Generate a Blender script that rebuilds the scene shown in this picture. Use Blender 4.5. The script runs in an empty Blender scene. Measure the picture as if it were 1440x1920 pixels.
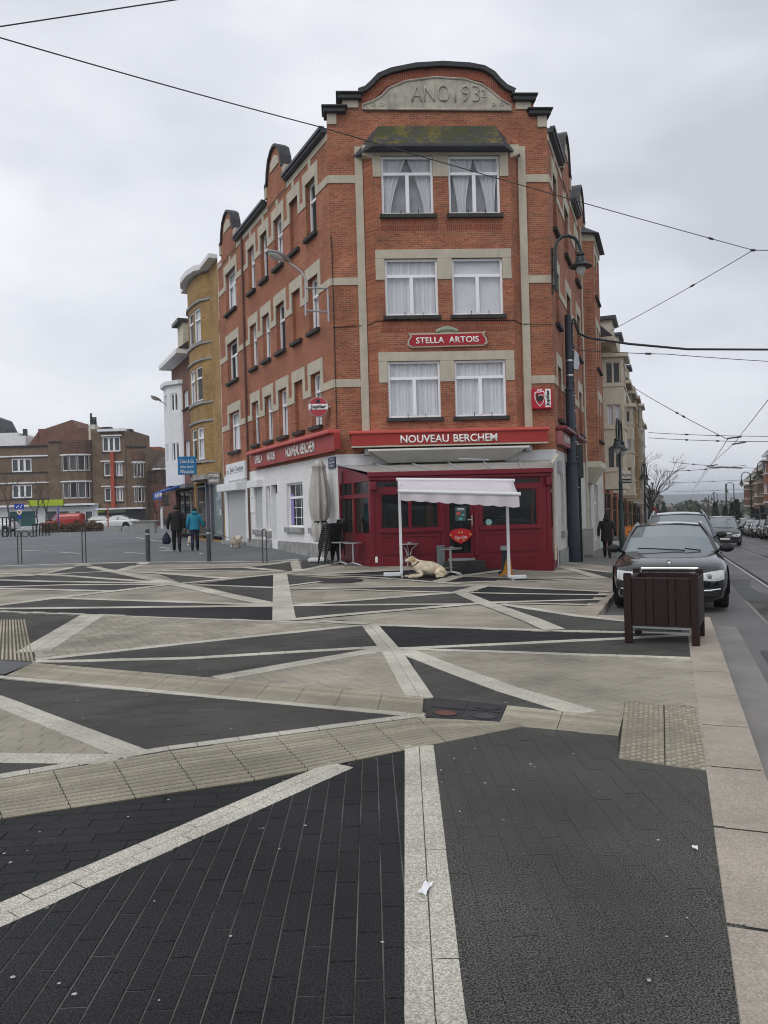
import bpy, bmesh, math, random
from mathutils import Matrix, Vector, Quaternion
random.seed(7)
R = math.radians
# ------------------------------------------------------------------ camera
F_PX, ROLL, PITCH_PX, EYE = 1442.0, math.atan(0.028), 5.0, 1.65
_p = math.atan(PITCH_PX / F_PX)
C_F = Vector((0, math.cos(_p), -math.sin(_p))); C_U = Vector((0, math.sin(_p), math.cos(_p))); C_R = Vector((1, 0, 0))
cam_right = math.cos(ROLL) * C_R - math.sin(ROLL) * C_U
cam_up = math.sin(ROLL) * C_R + math.cos(ROLL) * C_U
scene = bpy.context.scene
cd = bpy.data.cameras.new('camera'); cam = bpy.data.objects.new('camera', cd); scene.collection.objects.link(cam)
mw = Matrix.Identity(4)
for i in range(3):
    mw[i][0] = cam_right[i]; mw[i][1] = cam_up[i]; mw[i][2] = -C_F[i]
mw[2][3] = EYE
cam.matrix_world = mw
cd.sensor_fit = 'VERTICAL'; cd.sensor_height = 24.0; cd.sensor_width = 18.0
cd.lens = 24.0 * F_PX / 1920.0
cd.clip_start = 0.05; cd.clip_end = 9000
scene.camera = cam
# ------------------------------------------------------------------ sky, sun, exposure
SUN_EL, SUN_AZ = 48, 215      # degrees; azimuth clockwise from +Y (the viewing direction)
world = bpy.data.worlds.new('World'); scene.world = world; world.use_nodes = True
wn = world.node_tree.nodes; wl = world.node_tree.links; wn.clear()
w_out = wn.new('ShaderNodeOutputWorld'); w_bg = wn.new('ShaderNodeBackground')
w_sky = wn.new('ShaderNodeTexSky'); w_sky.sky_type = 'NISHITA'; w_sky.sun_disc = False
w_sky.sun_elevation = R(SUN_EL); w_sky.sun_rotation = R(SUN_AZ); w_sky.dust_density = 3.0
w_tc = wn.new('ShaderNodeTexCoord'); w_map = wn.new('ShaderNodeMapping'); w_map.inputs['Scale'].default_value = (1.0, 1.0, 2.2)
w_map.inputs['Location'].default_value = (0.35, 0.2, 0.1)
w_no = wn.new('ShaderNodeTexNoise'); w_no.inputs['Scale'].default_value = 1.7; w_no.inputs['Detail'].default_value = 5; w_no.inputs['Roughness'].default_value = 0.5
w_ramp = wn.new('ShaderNodeValToRGB')
w_ramp.color_ramp.elements[0].position = 0.33; w_ramp.color_ramp.elements[0].color = (6.25, 6.55, 7.3, 1)
w_ramp.color_ramp.elements[1].position = 0.66; w_ramp.color_ramp.elements[1].color = (10.7, 10.9, 11.4, 1)
w_mix = wn.new('ShaderNodeMix'); w_mix.data_type = 'RGBA'; w_mix.inputs['Factor'].default_value = 0.94
wl.new(w_tc.outputs['Generated'], w_map.inputs['Vector']); wl.new(w_map.outputs['Vector'], w_no.inputs['Vector'])
wl.new(w_no.outputs['Fac'], w_ramp.inputs['Fac'])
wl.new(w_sky.outputs['Color'], w_mix.inputs['A']); wl.new(w_ramp.outputs['Color'], w_mix.inputs['B'])
wl.new(w_mix.outputs['Result'], w_bg.inputs['Color']); w_bg.inputs['Strength'].default_value = 0.10
wl.new(w_bg.outputs['Background'], w_out.inputs['Surface'])
sd = bpy.data.lights.new('sun', 'SUN'); sd.energy = 0.9; sd.angle = R(35); sd.color = (1.0, 0.97, 0.93)
sun = bpy.data.objects.new('sun', sd); scene.collection.objects.link(sun)
_sdir = Vector((math.sin(R(SUN_AZ)) * math.cos(R(SUN_EL)), math.cos(R(SUN_AZ)) * math.cos(R(SUN_EL)), math.sin(R(SUN_EL))))
sun.rotation_euler = _sdir.to_track_quat('Z', 'Y').to_euler(); sun.location = (0, 0, 40)
vs = scene.view_settings
vs.view_transform = 'Standard'; vs.look = 'None'; vs.exposure = 0.0; vs.gamma = 1.0; vs.use_curve_mapping = False
scene.cycles.use_denoising = True; scene.cycles.filter_width = 1.05
scene.cycles.max_bounces = 6; scene.cycles.transparent_max_bounces = 12
# ------------------------------------------------------------------ pixel -> place helpers
_cr, _sr = math.cos(ROLL), math.sin(ROLL)
def ray(x, y):
    u, v = x - 720.0, 960.0 - y
    return (u * _cr + v * _sr) * C_R + (-u * _sr + v * _cr) * C_U + F_PX * C_F
DR_ANG = math.atan(535.6 / F_PX); DR = Vector((math.sin(DR_ANG), math.cos(DR_ANG))); DRP = Vector((DR.y, -DR.x))   # right street: along, right of it
DL_ANG = math.atan(705.1 / F_PX); DL = Vector((-math.sin(DL_ANG), math.cos(DL_ANG)))
def sstep(a, b, t):
    t = max(0.0, min(1.0, (t - a) / (b - a))); return t * t * (3 - 2 * t)
T_FAC = -3.47
def g(X, Y):
    """ground height: the right-hand street falls away, the square on the left rises a little"""
    s = X * DR.x + Y * DR.y; t = X * DRP.x + Y * DRP.y
    w = sstep(-7.5, -3.0, t)
    fall = -0.025 * max(0.0, min(s, 330) - 11) * w
    rise = 0.0
    if Y > 26: rise = 0.2 * min(1, (Y - 26) / 5.0)
    if Y > 34: rise += 0.17 * min(1.3, (Y - 34) / 54.0)
    return fall + rise * (1 - w)
def G(x, y, dz=0.0):
    """pixel -> point on the ground"""
    d = ray(x, y); z = 0.0
    for _ in range(12):
        k = (z + dz - EYE) / d.z; P = d * k; z = 0.5 * z + 0.5 * g(P.x, P.y)
    return Vector((P.x, P.y, z + dz))
def P(x, y, Y):
    d = ray(x, y); return d * (Y / d.y) + Vector((0, 0, EYE))
def ST(s, t, z=0.0):
    """street coordinates -> world"""
    p = DR * s + DRP * t
    return Vector((p.x, p.y, g(p.x, p.y) + z))
class Frame:
    """a vertical facade: local x along it (to the right for someone facing it), y inward, z up"""
    def __init__(s, O, ex):
        ex = Vector(ex).normalized(); s.O = Vector((O[0], O[1], O[2] if len(O) > 2 else 0)); s.ex = ex; s.ey = Vector((-ex.y, ex.x))
        s.M = Matrix(((ex.x, s.ey.x, 0, s.O.x), (ex.y, s.ey.y, 0, s.O.y), (0, 0, 1, s.O.z), (0, 0, 0, 1)))
    def px(s, x, y, o=0.0):
        d = ray(x, y); n = s.ey
        k = (-o + s.O.x * n.x + s.O.y * n.y) / (d.x * n.x + d.y * n.y)
        W = d * k + Vector((0, 0, EYE)); return ((W.x - s.O.x) * s.ex.x + (W.y - s.O.y) * s.ex.y, W.z - s.O.z)
    def w(s, a, o, h): return s.M @ Vector((a, -o, h))
# ------------------------------------------------------------------ objects
col = scene.collection
WM = {}
def place(o, parent, M):
    col.objects.link(o)
    if parent is not None:
        PM = WM[parent.name]; M = PM if M is None else M
        o.parent = parent; o.matrix_basis = PM.inverted() @ M
    else:
        M = Matrix.Identity(4) if M is None else M
        o.matrix_basis = M
    WM[o.name] = M.copy()
    return o
def tag(o, label=None, cat=None, group=None, kind=None):
    if label: o['label'] = label
    if cat: o['category'] = cat
    if group: o['group'] = group
    if kind: o['kind'] = kind
    return o
def thing(name, label, cat, loc=(0, 0, 0), rz=0.0, group=None, M=None):
    o = bpy.data.objects.new(name, None); o.empty_display_size = 0.2
    if M is None: M = Matrix.Translation(Vector(loc)) @ Matrix.Rotation(rz, 4, 'Z')
    place(o, None, M); return tag(o, label, cat, group)
def copy_tree(o, M, label=None, group=None):
    def rec(src, par):
        c = src.copy(); col.objects.link(c); c.parent = par
        for ch in src.children: rec(ch, c)
        return c
    c = rec(o, None); c.matrix_basis = M; WM[c.name] = M.copy()
    if label: c['label'] = label
    if group: c['group'] = group
    return c
class MB:
    def __init__(s): s.v = []; s.f = []; s.m = []
    def add(s, vs_, fs, mi=0):
        n = len(s.v); s.v += [tuple(p) for p in vs_]
        for f in fs: s.f.append(tuple(i + n for i in f)); s.m.append(mi)
        return s
    def poly(s, pts, mi=0): return s.add(pts, [tuple(range(len(pts)))], mi)
    def box(s, x0, x1, y0, y1, z0, z1, mi=0):
        v = [(x, y, z) for z in (z0, z1) for y in (y0, y1) for x in (x0, x1)]
        return s.add(v, [(0, 2, 3, 1), (4, 5, 7, 6), (0, 1, 5, 4), (2, 6, 7, 3), (0, 4, 6, 2), (1, 3, 7, 5)], mi)
    def prism(s, pts, off, mi=0):
        """closed polygon of 3-D points swept by an offset"""
        off = Vector(off); n = len(pts); a = [Vector(p) for p in pts]; b = [p + off for p in a]
        fs = [tuple(range(n - 1, -1, -1)), tuple(range(n, 2 * n))]
        fs += [(i, (i + 1) % n, n + (i + 1) % n, n + i) for i in range(n)]
        return s.add(a + b, fs, mi)
    def xz(s, pts, y0, y1, mi=0): return s.prism([(p[0], y1, p[1]) for p in pts], (0, y0 - y1, 0), mi)
    def tube(s, pts, r, n=8, mi=0, cap=True):
        pts = [Vector(p) for p in pts]; k = len(pts)
        rs = r if isinstance(r, (list, tuple)) else [r] * k
        prev = None; rings = []
        for i, p in enumerate(pts):
            t = (pts[min(i + 1, k - 1)] - pts[max(i - 1, 0)]).normalized()
            if prev is None:
                a = Vector((0, 0, 1)) if abs(t.z) < 0.9 else Vector((1, 0, 0)); u = t.cross(a).normalized()
            else:
                u = (prev - t * prev.dot(t)).normalized()
            prev = u; w = t.cross(u)
            rings.append([p + (u * math.cos(2 * math.pi * j / n) + w * math.sin(2 * math.pi * j / n)) * rs[i] for j in range(n)])
        vs_ = [q for rg in rings for q in rg]; fs = []
        for i in range(k - 1):
            for j in range(n): fs.append((i * n + j, i * n + (j + 1) % n, (i + 1) * n + (j + 1) % n, (i + 1) * n + j))
        if cap: fs.append(tuple(range(n - 1, -1, -1))); fs.append(tuple((k - 1) * n + j for j in range(n)))
        return s.add(vs_, fs, mi)
    def lathe(s, prof, c=(0, 0, 0), n=16, mi=0):
        vs_ = []; fs = []; k = len(prof)
        for r, z in prof: vs_ += [(c[0] + r * math.cos(2 * math.pi * j / n), c[1] + r * math.sin(2 * math.pi * j / n), c[2] + z) for j in range(n)]
        for i in range(k - 1):
            for j in range(n): fs.append((i * n + j, i * n + (j + 1) % n, (i + 1) * n + (j + 1) % n, (i + 1) * n + j))
        fs.append(tuple(range(n - 1, -1, -1))); fs.append(tuple((k - 1) * n + j for j in range(n)))
        return s.add(vs_, fs, mi)
    def ball(s, c, r, n=12, m=8, mi=0):
        rx, ry, rz = r if isinstance(r, (tuple, list)) else (r, r, r); vs_ = []; fs = []
        for i in range(m + 1):
            th = math.pi * i / m
            for j in range(n):
                ph = 2 * math.pi * j / n
                vs_.append((c[0] + rx * math.sin(th) * math.cos(ph), c[1] + ry * math.sin(th) * math.sin(ph), c[2] + rz * math.cos(th)))
        for i in range(m):
            for j in range(n): fs.append((i * n + j, (i + 1) * n + j, (i + 1) * n + (j + 1) % n, i * n + (j + 1) % n))
        return s.add(vs_, fs, mi)
    def mesh(s, name, mats):
        me = bpy.data.meshes.new(name); me.from_pydata(s.v, [], s.f); me.validate(); 
        for m in (mats if isinstance(mats, (list, tuple)) else [mats]): me.materials.append(m)
        if any(s.m) and len(me.polygons) == len(s.m): me.polygons.foreach_set('material_index', s.m)
        me.update(); return me
    def build(s, name, mats, parent=None, M=None, smooth=False, bevel=0.0, **tags):
        me = s.mesh(name, mats)
        if smooth:
            me.polygons.foreach_set('use_smooth', [True] * len(me.polygons))
            if smooth != 'full':
                try: me.set_sharp_from_angle(angle=R(40))
                except Exception: pass
        o = bpy.data.objects.new(name, me); place(o, parent, M)
        if bevel:
            b = o.modifiers.new('bevel', 'BEVEL'); b.width = bevel; b.segments = 2; b.limit_method = 'ANGLE'; b.angle_limit = R(50)
        if tags: tag(o, tags.get('label'), tags.get('cat'), tags.get('group'), tags.get('kind'))
        return o
def obj_of(name, me, parent=None, M=None):
    return place(bpy.data.objects.new(name, me), parent, M)
# ------------------------------------------------------------------ materials
MATS = {}
def mk(name, c, rough=0.6, var=0.15, vs_=3.0, c2=None, bump=0.0, bs=60.0, metal=0.0, spec=0.4, coat=0.0, fine=0.0, fs_=200.0, alpha=1.0, stretch=None, stain=0.0, trans=0.0, ior=1.45):
    """procedural material: base colour broken by a coarse noise, a fine speckle and streaky stains"""
    m = bpy.data.materials.new(name); m.use_nodes = True; nt = m.node_tree; N = nt.nodes; L = nt.links
    b = N['Principled BSDF']; b.inputs['Roughness'].default_value = rough; b.inputs['Metallic'].default_value = metal
    b.inputs['Specular IOR Level'].default_value = spec; b.inputs['IOR'].default_value = ior
    if coat: b.inputs['Coat Weight'].default_value = coat; b.inputs['Coat Roughness'].default_value = 0.04
    if trans: b.inputs['Transmission Weight'].default_value = trans
    b.inputs['Alpha'].default_value = alpha
    tc = N.new('ShaderNodeTexCoord'); mp = N.new('ShaderNodeMapping'); L.new(tc.outputs['Object'], mp.inputs['Vector'])
    if stretch: mp.inputs['Scale'].default_value = stretch
    def noise(scale, det=4, ro=0.55, vec=mp.outputs['Vector']):
        n = N.new('ShaderNodeTexNoise'); n.inputs['Scale'].default_value = scale; n.inputs['Detail'].default_value = det; n.inputs['Roughness'].default_value = ro
        L.new(vec, n.inputs['Vector']); return n.outputs['Fac']
    def mixc(fac, a, bcol, mode='MIX'):
        x = N.new('ShaderNodeMix'); x.data_type = 'RGBA'; x.blend_type = mode
        for sock, val in (('Factor', fac), ('A', a), ('B', bcol)):
            if hasattr(val, 'is_output'): L.new(val, x.inputs[sock])
            elif sock == 'Factor': x.inputs[sock].default_value = val
            else: x.inputs[sock].default_value = (*val[:3], 1)
        return x.outputs['Result']
    def rng(v, lo, hi, a=0.3, bb=0.7):
        r = N.new('ShaderNodeMapRange'); r.inputs['From Min'].default_value = a; r.inputs['From Max'].default_value = bb
        r.inputs['To Min'].default_value = lo; r.inputs['To Max'].default_value = hi; L.new(v, r.inputs['Value']); return r.outputs['Result']
    cc = c
    out = mixc(rng(noise(vs_), 0, 1), tuple(x * (1 - var) for x in c), tuple(min(1, x * (1 + var)) for x in (c2 or c))) if (var or c2) else None
    if fine:
        sp = rng(noise(fs_, 2, 0.75), 1 - fine, 1 + fine, 0.40, 0.62)
        h = N.new('ShaderNodeVectorMath'); h.operation = 'SCALE'; L.new(sp, h.inputs['Scale'])
        if out is None: h.inputs[0].default_value = c
        else: L.new(out, h.inputs[0])
        out = h.outputs['Vector']
    if stain:
        mp2 = N.new('ShaderNodeMapping'); mp2.inputs['Scale'].default_value = (1.4, 1.4, 0.18); L.new(tc.outputs['Object'], mp2.inputs['Vector'])
        sv = rng(noise(2.6, 5, 0.6, mp2.outputs['Vector']), 0, stain, 0.5, 0.75)
        out = mixc(sv, out if out is not None else c, tuple(x * 0.35 for x in c))
    if out is None: b.inputs['Base Color'].default_value = (*c, 1)
    else: L.new(out, b.inputs['Base Color'])
    if bump:
        bn = N.new('ShaderNodeBump'); bn.inputs['Strength'].default_value = bump; bn.inputs['Distance'].default_value = 0.01
        L.new(noise(bs, 3, 0.6), bn.inputs['Height']); L.new(bn.outputs['Normal'], b.inputs['Normal'])
    MATS[name] = m; return m
def brick_mat(name, c1, c2, mortar, bw=0.215, rh=0.067, ms=0.011, bump=0.5, var=0.25, rough=0.85, squash=1.0):
    m = bpy.data.materials.new(name); m.use_nodes = True; nt = m.node_tree; N = nt.nodes; L = nt.links
    b = N['Principled BSDF']; b.inputs['Roughness'].default_value = rough; b.inputs['Specular IOR Level'].default_value = 0.25
    tc = N.new('ShaderNodeTexCoord'); sx = N.new('ShaderNodeSeparateXYZ'); L.new(tc.outputs['Object'], sx.inputs[0])
    ad = N.new('ShaderNodeMath'); ad.operation = 'ADD'; L.new(sx.outputs['X'], ad.inputs[0]); L.new(sx.outputs['Y'], ad.inputs[1])
    cb = N.new('ShaderNodeCombineXYZ'); L.new(ad.outputs[0], cb.inputs['X']); L.new(sx.outputs['Z'], cb.inputs['Y'])
    t = N.new('ShaderNodeTexBrick'); L.new(cb.outputs[0], t.inputs['Vector'])
    t.inputs['Scale'].default_value = 1.0; t.inputs['Brick Width'].default_value = bw; t.inputs['Row Height'].default_value = rh
    t.inputs['Mortar Size'].default_value = ms; t.inputs['Mortar Smooth'].default_value = 0.1; t.inputs['Bias'].default_value = 0.0
    t.inputs['Color1'].default_value = (*c1, 1); t.inputs['Color2'].default_value = (*c2, 1); t.inputs['Mortar'].default_value = (*mortar, 1)
    n = N.new('ShaderNodeTexNoise'); n.inputs['Scale'].default_value = 0.9; n.inputs['Detail'].default_value = 6; n.inputs['Roughness'].default_value = 0.6; L.new(tc.outputs['Object'], n.inputs['Vector'])
    n2 = N.new('ShaderNodeTexNoise'); n2.inputs['Scale'].default_value = 14; n2.inputs['Detail'].default_value = 3; L.new(cb.outputs[0], n2.inputs['Vector'])
    r = N.new('ShaderNodeMapRange'); r.inputs['From Min'].default_value = 0.3; r.inputs['From Max'].default_value = 0.7; r.inputs['To Min'].default_value = 1 - var; r.inputs['To Max'].default_value = 1 + var; L.new(n.outputs['Fac'], r.inputs['Value'])
    r2 = N.new('ShaderNodeMapRange'); r2.inputs['From Min'].default_value = 0.3; r2.inputs['From Max'].default_value = 0.7; r2.inputs['To Min'].default_value = 1 - var * 0.7; r2.inputs['To Max'].default_value = 1 + var * 0.7; L.new(n2.outputs['Fac'], r2.inputs['Value'])
    mu = N.new('ShaderNodeMath'); mu.operation = 'MULTIPLY'; L.new(r.outputs['Result'], mu.inputs[0]); L.new(r2.outputs['Result'], mu.inputs[1])
    v = N.new('ShaderNodeVectorMath'); v.operation = 'SCALE'; L.new(t.outputs['Color'], v.inputs[0]); L.new(mu.outputs[0], v.inputs['Scale'])
    L.new(v.outputs['Vector'], b.inputs['Base Color'])
    bn = N.new('ShaderNodeBump'); bn.inputs['Strength'].default_value = bump; bn.inputs['Distance'].default_value = 0.008; bn.invert = True
    L.new(t.outputs['Fac'], bn.inputs['Height']); L.new(bn.outputs['Normal'], b.inputs['Normal'])
    MATS[name] = m; return m
def emis(name, c, s):
    m = bpy.data.materials.new(name); m.use_nodes = True; b = m.node_tree.nodes['Principled BSDF']
    b.inputs['Base Color'].default_value = (*c, 1); b.inputs['Emission Color'].default_value = (*c, 1); b.inputs['Emission Strength'].default_value = s
    MATS[name] = m; return m
brick_mat('red_brick', (0.42, 0.135, 0.066), (0.27, 0.072, 0.038), (0.29, 0.195, 0.135), var=0.28)
brick_mat('red_soldier', (0.28, 0.075, 0.042), (0.22, 0.055, 0.032), (0.26, 0.16, 0.11), bw=0.067, rh=0.3, ms=0.008)
brick_mat('yellow_brick', (0.44, 0.268, 0.095), (0.32, 0.185, 0.06), (0.25, 0.19, 0.12))
brick_mat('brown_brick', (0.20, 0.135, 0.085), (0.16, 0.10, 0.065), (0.17, 0.14, 0.11))
brick_mat('dark_red_brick', (0.22, 0.09, 0.065), (0.17, 0.065, 0.05), (0.17, 0.13, 0.11))
brick_mat('orange_brick', (0.42, 0.14, 0.07), (0.36, 0.11, 0.055), (0.3, 0.2, 0.15))
brick_mat('white_brick', (0.78, 0.78, 0.77), (0.74, 0.74, 0.74), (0.68, 0.68, 0.68), bw=0.25, rh=0.09, ms=0.006, var=0.05, bump=0.15)
brick_mat('grey_brick', (0.30, 0.27, 0.23), (0.26, 0.23, 0.20), (0.24, 0.22, 0.2))
mk('stone', (0.50, 0.45, 0.36), 0.85, 0.10, 2.0, bump=0.2, bs=40, stain=0.25)
mk('tympanum_stone', (0.43, 0.40, 0.34), 0.9, 0.25, 3.0, bump=0.4, bs=30, stain=0.5)
mk('bluestone', (0.30, 0.30, 0.29), 0.8, 0.25, 3.0, bump=0.3, bs=40, stain=0.4)
mk('dark_stone', (0.045, 0.042, 0.040), 0.8, 0.3, 4.0, bump=0.3, bs=30)
mk('coping', (0.040, 0.040, 0.043), 0.6, 0.3, 3.0, bump=0.2, bs=25)
mk('slate_roof', (0.05, 0.05, 0.055), 0.6, 0.3, 6.0, bump=0.4, bs=20)
mk('gutter', (0.05, 0.055, 0.065), 0.45, 0.2, 3.0)
mk('white_paint', (0.76, 0.77, 0.78), 0.6, 0.05, 2.0, stain=0.12)
mk('cream_paint', (0.56, 0.51, 0.405), 0.7, 0.08, 2.0, stain=0.2)
mk('grey_paint', (0.35, 0.35, 0.37), 0.6, 0.1, 2.0)
mk('pvc', (0.86, 0.87, 0.89), 0.35, 0.03, 4.0)
mk('dark_frame', (0.05, 0.05, 0.055), 0.4, 0.1, 4.0)
mk('glass', (0.20, 0.235, 0.27), 0.03, 0.0, spec=0.9, alpha=0.22)
mk('glass_dark', (0.025, 0.028, 0.03), 0.03, 0.0, spec=0.6, alpha=0.72)
mk('glass_pale', (0.35, 0.39, 0.43), 0.05, 0.05, 3.0, spec=0.6, alpha=0.8)
mk('curtain', (0.88, 0.89, 0.92), 0.9, 0.04, 3.0)
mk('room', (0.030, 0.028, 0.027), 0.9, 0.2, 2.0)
mk('red_sign', (0.34, 0.030, 0.026), 0.45, 0.06, 2.0)
mk('red_sign_trim', (0.55, 0.09, 0.075), 0.45, 0.06, 2.0)
mk('maroon', (0.150, 0.006, 0.016), 0.42, 0.10, 2.0, spec=0.45)
mk('letter_white', (0.85, 0.83, 0.80), 0.5, 0.02, 5)
mk('black_plastic', (0.014, 0.014, 0.015), 0.45, 0.2, 5)
mk('navy_metal', (0.030, 0.038, 0.055), 0.45, 0.15, 3, spec=0.4)
mk('dark_green_metal', (0.022, 0.032, 0.032), 0.4, 0.15, 3)
mk('galv', (0.42, 0.44, 0.46), 0.4, 0.15, 6, metal=0.7)
mk('alu_white', (0.72, 0.73, 0.74), 0.35, 0.05, 6)
mk('steel', (0.55, 0.56, 0.57), 0.28, 0.1, 8, metal=0.9)
mk('rubber', (0.016, 0.016, 0.017), 0.8, 0.1, 10)
mk('skin', (0.55, 0.33, 0.24), 0.55, 0.05, 10)
def curtain_mb(mb, x0, x1, z0, z1, y, amp=0.035, n=None, x0b=None, x1b=None):
    n = n or max(8, int((x1 - x0) / 0.035)); x0b = x0 if x0b is None else x0b; x1b = x1 if x1b is None else x1b
    k = len(mb.v); fs = []
    rows = 6
    for r_ in range(rows + 1):
        t = r_ / rows; te = t ** 1.5
        a, b = x0b + (x0 - x0b) * te, x1b + (x1 - x1b) * te
        for i in range(n + 1):
            u = i / n; mb.v.append((a + (b - a) * u, y + amp * math.sin(i * 1.9 + 0.7 * math.sin(i)), z0 + (z1 - z0) * t))
    for r_ in range(rows):
        for i in range(n): mb.f.append((k + r_ * (n + 1) + i, k + r_ * (n + 1) + i + 1, k + (r_ + 1) * (n + 1) + i + 1, k + (r_ + 1) * (n + 1) + i)); mb.m.append(0)
def wall_holes(mb, x0, x1, z0, z1, holes, y=0.0, depth=0.22, mi=0, back=None):
    """flat wall with rectangular openings and reveals; holes: (x0,x1,z0,z1[,depth])"""
    xs = sorted({round(v, 4) for v in [x0, x1] + [c for h in holes for c in h[:2]] if x0 - 1e-4 <= v <= x1 + 1e-4})
    zs = sorted({round(v, 4) for v in [z0, z1] + [c for h in holes for c in h[2:4]] if z0 - 1e-4 <= v <= z1 + 1e-4})
    for i in range(len(xs) - 1):
        for j in range(len(zs) - 1):
            cx, cz = (xs[i] + xs[i + 1]) / 2, (zs[j] + zs[j + 1]) / 2
            if any(h[0] < cx < h[1] and h[2] < cz < h[3] for h in holes): continue
            mb.poly([(xs[i], y, zs[j]), (xs[i + 1], y, zs[j]), (xs[i + 1], y, zs[j + 1]), (xs[i], y, zs[j + 1])], mi)
    for h in holes:
        a, b, c, d = h[:4]; e = y + (h[4] if len(h) > 4 else depth)
        mb.poly([(a, y, c), (a, y, d), (a, e, d), (a, e, c)], mi); mb.poly([(b, y, c), (b, e, c), (b, e, d), (b, y, d)], mi)
        mb.poly([(a, y, d), (b, y, d), (b, e, d), (a, e, d)], mi); mb.poly([(a, y, c), (a, e, c), (b, e, c), (b, y, c)], mi)
def window(parent, M, x0, x1, z0, z1, y=0.12, style='t', sill=None, curtain=None, fm='pvc', gm='glass', fw=0.07, name='window', sill_h=0.1, sill_o=0.10, sx=0.08, yb=0.0, split=0.33):
    """window part (frame mesh) > pane(s), curtain, sill. style: t = transom over two casements, 1 = one casement with transom, s = single, 2 = two, 3 = three lights"""
    mb = MB(); d = 0.07; w, h = x1 - x0, z1 - z0
    mb.box(x0, x0 + fw, y, y + d, z0, z1); mb.box(x1 - fw, x1, y, y + d, z0, z1)
    mb.box(x0 + fw, x1 - fw, y, y + d, z0, z0 + fw); mb.box(x0 + fw, x1 - fw, y, y + d, z1 - fw, z1)
    zt = z1 - h * split; panes = []; f2 = fw * 0.8
    xi0, xi1, zi0, zi1 = x0 + fw, x1 - fw, z0 + fw, z1 - fw
    zc = zi1
    if style in ('t', '1'):
        mb.box(xi0, xi1, y - 0.012, y + d, zt - f2 * 0.8, zt + f2 * 0.8); panes.append((xi0, xi1, zt + f2 * 0.8, zi1)); zc = zt - f2 * 0.8
    nl = {'t': 2, '1': 1, 's': 1, '2': 2, '3': 3, '4': 4}[style]
    ww = (xi1 - xi0) / nl
    for i in range(nl):
        a = xi0 + i * ww; b = a + ww
        if i: mb.box(a - f2, a + f2, y - 0.012, y + d, zi0, zc)
        panes.append((a + (f2 if i else 0), b - (f2 if i < nl - 1 else 0), zi0, zc))
    o = mb.build(name, MATS[fm], parent, M)
    for p in panes:
        pb = MB(); pb.poly([(p[0], y + d * 0.6, p[2]), (p[1], y + d * 0.6, p[2]), (p[1], y + d * 0.6, p[3]), (p[0], y + d * 0.6, p[3])]); pb.build('pane', MATS[gm], o, M)
    if curtain:
        cb = MB(); yc = y + d + 0.06
        if curtain == 'full': curtain_mb(cb, x0, x1, z0, z1, yc)
        elif curtain == 'flat': cb.poly([(x0, yc, z0), (x1, yc, z0), (x1, yc, z1), (x0, yc, z1)])
        elif curtain == 'tied':
            xm = (x0 + x1) / 2
            curtain_mb(cb, x0, xm, z0 + 0.05, z1, yc, x0b=x0 + 0.04, x1b=x0 + w * 0.17)
            curtain_mb(cb, xm, x1, z0 + 0.05, z1, yc + 0.02, x0b=x1 - w * 0.17, x1b=x1 - 0.04)
        elif curtain == 'tied2':
            xm = (x0 + x1) / 2
            curtain_mb(cb, x0, xm, z0 + 0.05, z1, yc, x0b=x0 + w * 0.19, x1b=x0 + w * 0.33)
            curtain_mb(cb, xm, x1, z0 + 0.05, z1, yc + 0.02, x0b=x1 - w * 0.24, x1b=x1 - w * 0.10)
        cb.build('curtain', MATS['curtain'], o, M, smooth='full')
    if sill:
        sb = MB(); sb.box(x0 - sx, x1 + sx, yb - sill_o, y + 0.02, z0 - sill_h, z0 - 0.004); sb.build('sill', MATS[sill], o, M, bevel=0.012)
    return o
TMP = bpy.data.scenes.new('workbench')      # text and skin surfaces are evaluated in a scene of their own
def text_mesh(body, mat, width=None, height=None, bold=0.0, extrude=0.008, shear=0.0, spacing=1.0, name='lettering', word=1.0):
    cu = bpy.data.curves.new(name, 'FONT'); cu.body = body; cu.align_x = 'CENTER'; cu.align_y = 'CENTER'; cu.size = 1.0
    cu.offset = bold; cu.extrude = 0; cu.shear = shear; cu.space_character = spacing; cu.space_word = word; cu.resolution_u = 3
    o = bpy.data.objects.new(name, cu); TMP.collection.objects.link(o); TMP.view_layers[0].update()
    dg = TMP.view_layers[0].depsgraph; me = bpy.data.meshes.new_from_object(o.evaluated_get(dg))
    bpy.data.objects.remove(o); bpy.data.curves.remove(cu)
    xs = [v.co.x for v in me.vertices]; ys = [v.co.y for v in me.vertices]
    w, h = max(xs) - min(xs), max(ys) - min(ys); cx, cy = (max(xs) + min(xs)) / 2, (max(ys) + min(ys)) / 2
    kx = (width / w) if width else None; ky = (height / h) if height else None
    kx = kx or ky; ky = ky or kx
    for v in me.vertices: v.co = ((v.co.x - cx) * kx, -0.0, (v.co.y - cy) * ky)
    bm = bmesh.new(); bm.from_mesh(me); bm.normal_update()
    bmesh.ops.remove_doubles(bm, verts=bm.verts, dist=1e-5)
    r_ = bmesh.ops.extrude_face_region(bm, geom=bm.faces[:])
    for e in r_['geom']:
        if isinstance(e, bmesh.types.BMVert): e.co.y -= extrude
    bm.to_mesh(me); bm.free(); me.materials.clear(); me.materials.append(mat); return me
def text(body, parent, M, x, z, y, mat, name='lettering', **k):
    """lettering standing on a facade frame: centred at local (x, y, z)"""
    return obj_of(name, text_mesh(body, MATS[mat], name=name, **k), parent, M @ Matrix.Translation((x, y, z)))
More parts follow.
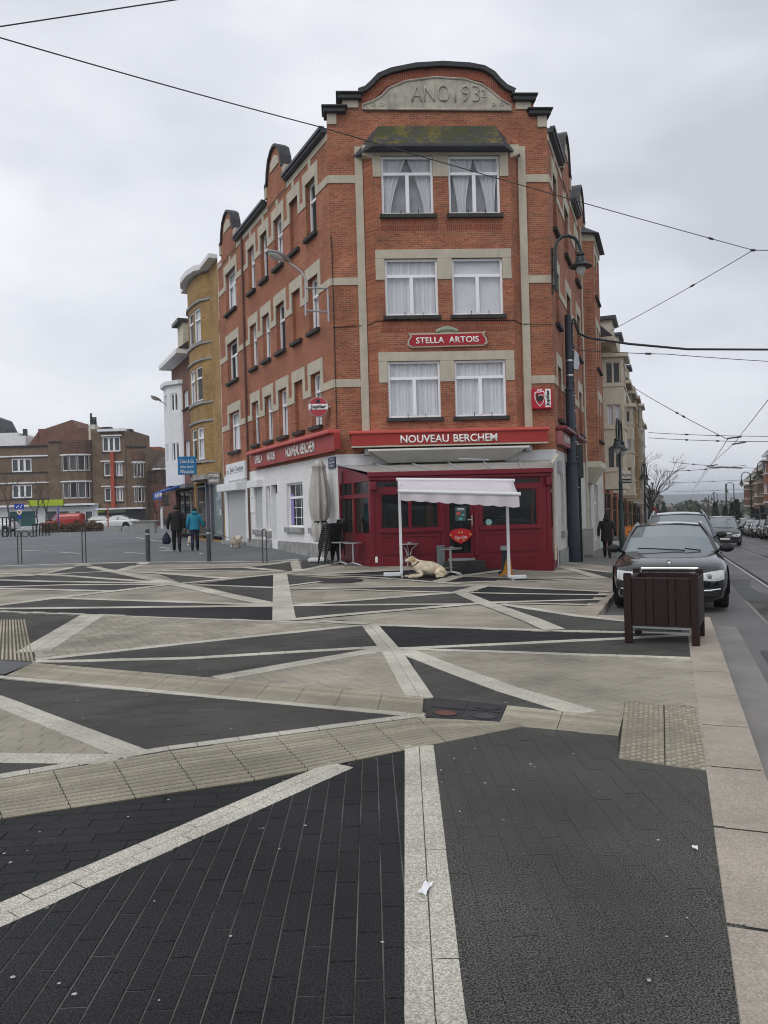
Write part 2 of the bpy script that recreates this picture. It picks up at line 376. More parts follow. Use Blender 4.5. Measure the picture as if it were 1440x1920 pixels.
# ================================================================== GROUND
mk('soil', (0.10, 0.10, 0.085), 0.9, 0.3, 0.05)
mk('square_asphalt', (0.135, 0.145, 0.150), 0.8, 0.16, 0.35, fine=0.10, fs_=60, bump=0.15, bs=120)
mk('road_asphalt', (0.118, 0.116, 0.112), 0.62, 0.28, 0.55, fine=0.22, fs_=90, bump=0.3, bs=140, stain=0.0)
mk('road_patch', (0.052, 0.052, 0.053), 0.6, 0.3, 1.2, fine=0.3, fs_=110, bump=0.3, bs=140)
mk('gutter_concrete', (0.19, 0.18, 0.165), 0.6, 0.2, 1.5, fine=0.08, fs_=150)
mk('pavement_grey', (0.155, 0.152, 0.143), 0.8, 0.15, 0.8, fine=0.1, fs_=120)
def paver_mat(name, c, c2, rough, fine, fs_, var=0.2, bump=0.25, stain=0.3):
    """paver material; each paver takes its own shade from a per-island random value"""
    m = mk(name, c, rough, var, 0.9, c2=c2, fine=fine, fs_=fs_, bump=bump, bs=fs_, spec=0.2, stain=stain)
    nt = m.node_tree; N = nt.nodes; L = nt.links; b = N['Principled BSDF']
    src = b.inputs['Base Color'].links[0].from_socket
    ge = N.new('ShaderNodeNewGeometry'); r = N.new('ShaderNodeMapRange'); r.inputs['To Min'].default_value = 0.86; r.inputs['To Max'].default_value = 1.14
    L.new(ge.outputs['Random Per Island'], r.inputs['Value'])
    v = N.new('ShaderNodeVectorMath'); v.operation = 'SCALE'; L.new(src, v.inputs[0]); L.new(r.outputs['Result'], v.inputs['Scale']); L.new(v.outputs['Vector'], b.inputs['Base Color'])
    # worn scuffs and old chewing gum
    tc = N['Texture Coordinate']; vo = N.new('ShaderNodeTexVoronoi'); vo.inputs['Scale'].default_value = 2.3; L.new(tc.outputs['Object'], vo.inputs['Vector'])
    lt = N.new('ShaderNodeMapRange'); lt.inputs['From Min'].default_value = 0.026; lt.inputs['From Max'].default_value = 0.018; lt.inputs['To Max'].default_value = 0.55; L.new(vo.outputs['Distance'], lt.inputs['Value'])
    x = N.new('ShaderNodeMix'); x.data_type = 'RGBA'; L.new(lt.outputs['Result'], x.inputs['Factor']); L.new(v.outputs['Vector'], x.inputs['A']); x.inputs['B'].default_value = (0.30, 0.30, 0.29, 1)
    L.new(x.outputs['Result'], b.inputs['Base Color']); return m
paver_mat('pv_black', (0.0195, 0.0200, 0.0212), (0.0255, 0.0260, 0.0270), 0.8, 0.55, 120, stain=0.0)
paver_mat('pv_grey', (0.064, 0.063, 0.058), (0.080, 0.078, 0.071), 0.85, 0.85, 135, bump=0.5, stain=0.2)
paver_mat('pv_beige', (0.265, 0.245, 0.200), (0.32, 0.295, 0.24), 0.8, 0.30, 110, var=0.22)
paver_mat('pv_light', (0.42, 0.40, 0.34), (0.49, 0.465, 0.40), 0.8, 0.34, 105, bump=0.4)
paver_mat('tactile', (0.285, 0.262, 0.205), (0.335, 0.308, 0.24), 0.8, 0.22, 120, var=0.22)
paver_mat('granite', (0.29, 0.252, 0.208), (0.35, 0.308, 0.258), 0.75, 0.20, 110, var=0.2)
mk('tactile_base', (0.20, 0.180, 0.135), 0.85, 0.25, 4.0)  # darker than the domes: shade around the blisters painted into the slab colour
mk('groove_dirt_shade', (0.085, 0.074, 0.053), 0.9, 0.3, 4.0)  # groove dirt darkened with painted shade so the ribs stand out
mk('joint_sand', (0.10, 0.10, 0.094), 0.9, 0.7, 2.2)
mk('joint_grey', (0.042, 0.041, 0.038), 0.9, 0.3, 3.0)
mk('joint_dark', (0.022, 0.021, 0.02), 0.9, 0.3, 3.0)
mk('joint_beige', (0.11, 0.098, 0.075), 0.9, 0.3, 3.0)
mk('road_paint', (0.55, 0.56, 0.55), 0.7, 0.3, 2.0)
mk('rail', (0.30, 0.29, 0.28), 0.3, 0.2, 3, metal=0.8)
mk('cast_iron', (0.045, 0.047, 0.052), 0.45, 0.25, 6, metal=0.4, bump=0.4, bs=60)
mk('cast_rust', (0.13, 0.055, 0.035), 0.7, 0.3, 8)
mk('paper', (0.8, 0.8, 0.82), 0.7, 0.05, 9)

def grid_sheet(name, pts_fn, nu, nv, mat, z, parent=None, **tags):
    mb = MB(); vs_ = []
    for i in range(nu + 1):
        for j in range(nv + 1):
            X, Y = pts_fn(i / nu, j / nv); vs_.append((X, Y, g(X, Y) + z))
    fs = [(i * (nv + 1) + j, (i + 1) * (nv + 1) + j, (i + 1) * (nv + 1) + j + 1, i * (nv + 1) + j + 1) for i in range(nu) for j in range(nv)]
    mb.add(vs_, fs); return mb.build(name, MATS[mat], parent, None, **tags)
def st2(s, t): p = DR * s + DRP * t; return p.x, p.y
def _gp(u, v):
    f = lambda q: math.copysign(abs(q) ** 2.2, q)
    return f(u * 2 - 1) * 4500, f(v * 2 - 1) * 4500 + 40
grid_sheet('ground', _gp, 60, 60, 'soil', -0.4, kind='structure')
grid_sheet('town_square', lambda u, v: (-130 + (131.5 - 0.06 * 100 * v) * u, 21.0 + 100 * v), 60, 50, 'square_asphalt', -0.008, kind='structure')
grid_sheet('road', lambda u, v: st2(-14 + 344 * u ** 1.4, -1.35 + 9.8 * v), 90, 12, 'road_asphalt', -0.12, kind='structure')
grid_sheet('pavement', lambda u, v: st2(20 + 310 * u ** 1.4, -8.0 + 6.75 * v), 70, 8, 'pavement_grey', -0.010, kind='structure')
grid_sheet('pavement_opposite', lambda u, v: st2(-14 + 344 * u ** 1.4, 8.45 + 3.0 * v), 70, 3, 'pavement_grey', 0.0, kind='structure')
# gutter strip, worn patches and white lines
ROAD = bpy.data.objects['road']
grid_sheet('gutter', lambda u, v: st2(-14 + 25.8 * u, 0.5 + 0.33 * v), 24, 2, 'gutter_concrete', -0.113, ROAD)
grid_sheet('asphalt_patch', lambda u, v: st2(6.3 + 3.6 * u, 0.95 + (0.55 + 0.1 * u) * v), 6, 2, 'road_patch', -0.114, ROAD)
grid_sheet('asphalt_patch', lambda u, v: st2(1.0 + 5.0 * u, 0.95 + 0.9 * v), 6, 2, 'road_patch', -0.114, ROAD)
grid_sheet('asphalt_patch', lambda u, v: st2(10.6 + 5.0 * u, 1.25 + 0.62 * v), 6, 2, 'gutter_concrete', -0.114, ROAD)
grid_sheet('asphalt_patch', lambda u, v: st2(12.5 + 9 * u, 1.3 + (0.5 + 0.15 * math.sin(u * 7)) * v), 10, 2, 'road_patch', -0.114, ROAD)
grid_sheet('asphalt_patch', lambda u, v: st2(22 + 14 * u, 3.55 + 0.95 * v), 10, 2, 'road_patch', -0.114, ROAD)
# kerb stones, real 0.12 m steps, each its own piece
def stone_box(mb, A, B, C, D, z1, z0, ch=0.012):
    """block on four ground corners with a chamfered top"""
    c = (A + B + C + D) / 4; top = [q + (c - q).normalized() * ch for q in (A, B, C, D)]; lo = [A, B, C, D]
    v = [(q.x, q.y, z0) for q in lo] + [(q.x, q.y, z1 - ch * 0.6) for q in lo] + [(q.x, q.y, z1) for q in top]
    fs = [(8, 9, 10, 11)] + [(i, (i + 1) % 4, 4 + (i + 1) % 4, 4 + i) for i in range(4)] + [(4 + i, 4 + (i + 1) % 4, 8 + (i + 1) % 4, 8 + i) for i in range(4)]
    mb.add(v, fs)
KERB = thing('kerb', 'pink granite kerb along the parking bay and the road edge', 'kerb', (0, 0, 0)); del KERB['category']; del KERB['label']; KERB['kind'] = 'structure'
def kerb_run(s0, s1, t0, t1, step, horizontal=False, zt=0.004):
    n = max(1, round((s1 - s0) / step))
    for i in range(n):
        a, b = s0 + (s1 - s0) * i / n + 0.010, s0 + (s1 - s0) * (i + 1) / n - 0.010
        c = [st2(a, t0), st2(a, t1), st2(b, t1), st2(b, t0)] if not horizontal else [st2(t0, a), st2(t0, b), st2(t1, b), st2(t1, a)]
        q = [Vector(p) for p in c]; m_ = (q[0] + q[2]) / 2; zz = g(m_.x, m_.y)
        mb = MB(); stone_box(mb, q[0], q[1], q[2], q[3], zz + zt + random.uniform(-0.002, 0.002), zz - 0.3, 0.016); mb.build('kerb_stone', MATS['granite'], KERB)
grid_sheet('kerb_bed', lambda u, v: st2(-13 + 24.8 * u, 0.18 + 0.30 * v), 8, 1, 'joint_dark', -0.003, KERB)
kerb_run(-13, 11.85, 0.165, 0.50, 0.95)
kerb_run(-1.05, 0.19, 11.55, 11.85, 0.62, horizontal=True)
kerb_run(11.55, 40, -1.35, -1.05, 1.0)
kerb_run(40, 130, -1.35, -1.05, 4.0); kerb_run(-13, 130, 8.45, 8.75, 4.0)
# tram rails in the road
for t0 in (2.0, 3.43, 4.6, 6.03):
    grid_sheet('tram_rail', lambda u, v, t0=t0: st2(-14 + 300 * u ** 1.4, t0 - 0.035 + 0.07 * v), 80, 1, 'rail', -0.110, ROAD)
    grid_sheet('rail_groove', lambda u, v, t0=t0: st2(-14 + 300 * u ** 1.4, t0 + 0.036 + 0.09 * v), 80, 1, 'joint_dark', -0.112, ROAD)
# ------------------------------------------------------------------ plaza paving
PL = thing('plaza_paving', '', '', (0, 0, 0))
for k in ('label', 'category'):
    if k in PL: del PL[k]
PL['kind'] = 'structure'
def w2(p):
    if p[0] == 'w': return Vector((p[1], p[2]))
    q = G(p[0], p[1]); return Vector((q.x, q.y))
def clip(sub, cl):
    """Sutherland-Hodgman: polygon sub by convex counter-clockwise polygon cl"""
    out = sub
    for i in range(len(cl)):
        A, B = cl[i], cl[(i + 1) % len(cl)]; e = B - A; inp = out; out = []
        if not inp: return []
        for j in range(len(inp)):
            Pq, Q = inp[j - 1], inp[j]
            dp = e.x * (Pq.y - A.y) - e.y * (Pq.x - A.x); dq = e.x * (Q.y - A.y) - e.y * (Q.x - A.x)
            if dq >= 0:
                if dp < 0: out.append(Pq + (Q - Pq) * (dp / (dp - dq)))
                out.append(Q)
            elif dp >= 0: out.append(Pq + (Q - Pq) * (dp / (dp - dq)))
    return out
def area(p): return 0.5 * sum(p[i - 1].x * p[i].y - p[i].x * p[i - 1].y for i in range(len(p)))
def pattern(poly, kind, ang, L_, W_, gap=0.005, off=0.0, org=None):
    """rectangles of a paving bond that cover the polygon"""
    c, s = math.cos(ang), math.sin(ang); o = org or Vector((0, 0))
    loc = [Vector(((p - o).x * c + (p - o).y * s, -(p - o).x * s + (p - o).y * c)) for p in poly]
    x0, x1 = min(p.x for p in loc), max(p.x for p in loc); y0, y1 = min(p.y for p in loc), max(p.y for p in loc)
    rects = []
    if kind == 'run':
        for j in range(math.floor(y0 / W_) - 1, math.ceil(y1 / W_) + 1):
            sh = (j * 0.37 % 1.0) * L_ + off
            for i in range(math.floor((x0 - sh) / L_) - 1, math.ceil((x1 - sh) / L_) + 1):
                rects.append((i * L_ + sh, j * W_, (i + 1) * L_ + sh, (j + 1) * W_))
    else:
        W_ = L_ / 2
        for i in range(math.floor(x0 / W_) - 2, math.ceil(x1 / W_) + 2):
            for j in range(math.floor(y0 / W_) - 2, math.ceil(y1 / W_) + 2):
                k = (i - j) % 4
                if k == 0: rects.append((i * W_, j * W_, (i + 2) * W_, (j + 1) * W_))
                elif k == 3: rects.append((i * W_, j * W_, (i + 1) * W_, (j + 2) * W_))
    h = gap / 2; res = []
    for a, b, d, e in rects:
        if d < x0 or a > x1 or e < y0 or b > y1: continue
        q = [Vector((a + h, b + h)), Vector((d - h, b + h)), Vector((d - h, e - h)), Vector((a + h, e - h))]
        res.append([Vector((p.x * c - p.y * s, p.x * s + p.y * c)) + o for p in q])
    return res
PAVERS = {}
def add_paver(kind, mat, poly, z):
    if area(poly) < 0: poly = poly[::-1]
    # drop near-duplicate points
    q = [p for i, p in enumerate(poly) if (p - poly[i - 1]).length > 0.003]
    if len(q) < 3 or area(q) < 0.0004: return
    c = sum(q, Vector((0, 0))) / len(q); d = max(1.2, c.length)
    PAVERS.setdefault((kind, mat), []).append((area(q) / d ** 3 if c.y > 1.2 else 0, q, z + random.uniform(-0.0012, 0.0012), c))
def paver_geo(mb, q, z, ch=0.0026):
    c = sum(q, Vector((0, 0))) / len(q); n = len(q); zz = [g(p.x, p.y) for p in q]
    v = [(p.x, p.y, z - 0.012 + zz[i]) for i, p in enumerate(q)] + [(p.x, p.y, z - ch + zz[i]) for i, p in enumerate(q)]
    for i, p in enumerate(q):
        e1 = (p - q[i - 1]).normalized(); e2 = (q[(i + 1) % n] - p).normalized(); nn = Vector((-(e1.y + e2.y), e1.x + e2.x))
        if nn.length < 1e-4: nn = c - p
        nn.normalize(); t = p + nn * min(ch * 1.3, (c - p).length * 0.4); v.append((t.x, t.y, z + zz[i]))
    fs = [tuple(range(2 * n, 3 * n))]
    for i in range(n):
        j = (i + 1) % n; fs += [(i, j, n + j, n + i), (n + i, n + j, 2 * n + j, 2 * n + i)]
    mb.add(v, fs)
def near_region(mat, pts, kind='run', ang=0.0, L_=0.3, W_=0.1, joint='joint_dark', gap=0.005, name=None):
    if mat == 'pv_grey': joint = 'joint_grey'; gap = 0.0012
    if mat == 'pv_black' and joint == 'joint_dark': gap = 0.003
    poly = [w2(p) for p in pts]
    if area(poly) < 0: poly.reverse()
    b = MB(); b.poly([(p.x, p.y, g(p.x, p.y) - 0.0042) for p in poly]); o = b.build('paving_joints', MATS[joint], PL)
    nm = name or {'pv_black': 'dark_paver', 'pv_grey': 'grey_paver', 'pv_beige': 'beige_paver'}[mat]
    for q in pattern(poly, kind, ang, L_, W_, gap):
        r_ = clip(poly, q)
        if len(r_) >= 3: add_paver(nm, mat, r_, 0.0)
def subdiv_sheet(mb, poly, z, step=1.2):
    x0, x1 = min(p.x for p in poly), max(p.x for p in poly); y0, y1 = min(p.y for p in poly), max(p.y for p in poly)
    for i in range(math.floor(x0 / step), math.ceil(x1 / step)):
        for j in range(math.floor(y0 / step), math.ceil(y1 / step)):
            q = [Vector((i * step, j * step)), Vector(((i + 1) * step, j * step)), Vector(((i + 1) * step, (j + 1) * step)), Vector((i * step, (j + 1) * step))]
            r_ = clip(poly, q); r_ = [p for k, p in enumerate(r_) if (p - r_[k - 1]).length > 1e-4]
            if len(r_) >= 3 and abs(area(r_)) > 1e-5: mb.poly([(p.x, p.y, g(p.x, p.y) + z) for p in r_])
ZI = [0]
def far_region(mat, pts, z=0.0):
    ZI[0] += 1; z += ZI[0] * 0.00008
    poly = [w2(p) for p in pts]
    if area(poly) < 0: poly.reverse()
    mb = MB(); subdiv_sheet(mb, poly, z); return mb.build('paved_field', MATS[mat], PL)
def band(pts, width, rows=2, near=True, name='band_paver', L_=0.3, lift=0.003):
    """light paver band along a polyline (pixels), width in metres"""
    P_ = [w2(p) for p in pts]
    for i in range(len(P_) - 1):
        ZI[0] += 1; zi = ZI[0] * 0.00006
        A, B = P_[i], P_[i + 1]; d = (B - A).normalized(); n = Vector((-d.y, d.x)) * width / 2
        e0 = 0.0 if i else 0.0; A = A - d * e0; B = B + d * (0.02 if i < len(P_) - 2 else 0)
        quad = [A - n, B - n, B + n, A + n]
        if near:
            b = MB(); subdiv_sheet(b, quad, -0.003 + lift / 2 + zi); b.build('paving_joints', MATS['joint_beige'], PL)
            ang = math.atan2(d.y, d.x)
            for q in pattern(quad, 'run', ang, L_, width / rows, 0.004, org=A - n, off=random.random() * 0.2):
                r_ = clip(quad, q)
                if len(r_) >= 3: add_paver(name, 'pv_light', r_, lift + zi)
        else:
            mb = MB(); subdiv_sheet(mb, quad, lift + 0.002 + zi, 1.0); mb.build('paved_band', MATS['pv_light'], PL)
_bed = MB(); subdiv_sheet(_bed, [Vector(p) for p in [(-16, -3.2), st2(-4.2, 0.2), st2(11.6, 0.2), st2(11.6, -1.2), (-16, 12.5)]], -0.009, 2.0); _bed.build('paving_bed', MATS['joint_grey'], PL)
# --- near fields (each paver built)
BK = R(91)
near_region('pv_black', [('w', -6.0, 2.8), ('w', -6.0, -3.0), ('w', 0.30, -3.0), (786, 1920), (786, 1402), (650, 1432), (0, 1718), (-500, 1938)], ang=BK, joint='joint_sand', gap=0.006)
near_region('pv_black', [(-450, 1612), (0, 1537), (530, 1457), (690, 1420), (640, 1432), (0, 1718), (-450, 1916)], ang=R(4), joint='joint_dark', gap=0.003)
near_region('pv_grey', [(786, 1402), (980, 1362), (1160, 1380), (1160, 1423), (1335, 1447), (1344, 1480), (1430, 1880), ('w', 0.33, 0.3), ('w', -0.85, -3.0), ('w', 0.30, -3.0), (786, 1920)], ang=BK, joint='joint_dark', gap=0.003)
near_region('pv_grey', [(-420, 1235), (0, 1274), (795, 1343), (470, 1384), (270, 1416), (0, 1316), (-420, 1172)], ang=R(8), gap=0.003)
near_region('pv_beige', [(-300, 1212), (0, 1316), (255, 1416), (215, 1423), (0, 1421), (-300, 1418)], ang=R(2), joint='joint_beige', L_=0.3, W_=0.1)
near_region('pv_grey', [(-300, 1420), (0, 1425), (220, 1425), (0, 1455), (-300, 1500)], ang=R(8), gap=0.003)
near_region('pv_grey', [(770, 1230), (840, 1253), (950, 1293), (1090, 1335), (1110, 1342), (950, 1322), (812, 1308), (790, 1290)], ang=R(50), gap=0.003)
near_region('pv_beige', [(757, 1219), (1297, 1235), (1310, 1328), (1172, 1313), (1168, 1345), (1090, 1335), (950, 1293), (840, 1253)], kind='herr', ang=R(28), L_=0.24, joint='joint_beige', gap=0.006)
near_region('pv_grey', [(757, 1217), (1172, 1197), (1290, 1191), (1297, 1234)], ang=R(8), gap=0.003)
near_region('pv_black', [(704, 1172), (1027, 1182), (1293, 1188), (1290, 1191), (1172, 1197), (757, 1217), (740, 1222)], ang=R(4), joint='joint_dark', gap=0.004)
near_region('pv_beige', [(66, 1236), (63, 1212), (172, 1153), (520, 1165), (690, 1171), (672, 1173), (360, 1205)], kind='herr', ang=R(30), L_=0.24, joint='joint_beige', gap=0.006)
near_region('pv_grey', [(66, 1237), (360, 1205), (672, 1173), (694, 1172), (735, 1218), (700, 1214), (360, 1234), (122, 1240)], ang=R(6), gap=0.003)
near_region('pv_grey', [(60, 1241), (122, 1240), (360, 1234), (700, 1214), (735, 1218), (400, 1272)], ang=R(6), gap=0.003)
near_region('pv_beige', [(400, 1272), (735, 1218), (788, 1306), (600, 1289)], kind='herr', ang=R(30), L_=0.24, joint='joint_beige', gap=0.006)
near_region('pv_grey', [(-420, 1140), (0, 1147), (172, 1153), (61, 1210), (66, 1240), (48, 1162), (0, 1162), (-420, 1162)], ang=R(6), gap=0.003)
# --- bands
band([('w', 0.285, -3.0), (816, 1905), (786, 1398)], 0.205, 2)
band([(-560, 1960), (0, 1715), (640, 1434)], 0.205, 2)
band([(-450, 1524), (0, 1456), (320, 1402), (800, 1339)], 0.10, 1)
band([(-450, 1228), (0, 1269), (800, 1343)], 0.10, 1)
band([(-420, 1171), (0, 1315), (258, 1416)], 0.205, 2)
band([(-300, 1419), (0, 1421), (222, 1424)], 0.205, 2)
band([(692, 1170), (735, 1222), (788, 1309)], 0.24, 2)
band([(757, 1219), (840, 1252), (950, 1292), (1098, 1337)], 0.24, 2)
band([(745, 1216), (1295, 1234)], 0.11, 1)
band([(735, 1217), (1172, 1197), (1294, 1190)], 0.14, 1)
band([(690, 1171), (1027, 1182), (1172, 1185), (1293, 1188)], 0.14, 1)
band([(-420, 1133), (0, 1146), (522, 1165), (700, 1171)], 0.14, 1)
band([(62, 1222), (174, 1153)], 0.42, 2)
band([(66, 1237), (360, 1205), (680, 1172)], 0.15, 1)
band([(66, 1240), (122, 1240), (360, 1234), (715, 1213)], 0.14, 1)
band([(405, 1272), (718, 1217)], 0.24, 2)
# --- ribbed and blistered guidance slabs
def lerp_poly(pl, t):
    ls = [(pl[i + 1] - pl[i]).length for i in range(len(pl) - 1)]; d = t * sum(ls)
    for i, l in enumerate(ls):
        if d <= l or i == len(ls) - 1: return pl[i] + (pl[i + 1] - pl[i]) * (d / l)
        d -= l
def ribbed(upper, lower, slab=0.35, ribs=10, rows=1):
    U, Lw = [w2(p) for p in upper], [w2(p) for p in lower]
    ln = sum((U[i + 1] - U[i]).length for i in range(len(U) - 1)); n = max(1, round(ln / slab))
    for i in range(n):
        for r_ in range(rows):
            t0, t1 = i / n + 0.003 / ln, (i + 1) / n - 0.003 / ln
            c = lambda t, k: (lambda a, b: a + (b - a) * k)(lerp_poly(U, t), lerp_poly(Lw, t))
            k0, k1 = r_ / rows + 0.004, (r_ + 1) / rows - 0.004; mb = MB()
            A, B, C, D = c(t0, k1), c(t1, k1), c(t1, k0), c(t0, k0)
            stone_box(mb, A, B, C, D, -0.001, -0.03, 0.003)
            for q in range(ribs):
                a, b = k0 + (k1 - k0) * (q + 0.2) / ribs, k0 + (k1 - k0) * (q + 0.8) / ribs
                p = [c(t0, b), c(t1, b), c(t1, a), c(t0, a)]; m = (a + b) / 2; w_ = (b - a) * 0.3
                tp = [c(t0, m + w_), c(t1, m + w_), c(t1, m - w_), c(t0, m - w_)]
                mb.add([(x.x, x.y, -0.001) for x in p] + [(x.x, x.y, 0.008) for x in tp], [(4, 5, 6, 7), (0, 1, 5, 4), (1, 2, 6, 5), (2, 3, 7, 6), (3, 0, 4, 7)], 1)
            mb.build('ribbed_slab', [MATS['groove_dirt_shade'], MATS['tactile']], PL)
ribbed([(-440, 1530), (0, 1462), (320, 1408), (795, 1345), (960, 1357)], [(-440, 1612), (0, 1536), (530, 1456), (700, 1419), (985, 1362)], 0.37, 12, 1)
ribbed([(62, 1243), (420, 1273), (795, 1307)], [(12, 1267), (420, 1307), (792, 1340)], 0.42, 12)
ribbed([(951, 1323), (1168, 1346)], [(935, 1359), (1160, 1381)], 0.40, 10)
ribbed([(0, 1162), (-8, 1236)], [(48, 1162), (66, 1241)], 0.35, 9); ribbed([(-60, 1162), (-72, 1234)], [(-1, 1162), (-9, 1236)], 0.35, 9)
def blister(corners):
    A, B, C, D = [w2(p) for p in corners]; mb = MB(); stone_box(mb, A, B, C, D, 0.0, -0.03, 0.004)
    nu, nv = 8, 20
    for i in range(nu):
        for j in range(nv):
            u, v = (i + 0.5) / nu, (j + (0.5 if i % 2 == 0 else 0.9)) / (nv + 0.5)
            c = (A + (B - A) * u) * (1 - v) + (D + (C - D) * u) * v; n = 7; vs_ = []
            for rr, zz in ((0.0195, 0.0), (0.0135, 0.008)): vs_ += [(c.x + rr * math.cos(6.283 * k / n), c.y + rr * math.sin(6.283 * k / n), zz) for k in range(n)]
            mb.add(vs_, [tuple(range(n, 2 * n))] + [(k, (k + 1) % n, n + (k + 1) % n, n + k) for k in range(n)], 1)
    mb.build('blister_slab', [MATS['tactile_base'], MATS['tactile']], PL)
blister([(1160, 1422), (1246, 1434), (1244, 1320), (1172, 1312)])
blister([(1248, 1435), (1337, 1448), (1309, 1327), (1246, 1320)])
# --- emit pavers: the 300 of a kind that show largest are pieces of their own, the rest are joined
_kinds = {}
for (kind, mat), L_ in PAVERS.items():
    for it in L_: _kinds.setdefault(kind, []).append((it, mat))
for kind, L_ in _kinds.items():
    L_.sort(key=lambda k: -k[0][0]); rest = {}
    for i, (it, mat) in enumerate(L_):
        if i < 260:
            mb = MB(); paver_geo(mb, it[1], it[2], 0.0006 if mat == 'pv_grey' else 0.0028); mb.build(kind, MATS[mat], PL)
        else: paver_geo(rest.setdefault(mat, MB()), it[1], it[2], 0.0006 if mat == 'pv_grey' else 0.0028)
    for mat, mb in rest.items():
        mb.build(kind, MATS[mat], PL, kind='stuff')
# --- far fields
far_region('pv_beige', [(-900, 1112), (-900, 1085), (0, 1062), (155, 1057), (270, 1054.5), (500, 1053), (560, 1049), (640, 1046), (760, 1046), (1060, 1052), (1147, 1062), (1147, 1112), (1092, 1152), (1172, 1167), (1293, 1190), (1000, 1184), (690, 1173), (0, 1149)], -0.003)
GR, BL = 'pv_grey', 'pv_black'
for m_, pts in [
    (GR, [(155, 1059), (225, 1071), (65, 1079)]), (GR, [(165, 1059), (268, 1055), (225, 1070)]),
    (GR, [(85, 1077), (215, 1071), (322, 1094), (200, 1085)]),
    (GR, [(-500, 1090), (0, 1083), (70, 1079), (200, 1086), (318, 1094), (100, 1091), (0, 1088)]),
    (BL, [(-500, 1090), (0, 1089), (100, 1092), (318, 1094.5), (125, 1097), (0, 1101), (-500, 1112)]),
    (GR, [(-500, 1112), (0, 1101), (125, 1097), (318, 1096), (212, 1109), (0, 1104)]),
    (GR, [(0, 1136), (110, 1122), (360, 1130), (517, 1136.5), (300, 1139.5), (0, 1142), (-500, 1143)]),
    (BL, [(0, 1143), (300, 1140.5), (519, 1137.5), (519, 1164), (300, 1157), (0, 1145.5)]),
    (GR, [(300, 1076), (250, 1074), (425, 1085), (345, 1096)]),
    (BL, [(365, 1095), (517, 1078), (517, 1102), (375, 1097)]), (GR, [(375, 1098), (517, 1103), (517, 1133)]),
    (GR, [(300, 1069), (455, 1065), (530, 1071), (300, 1070.5)]), (GR, [(470, 1063.5), (520, 1058), (545, 1053), (549, 1071), (530, 1070.5)]),
    (GR, [(565, 1050), (640, 1048), (640, 1058), (615, 1060), (562, 1070)]),
    (GR, [(534, 1078), (600, 1083), (668, 1090), (600, 1091), (540, 1101)]),
    (BL, [(575, 1078), (670, 1075), (765, 1069), (840, 1068), (860, 1080), (820, 1091), (700, 1085), (640, 1081)]),
    (GR, [(610, 1104), (715, 1102), (887, 1100), (860, 1111), (710, 1108)]),
    (GR, [(590, 1134), (700, 1125), (862, 1112), (905, 1131), (870, 1133)]),
    (GR, [(545, 1138), (850, 1135), (677, 1150), (546, 1163)]),
    (GR, [(600, 1165), (640, 1163), (690, 1170)]),
    (BL, [(838, 1091), (866, 1081.5), (1115, 1084), (915, 1091)]), (BL, [(835, 1066), (995, 1063), (866, 1080)]),
    (GR, [(1063, 1064), (1147, 1075), (1147, 1084), (1125, 1083)]),
    (BL, [(905, 1100), (1145, 1111), (1140, 1116), (884, 1112)]), (BL, [(868, 1113), (884, 1112.5), (1138, 1117), (1126, 1125), (910, 1130)]),
    (GR, [(915, 1130.5), (1126, 1125.5), (1112, 1135)]), (GR, [(945, 1136), (1082, 1157), (1172, 1166), (1293, 1178), (1293, 1187), (1172, 1184), (1040, 1181)]),
]: far_region(m_, pts, 0.0015)
